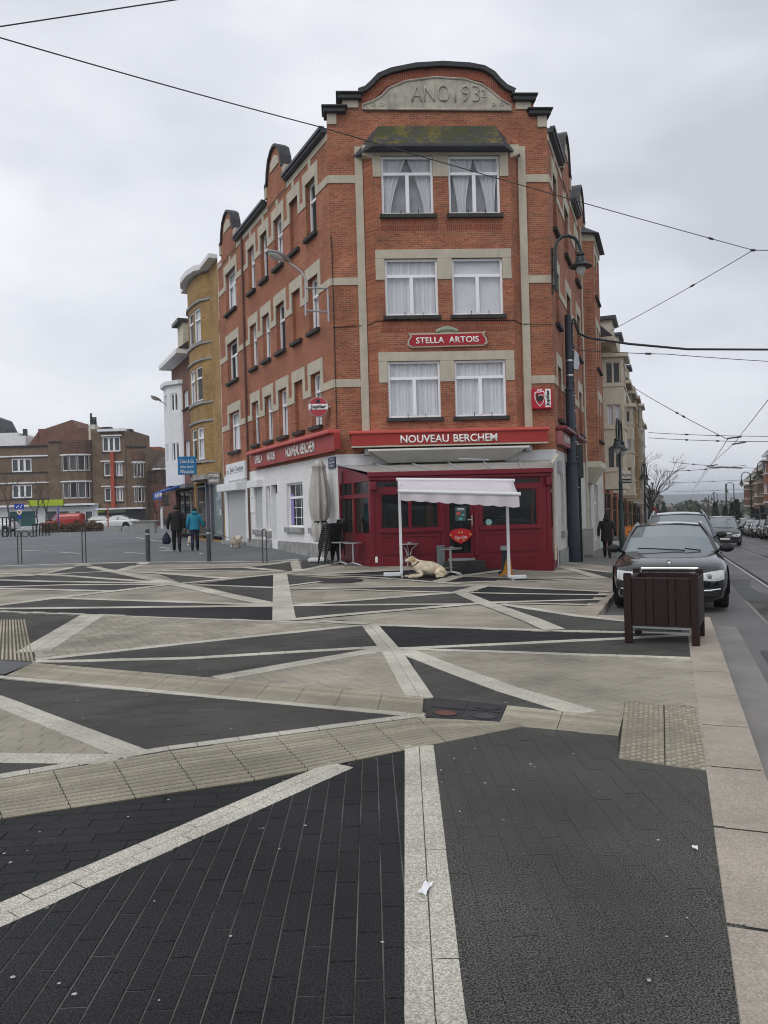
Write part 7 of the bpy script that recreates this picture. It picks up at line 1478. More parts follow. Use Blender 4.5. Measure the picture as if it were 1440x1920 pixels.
# --- folded parasol with base, and the high table beside it
q = G(603, 1053); k = q.y / F_PX; ps = thing('folded_parasol', 'tall folded pale grey parasol tied with a strap on a white base', 'parasol', loc=q); M = WM[ps.name]; mk('parasol_cloth', (0.47, 0.455, 0.42), 0.85, 0.10, 3, stain=0.2)
H = 190 * k; mb = MB(); n = 40; prof = [(0.20, 0.19, 0.30), (0.34, 0.25, 0.34), (0.40, 0.17, 0.16), (0.44, 0.24, 0.30), (0.58, 0.28, 0.34), (0.72, 0.26, 0.34), (0.86, 0.20, 0.28), (0.93, 0.20, 0.10), (0.935, 0.23, 0.12), (0.975, 0.15, 0.06), (1.0, 0.10, 0.02)]
vs_ = []
for f, r_, am in prof:
    for j in range(n): a = 6.2832 * j / n; rr2 = r_ * (1 + am * math.sin(8 * a + 3.0 * f)) * (1 + 0.05 * math.sin(3 * a)); vs_.append((rr2 * math.cos(a), rr2 * math.sin(a), f * H + 0.02 * math.sin(8 * a) * (0.2 if f > 0.9 else 1)))
K = len(prof); mb.add(vs_, [(i * n + j, i * n + (j + 1) % n, (i + 1) * n + (j + 1) % n, (i + 1) * n + j) for i in range(K - 1) for j in range(n)]); mb.add([vs_[(K - 1) * n + j] for j in range(n)], [tuple(range(n))]); mb.build('folded_canopy', MATS['parasol_cloth'], ps, M, smooth='full')
mb = MB(); mb.lathe([(0.205, 0), (0.212, 0.03), (0.205, 0.06)], (0, 0, 0.385 * H), 24); mb.build('tie_strap', MATS['black_plastic'], ps, M, smooth=True)
mb = MB(); mb.tube([(0, 0, 0), (0, 0, H)], 0.03, 10); mb.build('pole', MATS['alu_white'], ps, M); mb = MB(); mb.box(-0.42, 0.2, -0.3, 0.3, 0.02, 0.12); mb.build('base', MATS['white_paint'], ps, M, bevel=0.02)
bistro(636, 1056, 973, 'high narrow standing table half behind the stacked chairs', 'ped', 30)
# --- bin, ash column, towel
q = G(827, 1062); k = q.y / F_PX; bn = thing('waste_bin', 'slim grey corrugated bin left of the cafe door', 'bin', loc=q); M = WM[bn.name]; mk('bin_grey', (0.20, 0.225, 0.24), 0.5, 0.1, 4); mb = MB(); w_ = 15 * k
for i in range(7): mb.box(-w_ / 2 + i * w_ / 7, -w_ / 2 + (i + 0.8) * w_ / 7, -0.02, 0.2, 0.02, 37 * k)
mb.box(-w_ / 2, w_ / 2, 0.0, 0.19, 0.0, 37 * k - 0.01); mb.build('body', MATS['bin_grey'], bn, M); mb = MB(); mb.box(-w_ / 2 - 0.01, w_ / 2 + 0.01, -0.03, 0.21, 37 * k, 37 * k + 0.03); mb.build('rim', MATS['bin_grey'], bn, M, bevel=0.01)
q = G(943, 1077); k = q.y / F_PX; ac = thing('ash_column', 'leaning dark ash column beside the right awning post', 'ashtray', loc=q); M = WM[ac.name]; mb = MB(); mb.tube([(0, 0, 0.0), (0.01, 0, 0.06), (0.03, 0, 0.08), (0.06, 0, 0.65)], [0.13, 0.13, 0.075, 0.07], 12); mb.build('column', MATS['navy_metal'], ac, M, smooth=True); mb = MB(); mb.lathe([(0.09, 0), (0.12, 0.02), (0.12, 0.12), (0.08, 0.13), (0, 0.13)], (0.06, 0, 0.64), 14); mb.build('head', MATS['galv'], ac, M, smooth=True)
q = G(953, 1079); k = q.y / F_PX; mk('orange_cloth', (0.50, 0.22, 0.02), 0.9, 0.25, 9); mb = MB(); n = 24; vs_ = []
for i, (z, r_) in enumerate(((0.0, 0.17), (0.03, 0.16), (0.12, 0.10), (0.25, 0.075), (0.40, 0.06), (0.52, 0.02))):
    for j in range(n): a = 6.2832 * j / n; f = 1 + 0.35 * math.sin(5 * a + i); vs_.append((r_ * f * math.cos(a) + (0.02 * i - 0.10), -0.22 + r_ * 0.5 * f * math.sin(a), z))
mb.add(vs_, [(i * n + j, i * n + (j + 1) % n, (i + 1) * n + (j + 1) % n, (i + 1) * n + j) for i in range(5) for j in range(n)]); mb.build('floor_cloth', MATS['orange_cloth'], None, Matrix.Translation(q + Vector((0, 0, 0.005))), smooth='full', label='crumpled orange cloth hung at the foot of the right awning post', cat='cloth')
# ================================================================== LEFT SIDE OF THE SQUARE
# sign post, racks, low walls
q = G(38, 1003); k = q.y / F_PX; sp = thing('traffic_sign', 'blue pedestrian zone sign on a grey post at the far left', 'sign', loc=q); M = WM[sp.name]; mk('sign_blue', (0.02, 0.055, 0.36), 0.4, 0.05, 4)
mb = MB(); mb.tube([(0, 0, -0.2), (0, 0, 58 * k)], 0.035, 8); mb.build('post', MATS['galv'], sp, M); mb = MB(); mb.box(-9 * k, 9 * k, -0.08, -0.04, 48 * k, 58.5 * k); pn = mb.build('blue_panel', MATS['sign_blue'], sp, M, bevel=0.01)
for x, z in ((-4, 52), (-1, 54), (3, 51.5), (5, 55)): mb = MB(); mb.box((x - 1) * k, (x + 1) * k, -0.085, -0.078, (z - 1.2) * k, (z + 1.2) * k); mb.build('pictogram', MATS['letter_white'], pn, M)
mb = MB(); mb.xz([(4.5 * k * math.cos(R(a)), 43 * k + 4.5 * k * math.sin(R(a))) for a in range(0, 360, 20)], -0.07, -0.04); mb.build('round_sign', MATS['letter_white'], sp, M); mb = MB(); mb.xz([(2.5 * k * math.cos(R(a)), 43 * k + 2.5 * k * math.sin(R(a))) for a in range(0, 360, 20)], -0.075, -0.065); mb.build('red_symbol', MATS['poster_red'], sp, M); mb = MB(); mb.xz([(3.8 * k * math.cos(R(a)), 33 * k + 3.8 * k * math.sin(R(a))) for a in range(0, 360, 20)], -0.07, -0.04); mb.build('round_sign', MATS['sign_blue'], sp, M)
for i, (x, lab) in enumerate(((10, 'leftmost black bicycle stand at the edge of the square'), (33, 'second black bicycle stand, under the blue sign'), (47, 'third black bicycle stand from the left'), (62, 'rightmost of the four black bicycle stands'))):
    q = G(x, 1006); k = q.y / F_PX; t = thing('bicycle_stand', lab, 'bicycle stand', loc=q, group='bicycle stands on the square'); M = WM[t.name]; w_ = 6 * k; h = 9 * k
    mb = MB(); mb.tube([(-w_, 0, 0.12), (-w_, 0, h * 0.8), (-w_ * 0.8, 0, h), (w_ * 0.8, 0, h), (w_, 0, h * 0.8), (w_, 0, 0.12), (w_ * 0.8, 0, 0.02), (-w_ * 0.8, 0, 0.02), (-w_, 0, 0.12)], 0.045, 6); mb.build('frame', MATS['black_plastic'], t, M, smooth=True)
for i, (xa_, xb_, y0, lab) in enumerate(((-10, 28, 948, 'dark railing with posts left of the blue sign'), (62, 92, 972, 'short dark railing before the red van'))):
    A_, B_ = P(xa_, 996, 62), P(xb_, 996, 62); z0 = g(A_.x, A_.y); t = thing('railing', lab, 'railing', loc=(A_.x, A_.y, z0)); n = 6
    for j in range(n): p = A_.lerp(B_, j / (n - 1)); mb = MB(); mb.tube([(p.x, p.y, z0 - 0.1), (p.x, p.y, z0 + (1.6 if i == 0 else 1.0))], 0.05, 6); mb.build('post', MATS['black_plastic'], t, I4)
    mb = MB(); mb.tube([(A_.x, A_.y, z0 + (1.55 if i == 0 else 0.95)), (B_.x, B_.y, z0 + (1.55 if i == 0 else 0.95))], 0.05, 6); mb.build('top_rail', MATS['black_plastic'], t, I4)
mk('concrete', (0.30, 0.30, 0.29), 0.85, 0.1, 3, stain=0.2)
for i, (xa_, xb_, lab) in enumerate(((194, 227, 'low concrete bench wall before the white car, left half'), (228, 263, 'low concrete bench wall before the white car, right half'))):
    A_, B_ = P(xa_, 986, 70), P(xb_, 986, 70); z0 = g(A_.x, A_.y); mb = MB(); mb.box(A_.x, B_.x, 0, 0.5, z0 - 0.2, z0 + 0.42); mb.build('bench_wall', MATS['concrete'], None, Matrix.Translation((0, 70, 0)), bevel=0.03, label=lab, cat='bench', group='low concrete benches on the square')
q = P(269, 986, 62); t = thing('concrete_block', 'pale concrete block behind the left thick bollard', 'block', loc=(q.x, q.y, g(q.x, q.y))); mb = MB(); mb.box(-0.9, 0.9, 0, 0.6, -0.2, 0.9); mb.build('block', MATS['concrete'], t, WM[t.name], bevel=0.03); mb = MB(); mb.box(-1.1, 1.1, -0.1, 0.7, 0.9, 1.0); mb.build('cap', MATS['concrete'], t, WM[t.name], bevel=0.02)
for i, (x, y0, y1, Y, mt, lab) in enumerate(((203, 943, 985, 84, 'salmon', 'slim post with a red sleeve before the shops'), (293, 940, 992, 80, 'salmon', 'red and white post near the dark gate'), (304, 950, 992, 78, 'white_paint', 'white post beside the red and white post'), (110, 950, 985, 84, 'sign_blue', 'slim blue sign post behind the red van'))):
    q = P(x, 990, Y); z0 = g(q.x, q.y); tp_ = P(x, y0, Y).z; mb = MB(); mb.tube([(q.x, Y, z0), (q.x, Y, tp_)], 0.13 if i in (1, 2) else 0.07, 8); mb.build('marker_post', MATS[mt], None, label=lab, cat='post', group='posts across the square')
# --- fruit stall, hanging sign of the pizzeria
q = G(1196, 1010); q = ST(40, -2.0); fs = thing('fruit_stall', 'sloping greengrocer stall heaped with oranges on the right pavement', 'stall', loc=q, rz=-DR_ANG); M = WM[fs.name]; mk('crate_wood', (0.30, 0.20, 0.10), 0.8, 0.2, 5)
mb = MB(); mb.box(-0.35, 0.35, -0.1, 1.6, 0.0, 0.6); mb.build('trestle', MATS['dark_frame'], fs, M); mb = MB(); mb.prism([(-0.42, -0.2, 0.6), (0.42, -0.2, 0.6), (0.42, 1.6, 0.95), (-0.42, 1.6, 0.95)], (0, 0, 0.12)); mb.build('tray', MATS['crate_wood'], fs, M); mk('orange_fruit', (0.62, 0.20, 0.02), 0.5, 0.2, 9); mb = MB()
for i in range(90): u, v = random.random(), random.random(); mb.ball((-0.38 + 0.76 * u, -0.15 + 1.7 * v, 0.74 + 0.35 * v + random.uniform(0, 0.08)), 0.05, 7, 5)
mb.build('oranges', MATS['orange_fruit'], fs, M, smooth='full', kind='stuff')
SBp = Matrix.Translation(P(1174, 893, 40.0)); kx = 40 / F_PX; t = thing('shop_sign', 'white projecting sign with dark script above a black name bar', 'sign', M=SBp); mb = MB(); mb.box(-11 * kx, 9 * kx, -0.05, 0.05, -4 * kx, 10 * kx); mb.build('board', MATS['pale_paint'], t, SBp, bevel=0.01); mb = MB(); mb.box(-11 * kx, 9 * kx, -0.07, 0.07, -13 * kx, -5 * kx); mb.build('name_bar', MATS['black_plastic'], t, SBp, bevel=0.01); text('Pizzeria', t, SBp, 0, 2.5 * kx, -0.052, 'dark_stone', width=17 * kx, height=6 * kx, shear=0.3); text('CAPELLO', t, SBp, -1 * kx, -9 * kx, -0.072, 'letter_white', width=17 * kx, height=3.6 * kx)
for i, (s_, zz, hh, lab) in enumerate(((98, 0.6, 2.6, 'tall orange banner farther down the left pavement'), (108, 0.6, 2.4, 'second orange banner near the bare tree'))): q = ST(s_, -1.9); mb = MB(); mb.box(-0.4, 0.4, -0.03, 0.03, zz, zz + hh); mb.build('banner', MATS['salmon'], None, Matrix.Translation(q), label=lab, cat='banner')
# ================================================================== VEHICLES
mk('tyre', (0.014, 0.014, 0.014), 0.85, 0.1, 10); mk('rim', (0.45, 0.46, 0.47), 0.3, 0.05, 6, metal=0.8); mk('chrome', (0.85, 0.86, 0.88), 0.12, 0.0, metal=1.0)
mk('car_glass', (0.15, 0.18, 0.19), 0.05, 0.0, spec=0.9, coat=1.0); mk('headlamp', (0.55, 0.57, 0.58), 0.12, 0.25, 25, spec=0.8, coat=0.6); mk('lamp_red', (0.35, 0.01, 0.01), 0.2, 0.05, 9, coat=0.6); mk('trim_black', (0.012, 0.012, 0.013), 0.55, 0.1, 9); mk('plate', (0.7, 0.7, 0.68), 0.5, 0.05, 9)  # car_glass has a pale sky reflection painted into its base colour
def paint(name, c, rough=0.3): return mk(name, c, rough, 0.04, 2.0, spec=0.5, coat=0.9)
paint('paint_black', (0.008, 0.0085, 0.010), 0.2); paint('paint_blue_grey', (0.06, 0.075, 0.095)); paint('paint_silver', (0.42, 0.43, 0.45)); paint('paint_white', (0.72, 0.73, 0.74)); paint('paint_red', (0.42, 0.025, 0.02)); paint('paint_grey', (0.13, 0.135, 0.14)); paint('paint_dark', (0.028, 0.03, 0.034))
CARS = {
 'saloon': dict(L=4.85, W=0.925, st=[(0.0, .60, .30, .56, .66), (.04, .72, .22, .64, .745), (.15, .82, .18, .71, .80), (.42, .892, .17, .77, .85), (.85, .915, .17, .81, .90), (1.35, .922, .17, .82, .945), (1.6, .925, .17, .85, .955), (2.6, .925, .17, .88, .95), (3.7, .92, .18, .90, .98), (4.4, .89, .22, .88, 1.0), (4.75, .80, .28, .80, .92), (4.85, .70, .35, .70, .80)], gh=dict(f0=(1.32, .935, .80), f1=(2.12, 1.40, .585), r1=(3.25, 1.40, .57), r0=(4.15, 1.0, .74)), wr=.335, ax=(.88, 3.75)),
 'suv': dict(L=4.6, W=0.93, st=[(0.0, .68, .35, .68, .78), (.05, .80, .26, .76, .90), (.2, .87, .24, .82, .98), (.5, .91, .24, .88, 1.02), (1.1, .93, .24, .95, 1.08), (1.4, .93, .24, 1.0, 1.10), (2.5, .935, .24, 1.02, 1.08), (3.9, .92, .26, 1.04, 1.12), (4.45, .88, .30, 1.0, 1.1), (4.6, .78, .4, .85, .95)], gh=dict(f0=(1.25, 1.08, .82), f1=(1.95, 1.64, .64), r1=(3.9, 1.66, .62), r0=(4.45, 1.1, .78)), wr=.37, ax=(.9, 3.6)),
 'mpv': dict(L=4.75, W=0.92, st=[(0.0, .66, .28, .58, .68), (.05, .78, .20, .66, .78), (.2, .85, .18, .74, .88), (.5, .90, .18, .82, .98), (1.0, .92, .18, .92, 1.06), (2.0, .92, .18, .98, 1.05), (4.0, .92, .2, 1.02, 1.08), (4.6, .88, .25, 1.0, 1.1), (4.75, .78, .35, .85, .95)], gh=dict(f0=(.85, 1.04, .82), f1=(1.85, 1.69, .66), r1=(4.25, 1.68, .64), r0=(4.68, 1.08, .78)), wr=.33, ax=(.9, 3.75)),
 'van': dict(L=4.3, W=0.90, st=[(0.0, .66, .28, .60, .70), (.06, .78, .20, .68, .82), (.3, .86, .18, .78, .95), (.8, .89, .18, .90, 1.08), (1.5, .90, .18, .98, 1.12), (1.8, .90, .18, 1.5, 1.75), (1.9, .90, .18, 1.55, 1.84), (4.1, .90, .2, 1.55, 1.86), (4.28, .88, .25, 1.5, 1.8), (4.3, .8, .35, 1.3, 1.6)], gh=dict(f0=(.75, 1.06, .80), f1=(1.5, 1.78, .68), r1=(2.0, 1.82, .68), r0=(2.05, 1.1, .82)), wr=.31, ax=(.8, 3.4)),
 'hatch': dict(L=4.0, W=0.87, st=[(0.0, .60, .28, .52, .62), (.05, .72, .20, .60, .72), (.2, .80, .18, .68, .82), (.6, .85, .17, .76, .90), (1.1, .87, .17, .84, .98), (2.0, .87, .17, .90, .97), (3.4, .86, .19, .94, 1.0), (3.85, .82, .25, .92, 1.02), (4.0, .72, .35, .78, .88)], gh=dict(f0=(1.0, .98, .78), f1=(1.75, 1.45, .58), r1=(3.3, 1.44, .57), r0=(3.85, 1.0, .72)), wr=.31, ax=(.75, 3.2)),
}
def car(kind, paint_m, base, heading, label, name='parked_car', cat='car', group=None, rails=False, star=False, detail=True):
    """front at local y=0 looking along -y; heading = rotation about z"""
    S = CARS[kind]; M = Matrix.Translation(base) @ Matrix.Rotation(heading, 4, 'Z'); t = thing(name, label, cat, M=M, group=group); pm = MATS[paint_m]
    half = lambda hw, zb, zs, zt: [(0, zb), (.75 * hw, zb), (.93 * hw, zb + .06), (hw, zb + .25), (hw, zs - .13), (.985 * hw, zs - .04), (.955 * hw, zs + .01), (.90 * hw, zs + (zt - zs) * .5), (.70 * hw, zs + (zt - zs) * .82), (.38 * hw, zt - .006), (0, zt)]
    mb = MB(); rings = []
    for (y, hw, zb, zs, zt) in S['st']:
        h = half(hw, zb, zs, zt); rg = [(x, y, z) for x, z in h] + [(-x, y, z) for x, z in h[-2:0:-1]]; rings.append(rg)
    n = len(rings[0]); vs_ = [p for r_ in rings for p in r_]; fs = [(i * n + j, i * n + (j + 1) % n, (i + 1) * n + (j + 1) % n, (i + 1) * n + j) for i in range(len(rings) - 1) for j in range(n)]
    fs.append(tuple(range(n))[::-1]); fs.append(tuple((len(rings) - 1) * n + j for j in range(n))); mb.add(vs_, fs); bo = mb.build('body', pm, t, M, smooth=True)
    G_ = S['gh']; f0, f1, r1, r0 = G_['f0'], G_['f1'], G_['r1'], G_['r0']; k = 6
    def row(p, crown, bow): return [Vector(((i / k * 2 - 1) * p[2], p[0] + bow * ((i / k * 2 - 1) ** 2), p[1] - crown * ((i / k * 2 - 1) ** 2))) for i in range(k + 1)]
    A, B, C, D = row(f0, 0.02, .20), row(f1, .045, .10), row(r1, .045, -.05), row(r0, 0.02, -.15)
    mb = MB(); mid = [(b + c) / 2 + Vector((0, 0, .035)) for b, c in zip(B, C)]
    for P0, P1 in ((B, mid), (mid, C)):
        for i in range(k): mb.poly([P0[i], P0[i + 1], P1[i + 1], P1[i]])
    for e in (0, k):
        mb.tube([A[e], (A[e] + B[e]) / 2 + Vector((.01 * (1 if e else -1), 0, .02)), B[e], mid[e], C[e], D[e]], 0.042, 6)
    mb.tube(B, 0.025, 6); mb.tube(C, 0.025, 6); ro = mb.build('roof', pm, t, M, smooth=True)
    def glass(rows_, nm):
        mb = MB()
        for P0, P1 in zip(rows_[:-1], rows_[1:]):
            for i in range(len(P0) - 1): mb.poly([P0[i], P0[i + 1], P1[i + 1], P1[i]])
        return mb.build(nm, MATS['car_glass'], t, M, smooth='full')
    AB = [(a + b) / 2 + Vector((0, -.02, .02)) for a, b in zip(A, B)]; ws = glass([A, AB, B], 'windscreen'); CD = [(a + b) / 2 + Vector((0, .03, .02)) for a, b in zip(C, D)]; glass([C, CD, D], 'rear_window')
    for e, nm in ((0, 'side_window'), (k, 'side_window')):
        sg = 1 if e else -1; bl = [A[e], Vector((A[e].x * 1.0, (f1[0] + f0[0]) / 2, f0[1] + .01)), Vector((sg * .84 * S['W'], (f1[0] + r1[0]) / 2, f0[1] + .02)), D[e]]; tl = [A[e] + (B[e] - A[e]) * .05, AB[e], mid[e], CD[e]]
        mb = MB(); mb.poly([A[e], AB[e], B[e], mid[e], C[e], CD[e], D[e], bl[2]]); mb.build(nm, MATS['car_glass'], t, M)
    for ya in S['ax']:
        for sg in (-1, 1):
            xo = sg * (S['W'] - .02); r_ = S['wr']; w = thing  # wheel: tyre + rim
            mb = MB(); prof = [(r_ * .62, -.11), (r_ * .95, -.11), (r_, -.08), (r_, .08), (r_ * .95, .11), (r_ * .62, .11)]; nn = 22; vs_ = []
            for rr, xx in prof: vs_ += [(xo - sg * .1 + xx, ya + rr * math.cos(6.2832 * j / nn), r_ + rr * math.sin(6.2832 * j / nn)) for j in range(nn)]
            mb.add(vs_, [(i * nn + j, i * nn + (j + 1) % nn, (i + 1) * nn + (j + 1) % nn, (i + 1) * nn + j) for i in range(5) for j in range(nn)]); wh = mb.build('wheel', MATS['tyre'], t, M, smooth=True)
            mb = MB(); xr = xo + sg * .0; vs_ = [(xr, ya + r_ * .62 * math.cos(6.2832 * j / nn), r_ + r_ * .62 * math.sin(6.2832 * j / nn)) for j in range(nn)] + [(xr - sg * .04, ya, r_)]; mb.add(vs_, [(j, (j + 1) % nn, nn) for j in range(nn)]); mb.build('rim', MATS['rim'], wh, M)
            mb = MB(); vs_ = [(sg * (S['W'] + .004), ya + (r_ + .06) * math.cos(R(a)), r_ + (r_ + .06) * math.sin(R(a))) for a in range(-10, 191, 10)]; mb.add(vs_, [tuple(range(len(vs_)))]); mb.build('wheel_arch', MATS['trim_black'], t, M)
    z_h = S['st'][2][3]; y_h = S['st'][1][0] + .02
    for sg in (-1, 1):
        mb = MB(); W_ = S['W']; yh = y_h; z0 = z_h - .11
        # swept-back headlamp: curved patch wrapping round the corner
        pts = [(.43, -.035, -.005, .07), (.55, -.035, .0, .12), (.67, -.018, .008, .155), (.78, .022, .016, .165), (.885, .115, .028, .15)]; vs_ = []
        for (fx, dy, dz, hh) in pts:
            for v in (-1, 0, 1): vs_.append((sg * fx * W_ * 1.01, dy + (0.03 if v == 1 else -0.008 * (v == 0)), z0 + dz + v * hh * .5))
        mb.add(vs_, [(i * 3 + j, (i + 1) * 3 + j, (i + 1) * 3 + j + 1, i * 3 + j + 1) for i in range(4) for j in range(2)]); hl = mb.build('headlight', MATS['headlamp'], t, M, smooth='full')
        if detail:
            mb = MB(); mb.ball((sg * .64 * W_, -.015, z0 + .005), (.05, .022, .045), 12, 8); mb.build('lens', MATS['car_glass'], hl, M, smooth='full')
        mb = MB(); mb.ball((sg * (S['gh']['f0'][2] + .17), S['gh']['f0'][0] + .32, S['gh']['f0'][1] + .04), (.125, .08, .078), 12, 8); mi = mb.build('mirror', MATS['trim_black' if paint_m != 'paint_white' else paint_m], t, M, smooth='full')
        mb = MB(); mb.tube([(sg * S['W'] * .88, S['gh']['f0'][0] + .36, S['gh']['f0'][1] - .0), (sg * (S['gh']['f0'][2] + .12), S['gh']['f0'][0] + .34, S['gh']['f0'][1] + .02)], .025, 6); mb.build('stalk', MATS['trim_black'], mi, M)
        mb = MB(); yr = S['L']; zt = S['st'][-2][4] - .08; mb.ball((sg * .66 * W_, yr - .06, zt - .08), (.16, .06, .09), 10, 6); mb.build('tail_light', MATS['lamp_red'], t, M, smooth='full')
        mb = MB(); mb.box(sg * .45 * W_ if sg > 0 else sg * .80 * W_, sg * .80 * W_ if sg > 0 else sg * .45 * W_, -.012, .1, .27, .33) if False else mb.xz([(sg * .46 * W_, .285), (sg * .80 * W_, .30), (sg * .80 * W_, .40), (sg * .46 * W_, .36)][::(1 if sg > 0 else -1)], -.012, .2); mb.build('lower_intake', MATS['trim_black'], t, M)
        mb = MB(); mb.tube([(sg * .46 * W_, -.03, .375), (sg * .66 * W_, -.018, .385), (sg * .82 * W_, .06, .40)], .015, 6); mb.build('chrome_strip', MATS['chrome' if star else 'trim_black'], t, M, smooth=True)
    zg = S['st'][1][4]; gw = .42 if star else .36
    mb = MB(); mb.xz([(-gw * .86, zg - .24), (gw * .86, zg - .24), (gw, zg - .02), (-gw, zg - .02)], -.015, .08); gr = mb.build('grille', MATS['trim_black'], t, M, bevel=.01)
    for i in range(3): mb = MB(); z = zg - .07 - .065 * i; mb.box(-gw * .94, gw * .94, -.024, -.012, z - .009, z + .009); mb.build('grille_bar', MATS['chrome' if detail else 'trim_black'], gr, M)
    mb = MB(); mb.xz([(-gw * 1.04, zg - .035), (gw * 1.04, zg - .035), (gw * 1.06, zg + .01), (-gw * 1.06, zg + .01)], -.04, .06); mb.build('chrome_bar', MATS['chrome'], gr, M, bevel=.012)
    mb = MB(); mb.box(-.26, .26, -.035, .03, zg - .385, zg - .275); pt = mb.build('number_plate', MATS['plate'], t, M, bevel=.004)
    mb = MB(); mb.xz([(-.5 * S['W'], .22), (.5 * S['W'], .22), (.45 * S['W'], .31), (-.45 * S['W'], .31)], .015, .1); mb.build('air_intake', MATS['trim_black'], t, M)
    if star:
        cxx, cyy, czz = 0, .12, zg + .085; mb = MB(); mb.tube([(cxx + .035 * math.cos(R(a)), cyy, czz + .035 * math.sin(R(a))) for a in range(0, 361, 24)], .005, 5)
        for a in (90, 210, 330): mb.tube([(cxx, cyy, czz), (cxx + .034 * math.cos(R(a)), cyy, czz + .034 * math.sin(R(a)))], .005, 4)
        mb.tube([(cxx, cyy + .005, czz - .07), (cxx, cyy, czz - .034)], .006, 5); mb.build('star_emblem', MATS['chrome'], t, M, smooth=True, kind='stuff')
        mb = MB(); mb.ball((0, -.02, zg - .012), (.03, .012, .03), 10, 6); mb.build('badge', MATS['trim_black'], gr, M)
    if detail:
        a, b = Vector(A[1]), Vector(A[5]); off = Vector((0, -.03, .02)); mb = MB(); mb.tube([A[k // 2 + 1] + off, A[2] + off + Vector((0, .03, .03)), A[1] + off + Vector((0, .02, .04))], .012, 5); mb.build('wiper', MATS['trim_black'], t, M)
        mb = MB(); mb.tube([A[k - 1] + off, A[k // 2 + 1] + off + Vector((0, .03, .03))], .012, 5); mb.build('wiper', MATS['trim_black'], t, M)
        mb = MB(); mb.ball((0, f1[0] - .06, f1[1] - .09), (.11, .03, .035), 10, 6); mb.build('inner_mirror', MATS['trim_black'], t, M, smooth='full')
    if rails:
        for e in (0, k): mb = MB(); sg = 1 if e else -1; mb.tube([B[e] + Vector((-.03 * sg, .1, .0)), B[e] + Vector((-.03 * sg, .22, .07)), mid[e] + Vector((-.03 * sg, 0, .075)), C[e] + Vector((-.03 * sg, -.2, .06)), C[e] + Vector((-.03 * sg, -.05, .0))], .02, 6); mb.build('roof_rail', MATS['rim'], t, M, smooth=True)
    return t
HD = -DR_ANG      # facing the camera down the street
def at_st(s, t): q = ST(s, t); return Vector((q.x, q.y, q.z - 0.12))
car('saloon', 'paint_black', at_st(13.35, -0.03), HD, 'black saloon with chrome grille bar parked behind the planter', star=True)
car('suv', 'paint_blue_grey', at_st(19.2, 0.20), HD, 'blue grey estate with roof rails parked behind the black saloon', rails=True)
car('mpv', 'paint_dark', at_st(48.5, 2.95), HD, 'dark people carrier driving towards the viewer on the tram rails', name='moving_car')
car('hatch', 'paint_white', at_st(60, 0.35), HD, 'white car parked far down the left kerb', detail=False)
for i, (s_, kd, pm, lab) in enumerate(((53, 'hatch', 'paint_dark', 'nearest dark car parked along the right kerb'), (59, 'suv', 'paint_black', 'second car parked along the right kerb, black and tall'), (65, 'hatch', 'paint_grey', 'third car parked along the right kerb, grey'), (71, 'saloon', 'paint_dark', 'fourth car parked along the right kerb, dark saloon'), (77, 'hatch', 'paint_silver', 'fifth car parked along the right kerb, pale silver'), (83, 'suv', 'paint_dark', 'sixth car parked along the right kerb, dark'), (90, 'hatch', 'paint_grey', 'farthest car parked along the right kerb'))):
    car(kd, pm, at_st(s_, 7.35), HD, lab, group='cars parked along the right kerb', detail=False)
for i, (s_, kd, pm, lab) in enumerate(((27, 'hatch', 'paint_silver', 'third car parked on the left kerb, behind the estate'), (34, 'hatch', 'paint_grey', 'fourth car parked on the left kerb'))): car(kd, pm, at_st(s_, 0.05), HD, lab, detail=False)
# across the square, seen from the side
def side_car(kind, pm, xf, Y, left, label, name='parked_car', cat='car'):
    q = P(xf, 985, Y); car(kind, pm, Vector((q.x, Y, g(q.x, Y))), R(90) if not left else R(-90), label, name=name, cat=cat, detail=False)
def side_left(kind, pm, xf, Y, label, **k): q = P(xf, 985, Y); car(kind, pm, Vector((q.x, Y, g(q.x, Y))), R(-90), label, detail=False, **k)
side_left('van', 'paint_red', 84, 87, 'red delivery van parked before the shops across the square', name='delivery_van', cat='van')
side_left('saloon', 'paint_white', 178, 86, 'white saloon parked across the square behind the bench walls')
side_left('hatch', 'paint_grey', 147, 88, 'grey hatchback between the red van and the white saloon')
side_left('hatch', 'paint_white', -38, 84, 'white car at the far left edge behind the railing')
# ================================================================== PEOPLE AND ANIMALS
def skin_mesh(nodes, edges, root, name, levels=2):
    """skeleton of joints with radii -> one smooth surface"""
    names = list(nodes); idx = {n: i for i, n in enumerate(names)}; me = bpy.data.meshes.new(name + '_sk'); me.from_pydata([nodes[n][0] for n in names], [(idx[a], idx[b]) for a, b in edges], [])
    o = bpy.data.objects.new(name + '_sk', me); TMP.collection.objects.link(o); md = o.modifiers.new('skin', 'SKIN'); md.use_smooth_shade = True
    for i, n in enumerate(names):
        r_ = nodes[n][1]; r_ = r_ if isinstance(r_, tuple) else (r_, r_); sv = me.skin_vertices[0].data[i]; sv.radius = r_; sv.use_root = (n == root)
    ss = o.modifiers.new('sub', 'SUBSURF'); ss.levels = levels; ss.render_levels = levels; TMP.view_layers[0].update(); dg = TMP.view_layers[0].depsgraph; out = bpy.data.meshes.new_from_object(o.evaluated_get(dg)); bpy.data.objects.remove(o); bpy.data.meshes.remove(me)
    out.polygons.foreach_set('use_smooth', [True] * len(out.polygons)); return out
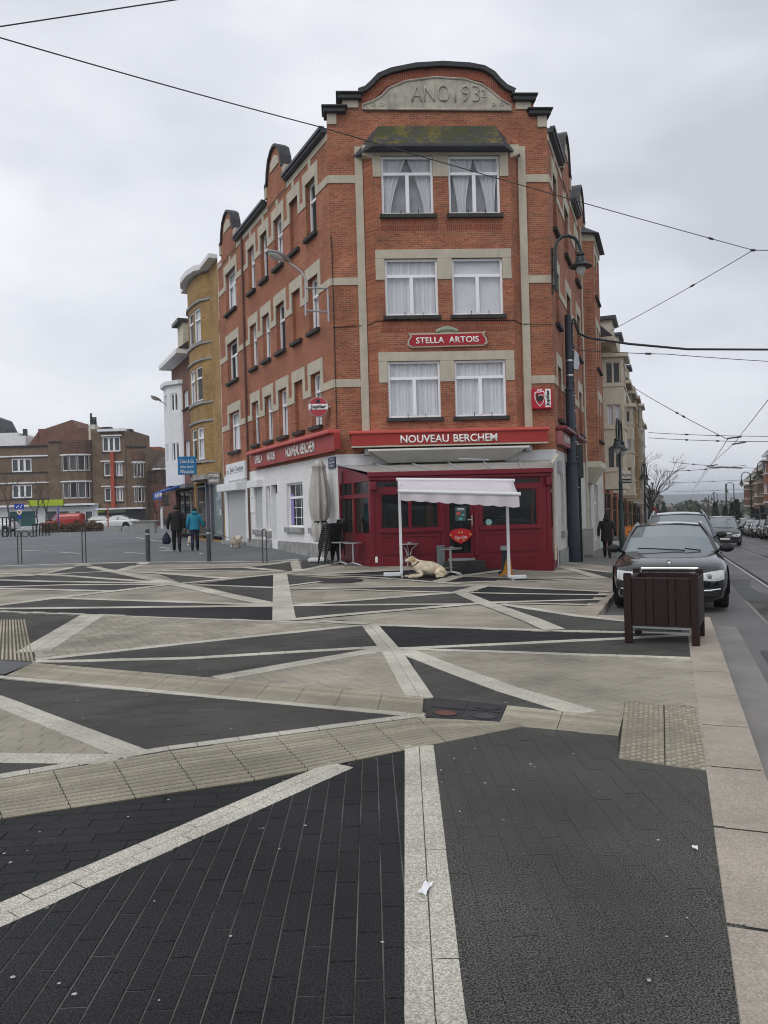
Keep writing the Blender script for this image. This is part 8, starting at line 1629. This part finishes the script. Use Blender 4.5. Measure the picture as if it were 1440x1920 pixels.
mk('hair_dark', (0.012, 0.010, 0.010), 0.7, 0.3, 30); mk('coat_black', (0.012, 0.012, 0.013), 0.75, 0.2, 12, bump=0.3, bs=20); mk('coat_teal', (0.012, 0.21, 0.32), 0.6, 0.12, 8, bump=0.3, bs=14); mk('trousers_black', (0.012, 0.012, 0.014), 0.8, 0.2, 12); mk('jeans_navy', (0.016, 0.02, 0.042), 0.8, 0.2, 12); mk('shoe', (0.012, 0.011, 0.011), 0.5, 0.1, 12); mk('bag_navy', (0.010, 0.014, 0.035), 0.6, 0.2, 9)
def person(label, base, rz, H, pose, coat, trou, coat_len=0.78, hood=False, hair='hair_dark', broad=1.0, hat=None):
    """pose: dict overriding joints (in a 1.75 m figure facing +y)"""
    J = dict(pelvis=(0, 0, .95), spine=(0, 0, 1.15), chest=(0, 0.0, 1.34), neck=(0, 0.01, 1.49), head=(0, .03, 1.60), crown=(0, .02, 1.70))
    for s, n in ((-1, 'l'), (1, 'r')):
        J.update({'sh' + n: (s * .18 * broad, 0, 1.41), 'el' + n: (s * .25 * broad, -.04, 1.13), 'wr' + n: (s * .26 * broad, .05, .90), 'ha' + n: (s * .26 * broad, .075, .83), 'hip' + n: (s * .09, 0, .90), 'kn' + n: (s * .10, .03, .50), 'an' + n: (s * .10, -.02, .09), 'to' + n: (s * .115, .13, .035), 'ear' + n: (s * .085, .02, 1.60)})
    J['nose'] = (0, .135, 1.595); J.update(pose); RD = dict(pelvis=.13, spine=.125, chest=.14, neck=.052, head=(.085, .095), crown=.06, nose=.014)
    for n in 'lr': RD.update({'sh' + n: .07, 'el' + n: .046, 'wr' + n: .03, 'ha' + n: (.038, .022), 'hip' + n: .085, 'kn' + n: .058, 'an' + n: .04, 'to' + n: .034, 'ear' + n: .016})
    E = [('pelvis', 'spine'), ('spine', 'chest'), ('chest', 'neck'), ('neck', 'head'), ('head', 'crown'), ('head', 'nose')]
    for n in 'lr':
        E += [('chest', 'sh' + n), ('sh' + n, 'el' + n), ('el' + n, 'wr' + n), ('wr' + n, 'ha' + n), ('pelvis', 'hip' + n), ('hip' + n, 'kn' + n), ('kn' + n, 'an' + n), ('an' + n, 'to' + n), ('head', 'ear' + n)]
        h = Vector(J['ha' + n]); w = Vector(J['wr' + n]); d = (h - w).normalized(); sd = Vector((0, 1, 0)) if abs(d.y) < .8 else Vector((0, 0, 1)); sd = (sd - d * sd.dot(d)).normalized(); cu = d.cross(sd)
        for f in range(4):
            o = (f - 1.5) * .018; ln = (.062, .072, .068, .052)[f]; a = h + sd * o + d * .03; b = a + d * ln * .55; c = b + d * ln * .4 + cu * .015 * (1 if n == 'l' else -1)
            for nm, p, r_ in (('a', a, .0095), ('b', b, .009), ('c', c, .0075)): J[f'f{n}{f}{nm}'] = tuple(p); RD[f'f{n}{f}{nm}'] = r_
            E += [('ha' + n, f'f{n}{f}a'), (f'f{n}{f}a', f'f{n}{f}b'), (f'f{n}{f}b', f'f{n}{f}c')]
        a = w + sd * .038 + d * .03; b = a + sd * .018 + d * .03
        for nm, p in (('a', a), ('b', b)): J[f't{n}{nm}'] = tuple(p); RD[f't{n}{nm}'] = .010
        E += [('wr' + n, f't{n}a'), (f't{n}a', f't{n}b')]
    k = H / 1.75; M = Matrix.Translation(base) @ Matrix.Rotation(rz, 4, 'Z') @ Matrix.Scale(k, 4); t = thing('person', label, 'person', M=M)
    me = skin_mesh({n: (J[n], RD[n]) for n in J}, E, 'pelvis', 'person_body', 1)
    for m_ in (MATS['skin'], MATS[trou], MATS['shoe']): me.materials.append(m_)
    me.materials.clear()
    for m_ in (MATS['skin'], MATS[trou], MATS['shoe']): me.materials.append(m_)
    for p in me.polygons:
        z = p.center.z; x = abs(p.center.x); p.material_index = 2 if z < .10 else (1 if z < 1.02 and x < .21 else 0)
    obj_of('body', me, t, M)
    V = {n: Vector(J[n]) for n in J}; mb = MB(); n_ = 20; vs_ = []; zb = coat_len
    rings = [(zb, .195 * broad, .135, V['pelvis'] + Vector((0, 0, zb - .95))), (zb + .1, .19 * broad, .14, V['pelvis'] + Vector((0, 0, zb - .85))), (1.08, .175 * broad, .13, V['spine'] + Vector((0, 0, -.07))), (1.22, .185 * broad, .135, (V['spine'] + V['chest']) / 2), (1.36, .205 * broad, .135, V['chest'] + Vector((0, 0, .02))), (1.43, .185 * broad, .115, V['chest'] + Vector((0, 0, .09))), (1.475, .10, .085, V['neck'] + Vector((0, 0, -.015))), (1.53, .068, .07, V['neck'] + Vector((0, 0, .04)))]
    for z, rx, ry, c in rings:
        for j in range(n_): a = 6.2832 * j / n_; f = 1 + .03 * math.sin(5 * a + z * 9); vs_.append((c.x + rx * f * math.cos(a), c.y + ry * f * math.sin(a), c.z))
    K = len(rings); mb.add(vs_, [(i * n_ + j, i * n_ + (j + 1) % n_, (i + 1) * n_ + (j + 1) % n_, (i + 1) * n_ + j) for i in range(K - 1) for j in range(n_)]); mb.add(vs_[:n_], [tuple(range(n_))[::-1]])
    for n in 'lr':
        s = V['sh' + n]; e = V['el' + n]; w = V['wr' + n]; i0 = V['chest'] + Vector((0, 0, .04)); mb.tube([i0 + (s - i0) * .6, s, (s + e) / 2, e, (e + w) / 2, w + (w - e) * .05], [.085, .082, .072, .066, .058, .05], 10)
    mb.build('jacket', MATS[coat], t, M, smooth='full')
    for n in 'lr':
        mb = MB(); mb.tube([V['hip' + n] + Vector((0, 0, .03)), (V['hip' + n] + V['kn' + n]) / 2, V['kn' + n], (V['kn' + n] + V['an' + n]) / 2, V['an' + n] + Vector((0, 0, .0))], [.098, .09, .075, .068, .062], 10); mb.build('trouser_leg', MATS[trou], t, M, smooth='full')
        mb = MB(); an, to = V['an' + n], V['to' + n]; d = (to - an); mb.tube([an - d * .35 + Vector((0, 0, -.02)), an + d * .3 + Vector((0, 0, -.02)), to + d * .15], [.048, .052, .035], 10); mb.build('shoe', MATS['shoe'], t, M, smooth='full')
    h = V['head']; mb = MB(); mb.ball((h.x, h.y - .018, h.z + .045), (.098, .108, .105), 14, 9); mb.build('hair' if not hat else 'hat', MATS[hat or hair], t, M, smooth='full')
    if hood:
        mb = MB(); mb.ball((V['neck'].x, V['neck'].y - .06, V['neck'].z + .04), (.14, .10, .085), 14, 8); mb.build('hood', MATS[coat], t, M, smooth='full')
    return t, M, V
def pbase(x, yb): q = G(x, yb); return q
q = pbase(332, 1034); hm = 86 * q.y / F_PX
walkL = dict(knl=(-.10, .10, .50), anl=(-.10, .16, .10), tol=(-.11, .30, .05), knr=(.10, .02, .50), anr=(.10, -.16, .12), tor=(.11, -.06, .03))
walkR = dict(knr=(.09, .12, .51), anr=(.09, .20, .10), tor=(.10, .34, .06), knl=(-.09, .0, .50), anl=(-.09, -.20, .16), tol=(-.10, -.12, .05))
man, MM, VM = person('man in a black jacket carrying a dark bag, walking away on the square', q, R(14), 1.86, dict(walkL, ell=(-.30, -.02, 1.12), wrl=(-.31, .03, .88), hal=(-.315, .04, .80)), 'coat_black', 'trousers_black', .80, broad=1.15)
bp = MM @ Vector((-.34, .05, .72)); bg = thing('carrier_bag', 'dark blue carrier bag in the left hand of the man in black', 'bag', M=Matrix.Translation(bp)); mb = MB(); n_ = 14; vs_ = []
for z, rx, ry in ((-.46, .10, .06), (-.40, .17, .09), (-.25, .17, .09), (-.10, .11, .06), (0.0, .04, .03)):
    for j in range(n_): a = 6.2832 * j / n_; vs_.append((rx * math.cos(a) * (1 + .08 * math.sin(3 * a)) - .04, ry * math.sin(a), z))
mb.add(vs_, [(i * n_ + j, i * n_ + (j + 1) % n_, (i + 1) * n_ + (j + 1) % n_, (i + 1) * n_ + j) for i in range(4) for j in range(n_)] + [tuple(range(n_))[::-1]]); mb.build('bag_body', MATS['bag_navy'], bg, WM[bg.name], smooth='full'); mb = MB(); mb.tube([(-.05, 0, -.02), (-.02, .0, .08), (.02, 0, .09), (.02, 0, -.02)], .012, 6); mb.build('bag_handle', MATS['bag_navy'], bg, WM[bg.name])
q = pbase(366, 1033)
woman, MW, VW = person('woman in a bright blue hooded jacket walking a small dog', q, R(12), 1.75, dict(walkR, elr=(.29, .03, 1.13), wrr=(.38, .10, .97), har=(.41, .14, .93)), 'coat_teal', 'jeans_navy', .86, hood=True, broad=1.08)
q = pbase(1139, 1046)
blk, MBk, VB = person('person in a long black hooded coat walking away on the right pavement', q, -DR_ANG, 1.74, dict(walkL), 'coat_black', 'trousers_black', .66, hood=True, broad=1.22)
qb = MBk @ Vector((.32, .05, .78)); mk('bag_pale', (0.45, 0.45, 0.46), .6, .2, 9); sb = thing('shopping_bag', 'pale shopping bag in the right hand of the person in black', 'bag', M=Matrix.Translation(qb)); mb = MB(); mb.prism([(-.14, -.06, -.5), (.14, -.06, -.5), (.14, .06, -.5), (-.14, .06, -.5)], (0, 0, .38)); mb.build('bag_body', MATS['bag_pale'], sb, WM[sb.name], bevel=.03); mb = MB(); mb.tube([(-.08, 0, -.14), (-.04, 0, .0), (.04, 0, .0), (.08, 0, -.14)], .01, 5); mb.build('bag_handle', MATS['bag_pale'], sb, WM[sb.name])
# --- labrador lying under the awning
mk('labrador', (0.60, 0.50, 0.35), 0.9, 0.18, 7, c2=(0.72, 0.63, 0.48), bump=0.5, bs=70, stretch=(1, 1, 1)); mk('nose_black', (0.015, 0.012, 0.012), .4); mk('collar', (0.02, 0.022, 0.03), .6)
DN = dict(rump=((.40, 0, .20), (.18, .17)), loin=((.20, 0, .235), (.175, .18)), mid=((.0, 0, .25), (.17, .19)), chest=((-.20, 0, .265), (.17, .195)), neck=((-.31, 0, .40), (.115, .125)), head=((-.37, -.015, .515), (.098, .095)), brow=((-.44, -.02, .50), (.075, .07)), muz=((-.52, -.03, .465), (.05, .048)), tip=((-.575, -.035, .455), (.036, .034)))
DE = [('rump', 'loin'), ('loin', 'mid'), ('mid', 'chest'), ('chest', 'neck'), ('neck', 'head'), ('head', 'brow'), ('brow', 'muz'), ('muz', 'tip')]
for s, n in ((-1, 'a'), (1, 'b')):
    DN.update({'sho' + n: ((-.22, s * .11, .20), .09), 'elb' + n: ((-.14, s * .15, .08), .06), 'wri' + n: ((-.38, s * .13, .05), .044), 'paw' + n: ((-.55 - .03 * s, s * .12, .035), .042), 'hip' + n: ((.38, s * .13, .17), .12), 'kne' + n: ((.20, s * .20, .12), .085), 'hoc' + n: ((.44, s * .20, .055), .05), 'hpa' + n: ((.20, s * .22, .035), .04), 'ear' + n: ((-.355, s * .095, .55), (.035, .03)), 'eat' + n: ((-.375, s * .125, .46), (.032, .018))})
    DE += [('chest', 'sho' + n), ('sho' + n, 'elb' + n), ('elb' + n, 'wri' + n), ('wri' + n, 'paw' + n), ('rump', 'hip' + n), ('hip' + n, 'kne' + n), ('kne' + n, 'hoc' + n), ('hoc' + n, 'hpa' + n), ('head', 'ear' + n), ('ear' + n, 'eat' + n)]
DN.update(tail=((.54, .05, .10), .045), tai2=((.56, .18, .045), .034), tai3=((.48, .30, .03), .02)); DE += [('rump', 'tail'), ('tail', 'tai2'), ('tai2', 'tai3')]
q = G(800, 1083); dg_ = thing('lying_dog', 'golden labrador with dark collar lying under the awning', 'dog', M=Matrix.Translation(q) @ Matrix.Rotation(R(8), 4, 'Z') @ Matrix.Scale(0.93, 4)); DM = WM[dg_.name]
me = skin_mesh(DN, DE, 'mid', 'dog_body', 3); me.materials.clear(); me.materials.append(MATS['labrador']); me.materials.append(mk('labrador_ear', (0.50, 0.36, 0.20), 0.9, 0.2, 14))
for v_ in me.vertices: v_.co += v_.normal * random.uniform(-.005, .007)
for p_ in me.polygons:
    if (p_.center.z > .42 and abs(p_.center.y) > .095 and p_.center.x > -.42): p_.material_index = 1
obj_of('body', me, dg_, DM)
mb = MB(); mb.ball((-.605, -.037, .465), (.016, .022, .016), 10, 6); mb.build('nose', MATS['nose_black'], dg_, DM, smooth='full')
for s in (-1, 1): mb = MB(); mb.ball((-.478, -.02 + s * .055, .535), .012, 8, 6); mb.build('eye', MATS['nose_black'], dg_, DM, smooth='full')
c = Vector((-.295, 0, .385)); ax = Vector((-.55, 0, .83)).normalized(); u = ax.cross(Vector((0, 1, 0))).normalized(); v = ax.cross(u); mb = MB(); mb.tube([c + (u * math.cos(6.2832 * j / 20) * .132 + v * math.sin(6.2832 * j / 20) * .138) for j in range(21)], .014, 6); mb.build('collar', MATS['collar'], dg_, DM, smooth=True)
mb = MB(); a = DM @ Vector((-.30, -.1, .30)); mb.tube([a, a + Vector((-.02, -.03, -.2)), Vector((a.x - .2, a.y + .05, .02)), P(754, 1073, 19.1) * Vector((1, 1, 0)) + Vector((0, 0, .06))], .006, 5); mb.build('dog_lead', MATS['collar'], None, label='thin dark lead from the labrador to the awning post', cat='lead')
# --- small white dogs on the square
mk('white_fur', (0.60, 0.53, 0.42), 0.95, 0.12, 14, c2=(0.68, 0.62, 0.52), bump=0.9, bs=60)
def small_dog(q, rz, s, label):
    t = thing('small_dog', label, 'dog', M=Matrix.Translation(q) @ Matrix.Rotation(rz, 4, 'Z') @ Matrix.Scale(s, 4)); M = WM[t.name]
    N_ = dict(rump=((0, -.20, .30), (.12, .12)), mid=((0, 0, .31), (.12, .125)), chest=((0, .18, .33), (.125, .13)), neck=((0, .26, .44), (.09, .09)), head=((0, .32, .53), (.10, .09)), muz=((0, .42, .50), .05), tail=((0, -.28, .42), .05), tai2=((.03, -.27, .55), .045)); E_ = [('rump', 'mid'), ('mid', 'chest'), ('chest', 'neck'), ('neck', 'head'), ('head', 'muz'), ('rump', 'tail'), ('tail', 'tai2')]
    for sx, n in ((-1, 'a'), (1, 'b')):
        N_.update({'fs' + n: ((sx * .08, .17, .24), .06), 'fw' + n: ((sx * .085, .15 + .03 * sx, .11), .042), 'fp' + n: ((sx * .085, .18 + .04 * sx, .03), .042), 'hh' + n: ((sx * .085, -.19, .24), .07), 'hk' + n: ((sx * .09, -.13, .17), .05), 'hc' + n: ((sx * .09, -.24 + .03 * sx, .10), .04), 'hp' + n: ((sx * .09, -.20 + .03 * sx, .03), .042), 'er' + n: ((sx * .10, .29, .55), .032), 'et' + n: ((sx * .12, .30, .46), .028)})
        E_ += [('chest', 'fs' + n), ('fs' + n, 'fw' + n), ('fw' + n, 'fp' + n), ('rump', 'hh' + n), ('hh' + n, 'hk' + n), ('hk' + n, 'hc' + n), ('hc' + n, 'hp' + n), ('head', 'er' + n), ('er' + n, 'et' + n)]
    me = skin_mesh(N_, E_, 'mid', 'dog_body', 3); me.materials.clear(); me.materials.append(MATS['white_fur'])
    for v_ in me.vertices: d = v_.normal * (random.uniform(-.006, .020)); v_.co += d
    obj_of('body', me, t, M); mb = MB(); mb.ball((0, .47, .505), .014, 8, 6); mb.build('nose', MATS['nose_black'], t, M); return t, M
q = G(443, 1028); sd_, SM_ = small_dog(q, R(-20), .92, 'small fluffy white dog on a lead before the roller shutter')
mb = MB(); a = MW @ VW['har']; b = SM_ @ Vector((0, .22, .42)); mb.tube([a, a.lerp(b, .35) + Vector((0, 0, -.10)), a.lerp(b, .7) + Vector((0, 0, -.10)), b], .009, 5); mb.build('dog_lead', MATS['collar'], None, label='thin dark lead from the woman in blue to the small white dog', cat='lead')
q = G(352, 1026); small_dog(q + Vector((0, .5, 0)), R(10), .8, 'small white dog half hidden between the walking couple')
# ================================================================== WIRES, TREES, DISTANCE
mk('wire', (0.03, 0.03, 0.034), .5, .1, 3); mk('insulator', (0.05, 0.045, 0.045), .4)
def wire(pts, r_, label, sag=0.0, name='overhead_wire', clips=(), cat='wire', seg=14):
    """pts: (x, y, depth)"""
    W_ = [P(*p) for p in pts]; c = W_[0]; t = thing(name, label, cat, loc=c); path = []
    for i in range(len(W_) - 1):
        for j in range(seg): u = j / seg; p = W_[i].lerp(W_[i + 1], u); path.append(p + Vector((0, 0, -sag * 4 * u * (1 - u))))
    path.append(W_[-1]); mb = MB(); mb.tube(path, r_, 5); mb.build('strand', MATS['wire'], t, I4)
    for f in clips:
        k = min(len(path) - 2, int(f * (len(path) - 1))); a = path[k]; d = (path[k + 1] - a).normalized(); mb = MB(); mb.tube([a - d * .14, a - d * .10, a + d * .10, a + d * .14], [r_ * 1.2, r_ * 3, r_ * 3, r_ * 1.2], 7); mb.build('insulator', MATS['insulator'], t, I4)
wire([(-60, 53, 13), (600, 238, 17.5), (1412, 469, 27)], .0125, 'long span wire crossing the sky from upper left over the facade', .03, clips=(.955,))
wire([(-60, 59, 12), (340, -2, 13), (700, -66, 14.5)], .011, 'short wire cutting the top left corner of the sky')
wire([(1412, 469, 27), (1145, 620, 36)], .013, 'span wire from the sky joint down to the first terraced house', .05, clips=(.36,))
wire([(1412, 469, 27), (1500, 470, 29)], .016, 'short wire leaving the sky joint to the right', clips=(.05,))
wire([(1078, 603, 23.2), (1085, 625, 23.4), (1105, 634, 23.7), (1180, 645, 24.4), (1290, 655, 25.4), (1520, 656, 27.5)], .04, 'thick black feeder cable from the tram pole to the right', seg=5, name='feeder_cable')
wire([(1080, 656, 23.3), (1250, 664, 25), (1520, 682, 27.5)], .012, 'thin wire below the feeder cable', .02, clips=(.4,))
wire([(1190, 728, 58), (1365, 824, 48)], .022, 'slanting span wire to the first tram wire junction', .1, clips=(.5, .62))
wire([(1500, 672, 26), (1440, 750, 31), (1378, 830, 47), (1325, 878, 75), (1303, 912, 120), (1296, 930, 180)], .016, 'tram contact wire running down the street, right strand')
wire([(1364, 824, 48), (1336, 868, 75), (1304, 914, 122)], .02, 'tram contact wire running down the street, left strand')
for i, (a, b, lab) in enumerate((((1216, 811, 62), (1500, 818, 52), 'upper cross wire over the street at the first junction'), ((1216, 821, 62), (1500, 828, 52), 'lower cross wire over the street at the first junction'), ((1255, 866, 90), (1420, 878, 85), 'cross wire over the street at the second junction'), ((1250, 884, 90), (1400, 872, 85), 'slanting cross wire at the second junction'), ((1255, 905, 130), (1420, 898, 130), 'cross wire over the street at the third junction'), ((1262, 922, 160), (1430, 915, 160), 'farthest cross wire over the street'))): wire([a, b], .022 if a[2] < 70 else .028, lab, .1, clips=(.3, .55))
for i, (a, b, Y) in enumerate((((1364, 822), (1390, 819), 48), ((1373, 833), (1398, 829), 48), ((1325, 875), (1345, 871), 75), ((1330, 876), (1392, 878), 75))): mb = MB(); mb.tube([P(*a, Y), P(*b, Y)], .05, 6); mb.build('wire_arm', MATS['wire'], None, label=['upper insulated arm of the first wire junction', 'lower insulated arm of the first wire junction', 'short arm of the second wire junction', 'long arm of the second wire junction'][i], cat='wire arm')
# --- bare trees
mk('bark', (0.085, 0.070, 0.058), .9, .25, 6); mk('twig', (0.10, 0.078, 0.062), .9, .2, 6); mk('conifer', (0.022, 0.042, 0.028), .9, .35, 4); mk('hedge_brown', (0.13, 0.088, 0.05), .9, .3, 5); mk('hedge_green', (0.05, 0.065, 0.03), .9, .3, 5)
def bare_tree(q, H, label, seed, spread=.55, levels=5, r0=None):
    rn = random.Random(seed); t = thing('bare_tree', label, 'tree', loc=q); M = WM[t.name]; tr, cr_ = MB(), MB(); r0 = r0 or H * .018
    def br(p, d, ln, r_, lv):
        e = p + d * ln; m_ = p + d * ln * .5 + Vector((rn.uniform(-1, 1), rn.uniform(-1, 1), rn.uniform(-1, 1))) * ln * .06; (tr if lv >= levels - 1 else cr_).tube([p, m_, e], [r_, r_ * .85, r_ * .68], 6 if lv >= levels - 1 else 3, cap=False)
        if lv == 0: return
        for _ in range(3 if lv > 1 else 4):
            a = Vector((rn.gauss(0, 1), rn.gauss(0, 1), rn.gauss(0, .6))); nd = (d + a.normalized() * spread * rn.uniform(.7, 1.3) + Vector((0, 0, .10))).normalized(); br(p + d * ln * rn.uniform(.55, 1.0), nd, ln * rn.uniform(.58, .78), r_ * .55, lv - 1)
    br(Vector((0, 0, -.2)), Vector((0, 0, 1)), H * .34, r0, levels); tr.build('trunk', MATS['bark'], t, M, smooth=True); cr_.build('crown', MATS['twig'], t, M)
bare_tree(ST(88, -1.9), 12.5, 'tall bare winter tree closing the left row of the tram street', 3, .6, 6)
bare_tree(ST(100, -2.2), 11, 'second bare tree behind the tall one on the tram street', 5, .6, 5)
for i, (x, Y, H, lab) in enumerate(((68, 78, 7.5, 'thin bare sapling before the lime green sign'), (88, 80, 8, 'slender bare tree before the apartment block'), (16, 76, 8.5, 'slender bare tree at the far left'), (281, 74, 9, 'bushy bare tree left of the walking couple'), (292, 76, 7.5, 'smaller bare tree beside the bushy one'))):
    q = P(x, 990, Y); bare_tree(Vector((q.x, Y, g(q.x, Y))), H, lab, 20 + i, .42 if i < 3 else .6, 4 if i < 3 else 5, r0=.07 if i < 3 else .1)
def leaf_blob(mb, c, r_, n, size, rn, mi=0):
    for _ in range(n):
        v = Vector((rn.gauss(0, 1), rn.gauss(0, 1), rn.gauss(0, 1))).normalized() * rn.random() ** .4; p = Vector((c[0] + v.x * r_[0], c[1] + v.y * r_[1], c[2] + v.z * r_[2])); a = Vector((rn.gauss(0, 1), rn.gauss(0, 1), rn.gauss(0, 1))).normalized(); b = a.cross(Vector((rn.gauss(0, 1), rn.gauss(0, 1), rn.gauss(0, 1)))).normalized(); s_ = size * rn.uniform(.6, 1.4)
        mb.poly([p - a * s_, p + b * s_ * .5, p + a * s_, p - b * s_ * .5], mi)
rn = random.Random(11)
for i, (x0, x1, lab, mt) in enumerate(((78, 110, 'low brown shrub row before the red van', 'hedge_brown'), (112, 150, 'brown winter shrubs right of the red van nose', 'hedge_brown'), (152, 192, 'brown shrubs between the van and the white car', 'hedge_brown'), (264, 282, 'small green brown shrub by the concrete block', 'hedge_green'))):
    mb = MB(); c = P((x0 + x1) / 2, 988, 74); z0 = g(c.x, 74); w_ = (x1 - x0) * 74 / F_PX
    for k in range(7): leaf_blob(mb, (c.x - w_ / 2 + w_ * (k + .5) / 7, 74, z0 + .35 + rn.uniform(-.1, .25)), (w_ / 9, .5, .45 + rn.uniform(0, .3)), 170, .10, rn)
    mb.build('shrub', MATS[mt], None, label=lab, cat='shrub')
def conifer(q, H, label, seed):
    rn = random.Random(seed); t = thing('conifer', label, 'tree', loc=q, group='dark conifers beyond the right houses'); M = WM[t.name]; mb = MB(); mb.tube([(0, 0, -.3), (0, 0, H)], [.16, .03], 6); mb.build('trunk', MATS['bark'], t, M); mb = MB()
    for k in range(26):
        z = H * (.08 + .9 * k / 26); r_ = H * .2 * (1 - k / 27) + .15; leaf_blob(mb, (0, 0, z), (r_, r_, H * .05), 70, .28, rn)
    mb.build('crown', MATS['conifer'], t, M)
for i, (s_, t_, H, lab) in enumerate(((135, 9.5, 7, 'nearest dark conifer on the right of the street'), (141, 10.5, 8, 'second dark conifer, taller, on the right'), (149, 9.2, 6.5, 'third dark conifer on the right'), (172, 8.8, 8.5, 'slim far conifer left of the tram masts'), (215, -3, 10, 'dark conifer at the far left end of the street'), (222, -1.5, 11, 'tall conifer at the far end of the street'))): conifer(ST(s_, t_), H * 0.62, lab, 40 + i)
# --- distant wood and hills
rn = random.Random(5); mb = MB()
for i in range(230):
    s_ = rn.uniform(250, 620); t_ = rn.uniform(-60, 75) * (.5 + s_ / 600); q = DR * s_ + DRP * t_; H = rn.uniform(7, 11); zb = g(q.x, q.y) - .3; leaf_blob(mb, (q.x, q.y, zb + H * .55), (H * .38, H * .38, H * .45), 60, .9, rn, rn.choice((0, 0, 1)))
mb.build('distant_wood', [MATS['twig'], MATS['hedge_green']], None, label='grey brown wood filling the valley at the end of the street', cat='wood', kind='stuff')
mk('hill_wood', (0.050, 0.060, 0.040), .95, .3, .01)
def hill(name, dist, h, seed, z0=-20):
    rn2 = random.Random(seed); ph = [rn2.uniform(0, 6.28) for _ in range(6)]; mb = MB(); n = 90; vs_ = []
    for i in range(n + 1):
        a = R(-75 + 150 * i / n)
        hh = h * (.75 + .18 * math.sin(a * 5 + ph[0]) + .08 * math.sin(a * 13 + ph[1]) + .03 * math.sin(a * 41 + ph[2]) + .02 * math.sin(a * 90 + ph[3])); d = Vector((math.sin(a), math.cos(a)))
        for f, z in ((0, z0), (.35, z0 + (hh - z0) * .6), (.7, hh), (1.3, hh * .9)): p = d * (dist * (1 + .35 * f)); vs_.append((p.x, p.y, z))
    mb.add(vs_, [(i * 4 + j, (i + 1) * 4 + j, (i + 1) * 4 + j + 1, i * 4 + j + 1) for i in range(n) for j in range(3)]); mb.build(name, MATS['hill_wood'], None, smooth='full', kind='structure')
hill('hills', 1900, 24, 2)
# --- winter haze over the town
hz = bpy.data.materials.new('haze'); hz.use_nodes = True; nt = hz.node_tree; nt.nodes.clear(); o_ = nt.nodes.new('ShaderNodeOutputMaterial'); pv = nt.nodes.new('ShaderNodeVolumePrincipled'); pv.inputs['Color'].default_value = (.80, .85, .93, 1); pv.inputs['Density'].default_value = 0.00045; nt.links.new(pv.outputs['Volume'], o_.inputs['Volume'])
mb = MB(); mb.box(-4700, 4700, -4700, 4800, -30, 60); h_ = mb.build('haze', hz, None, kind='stuff')

bpy.data.scenes.remove(TMP)
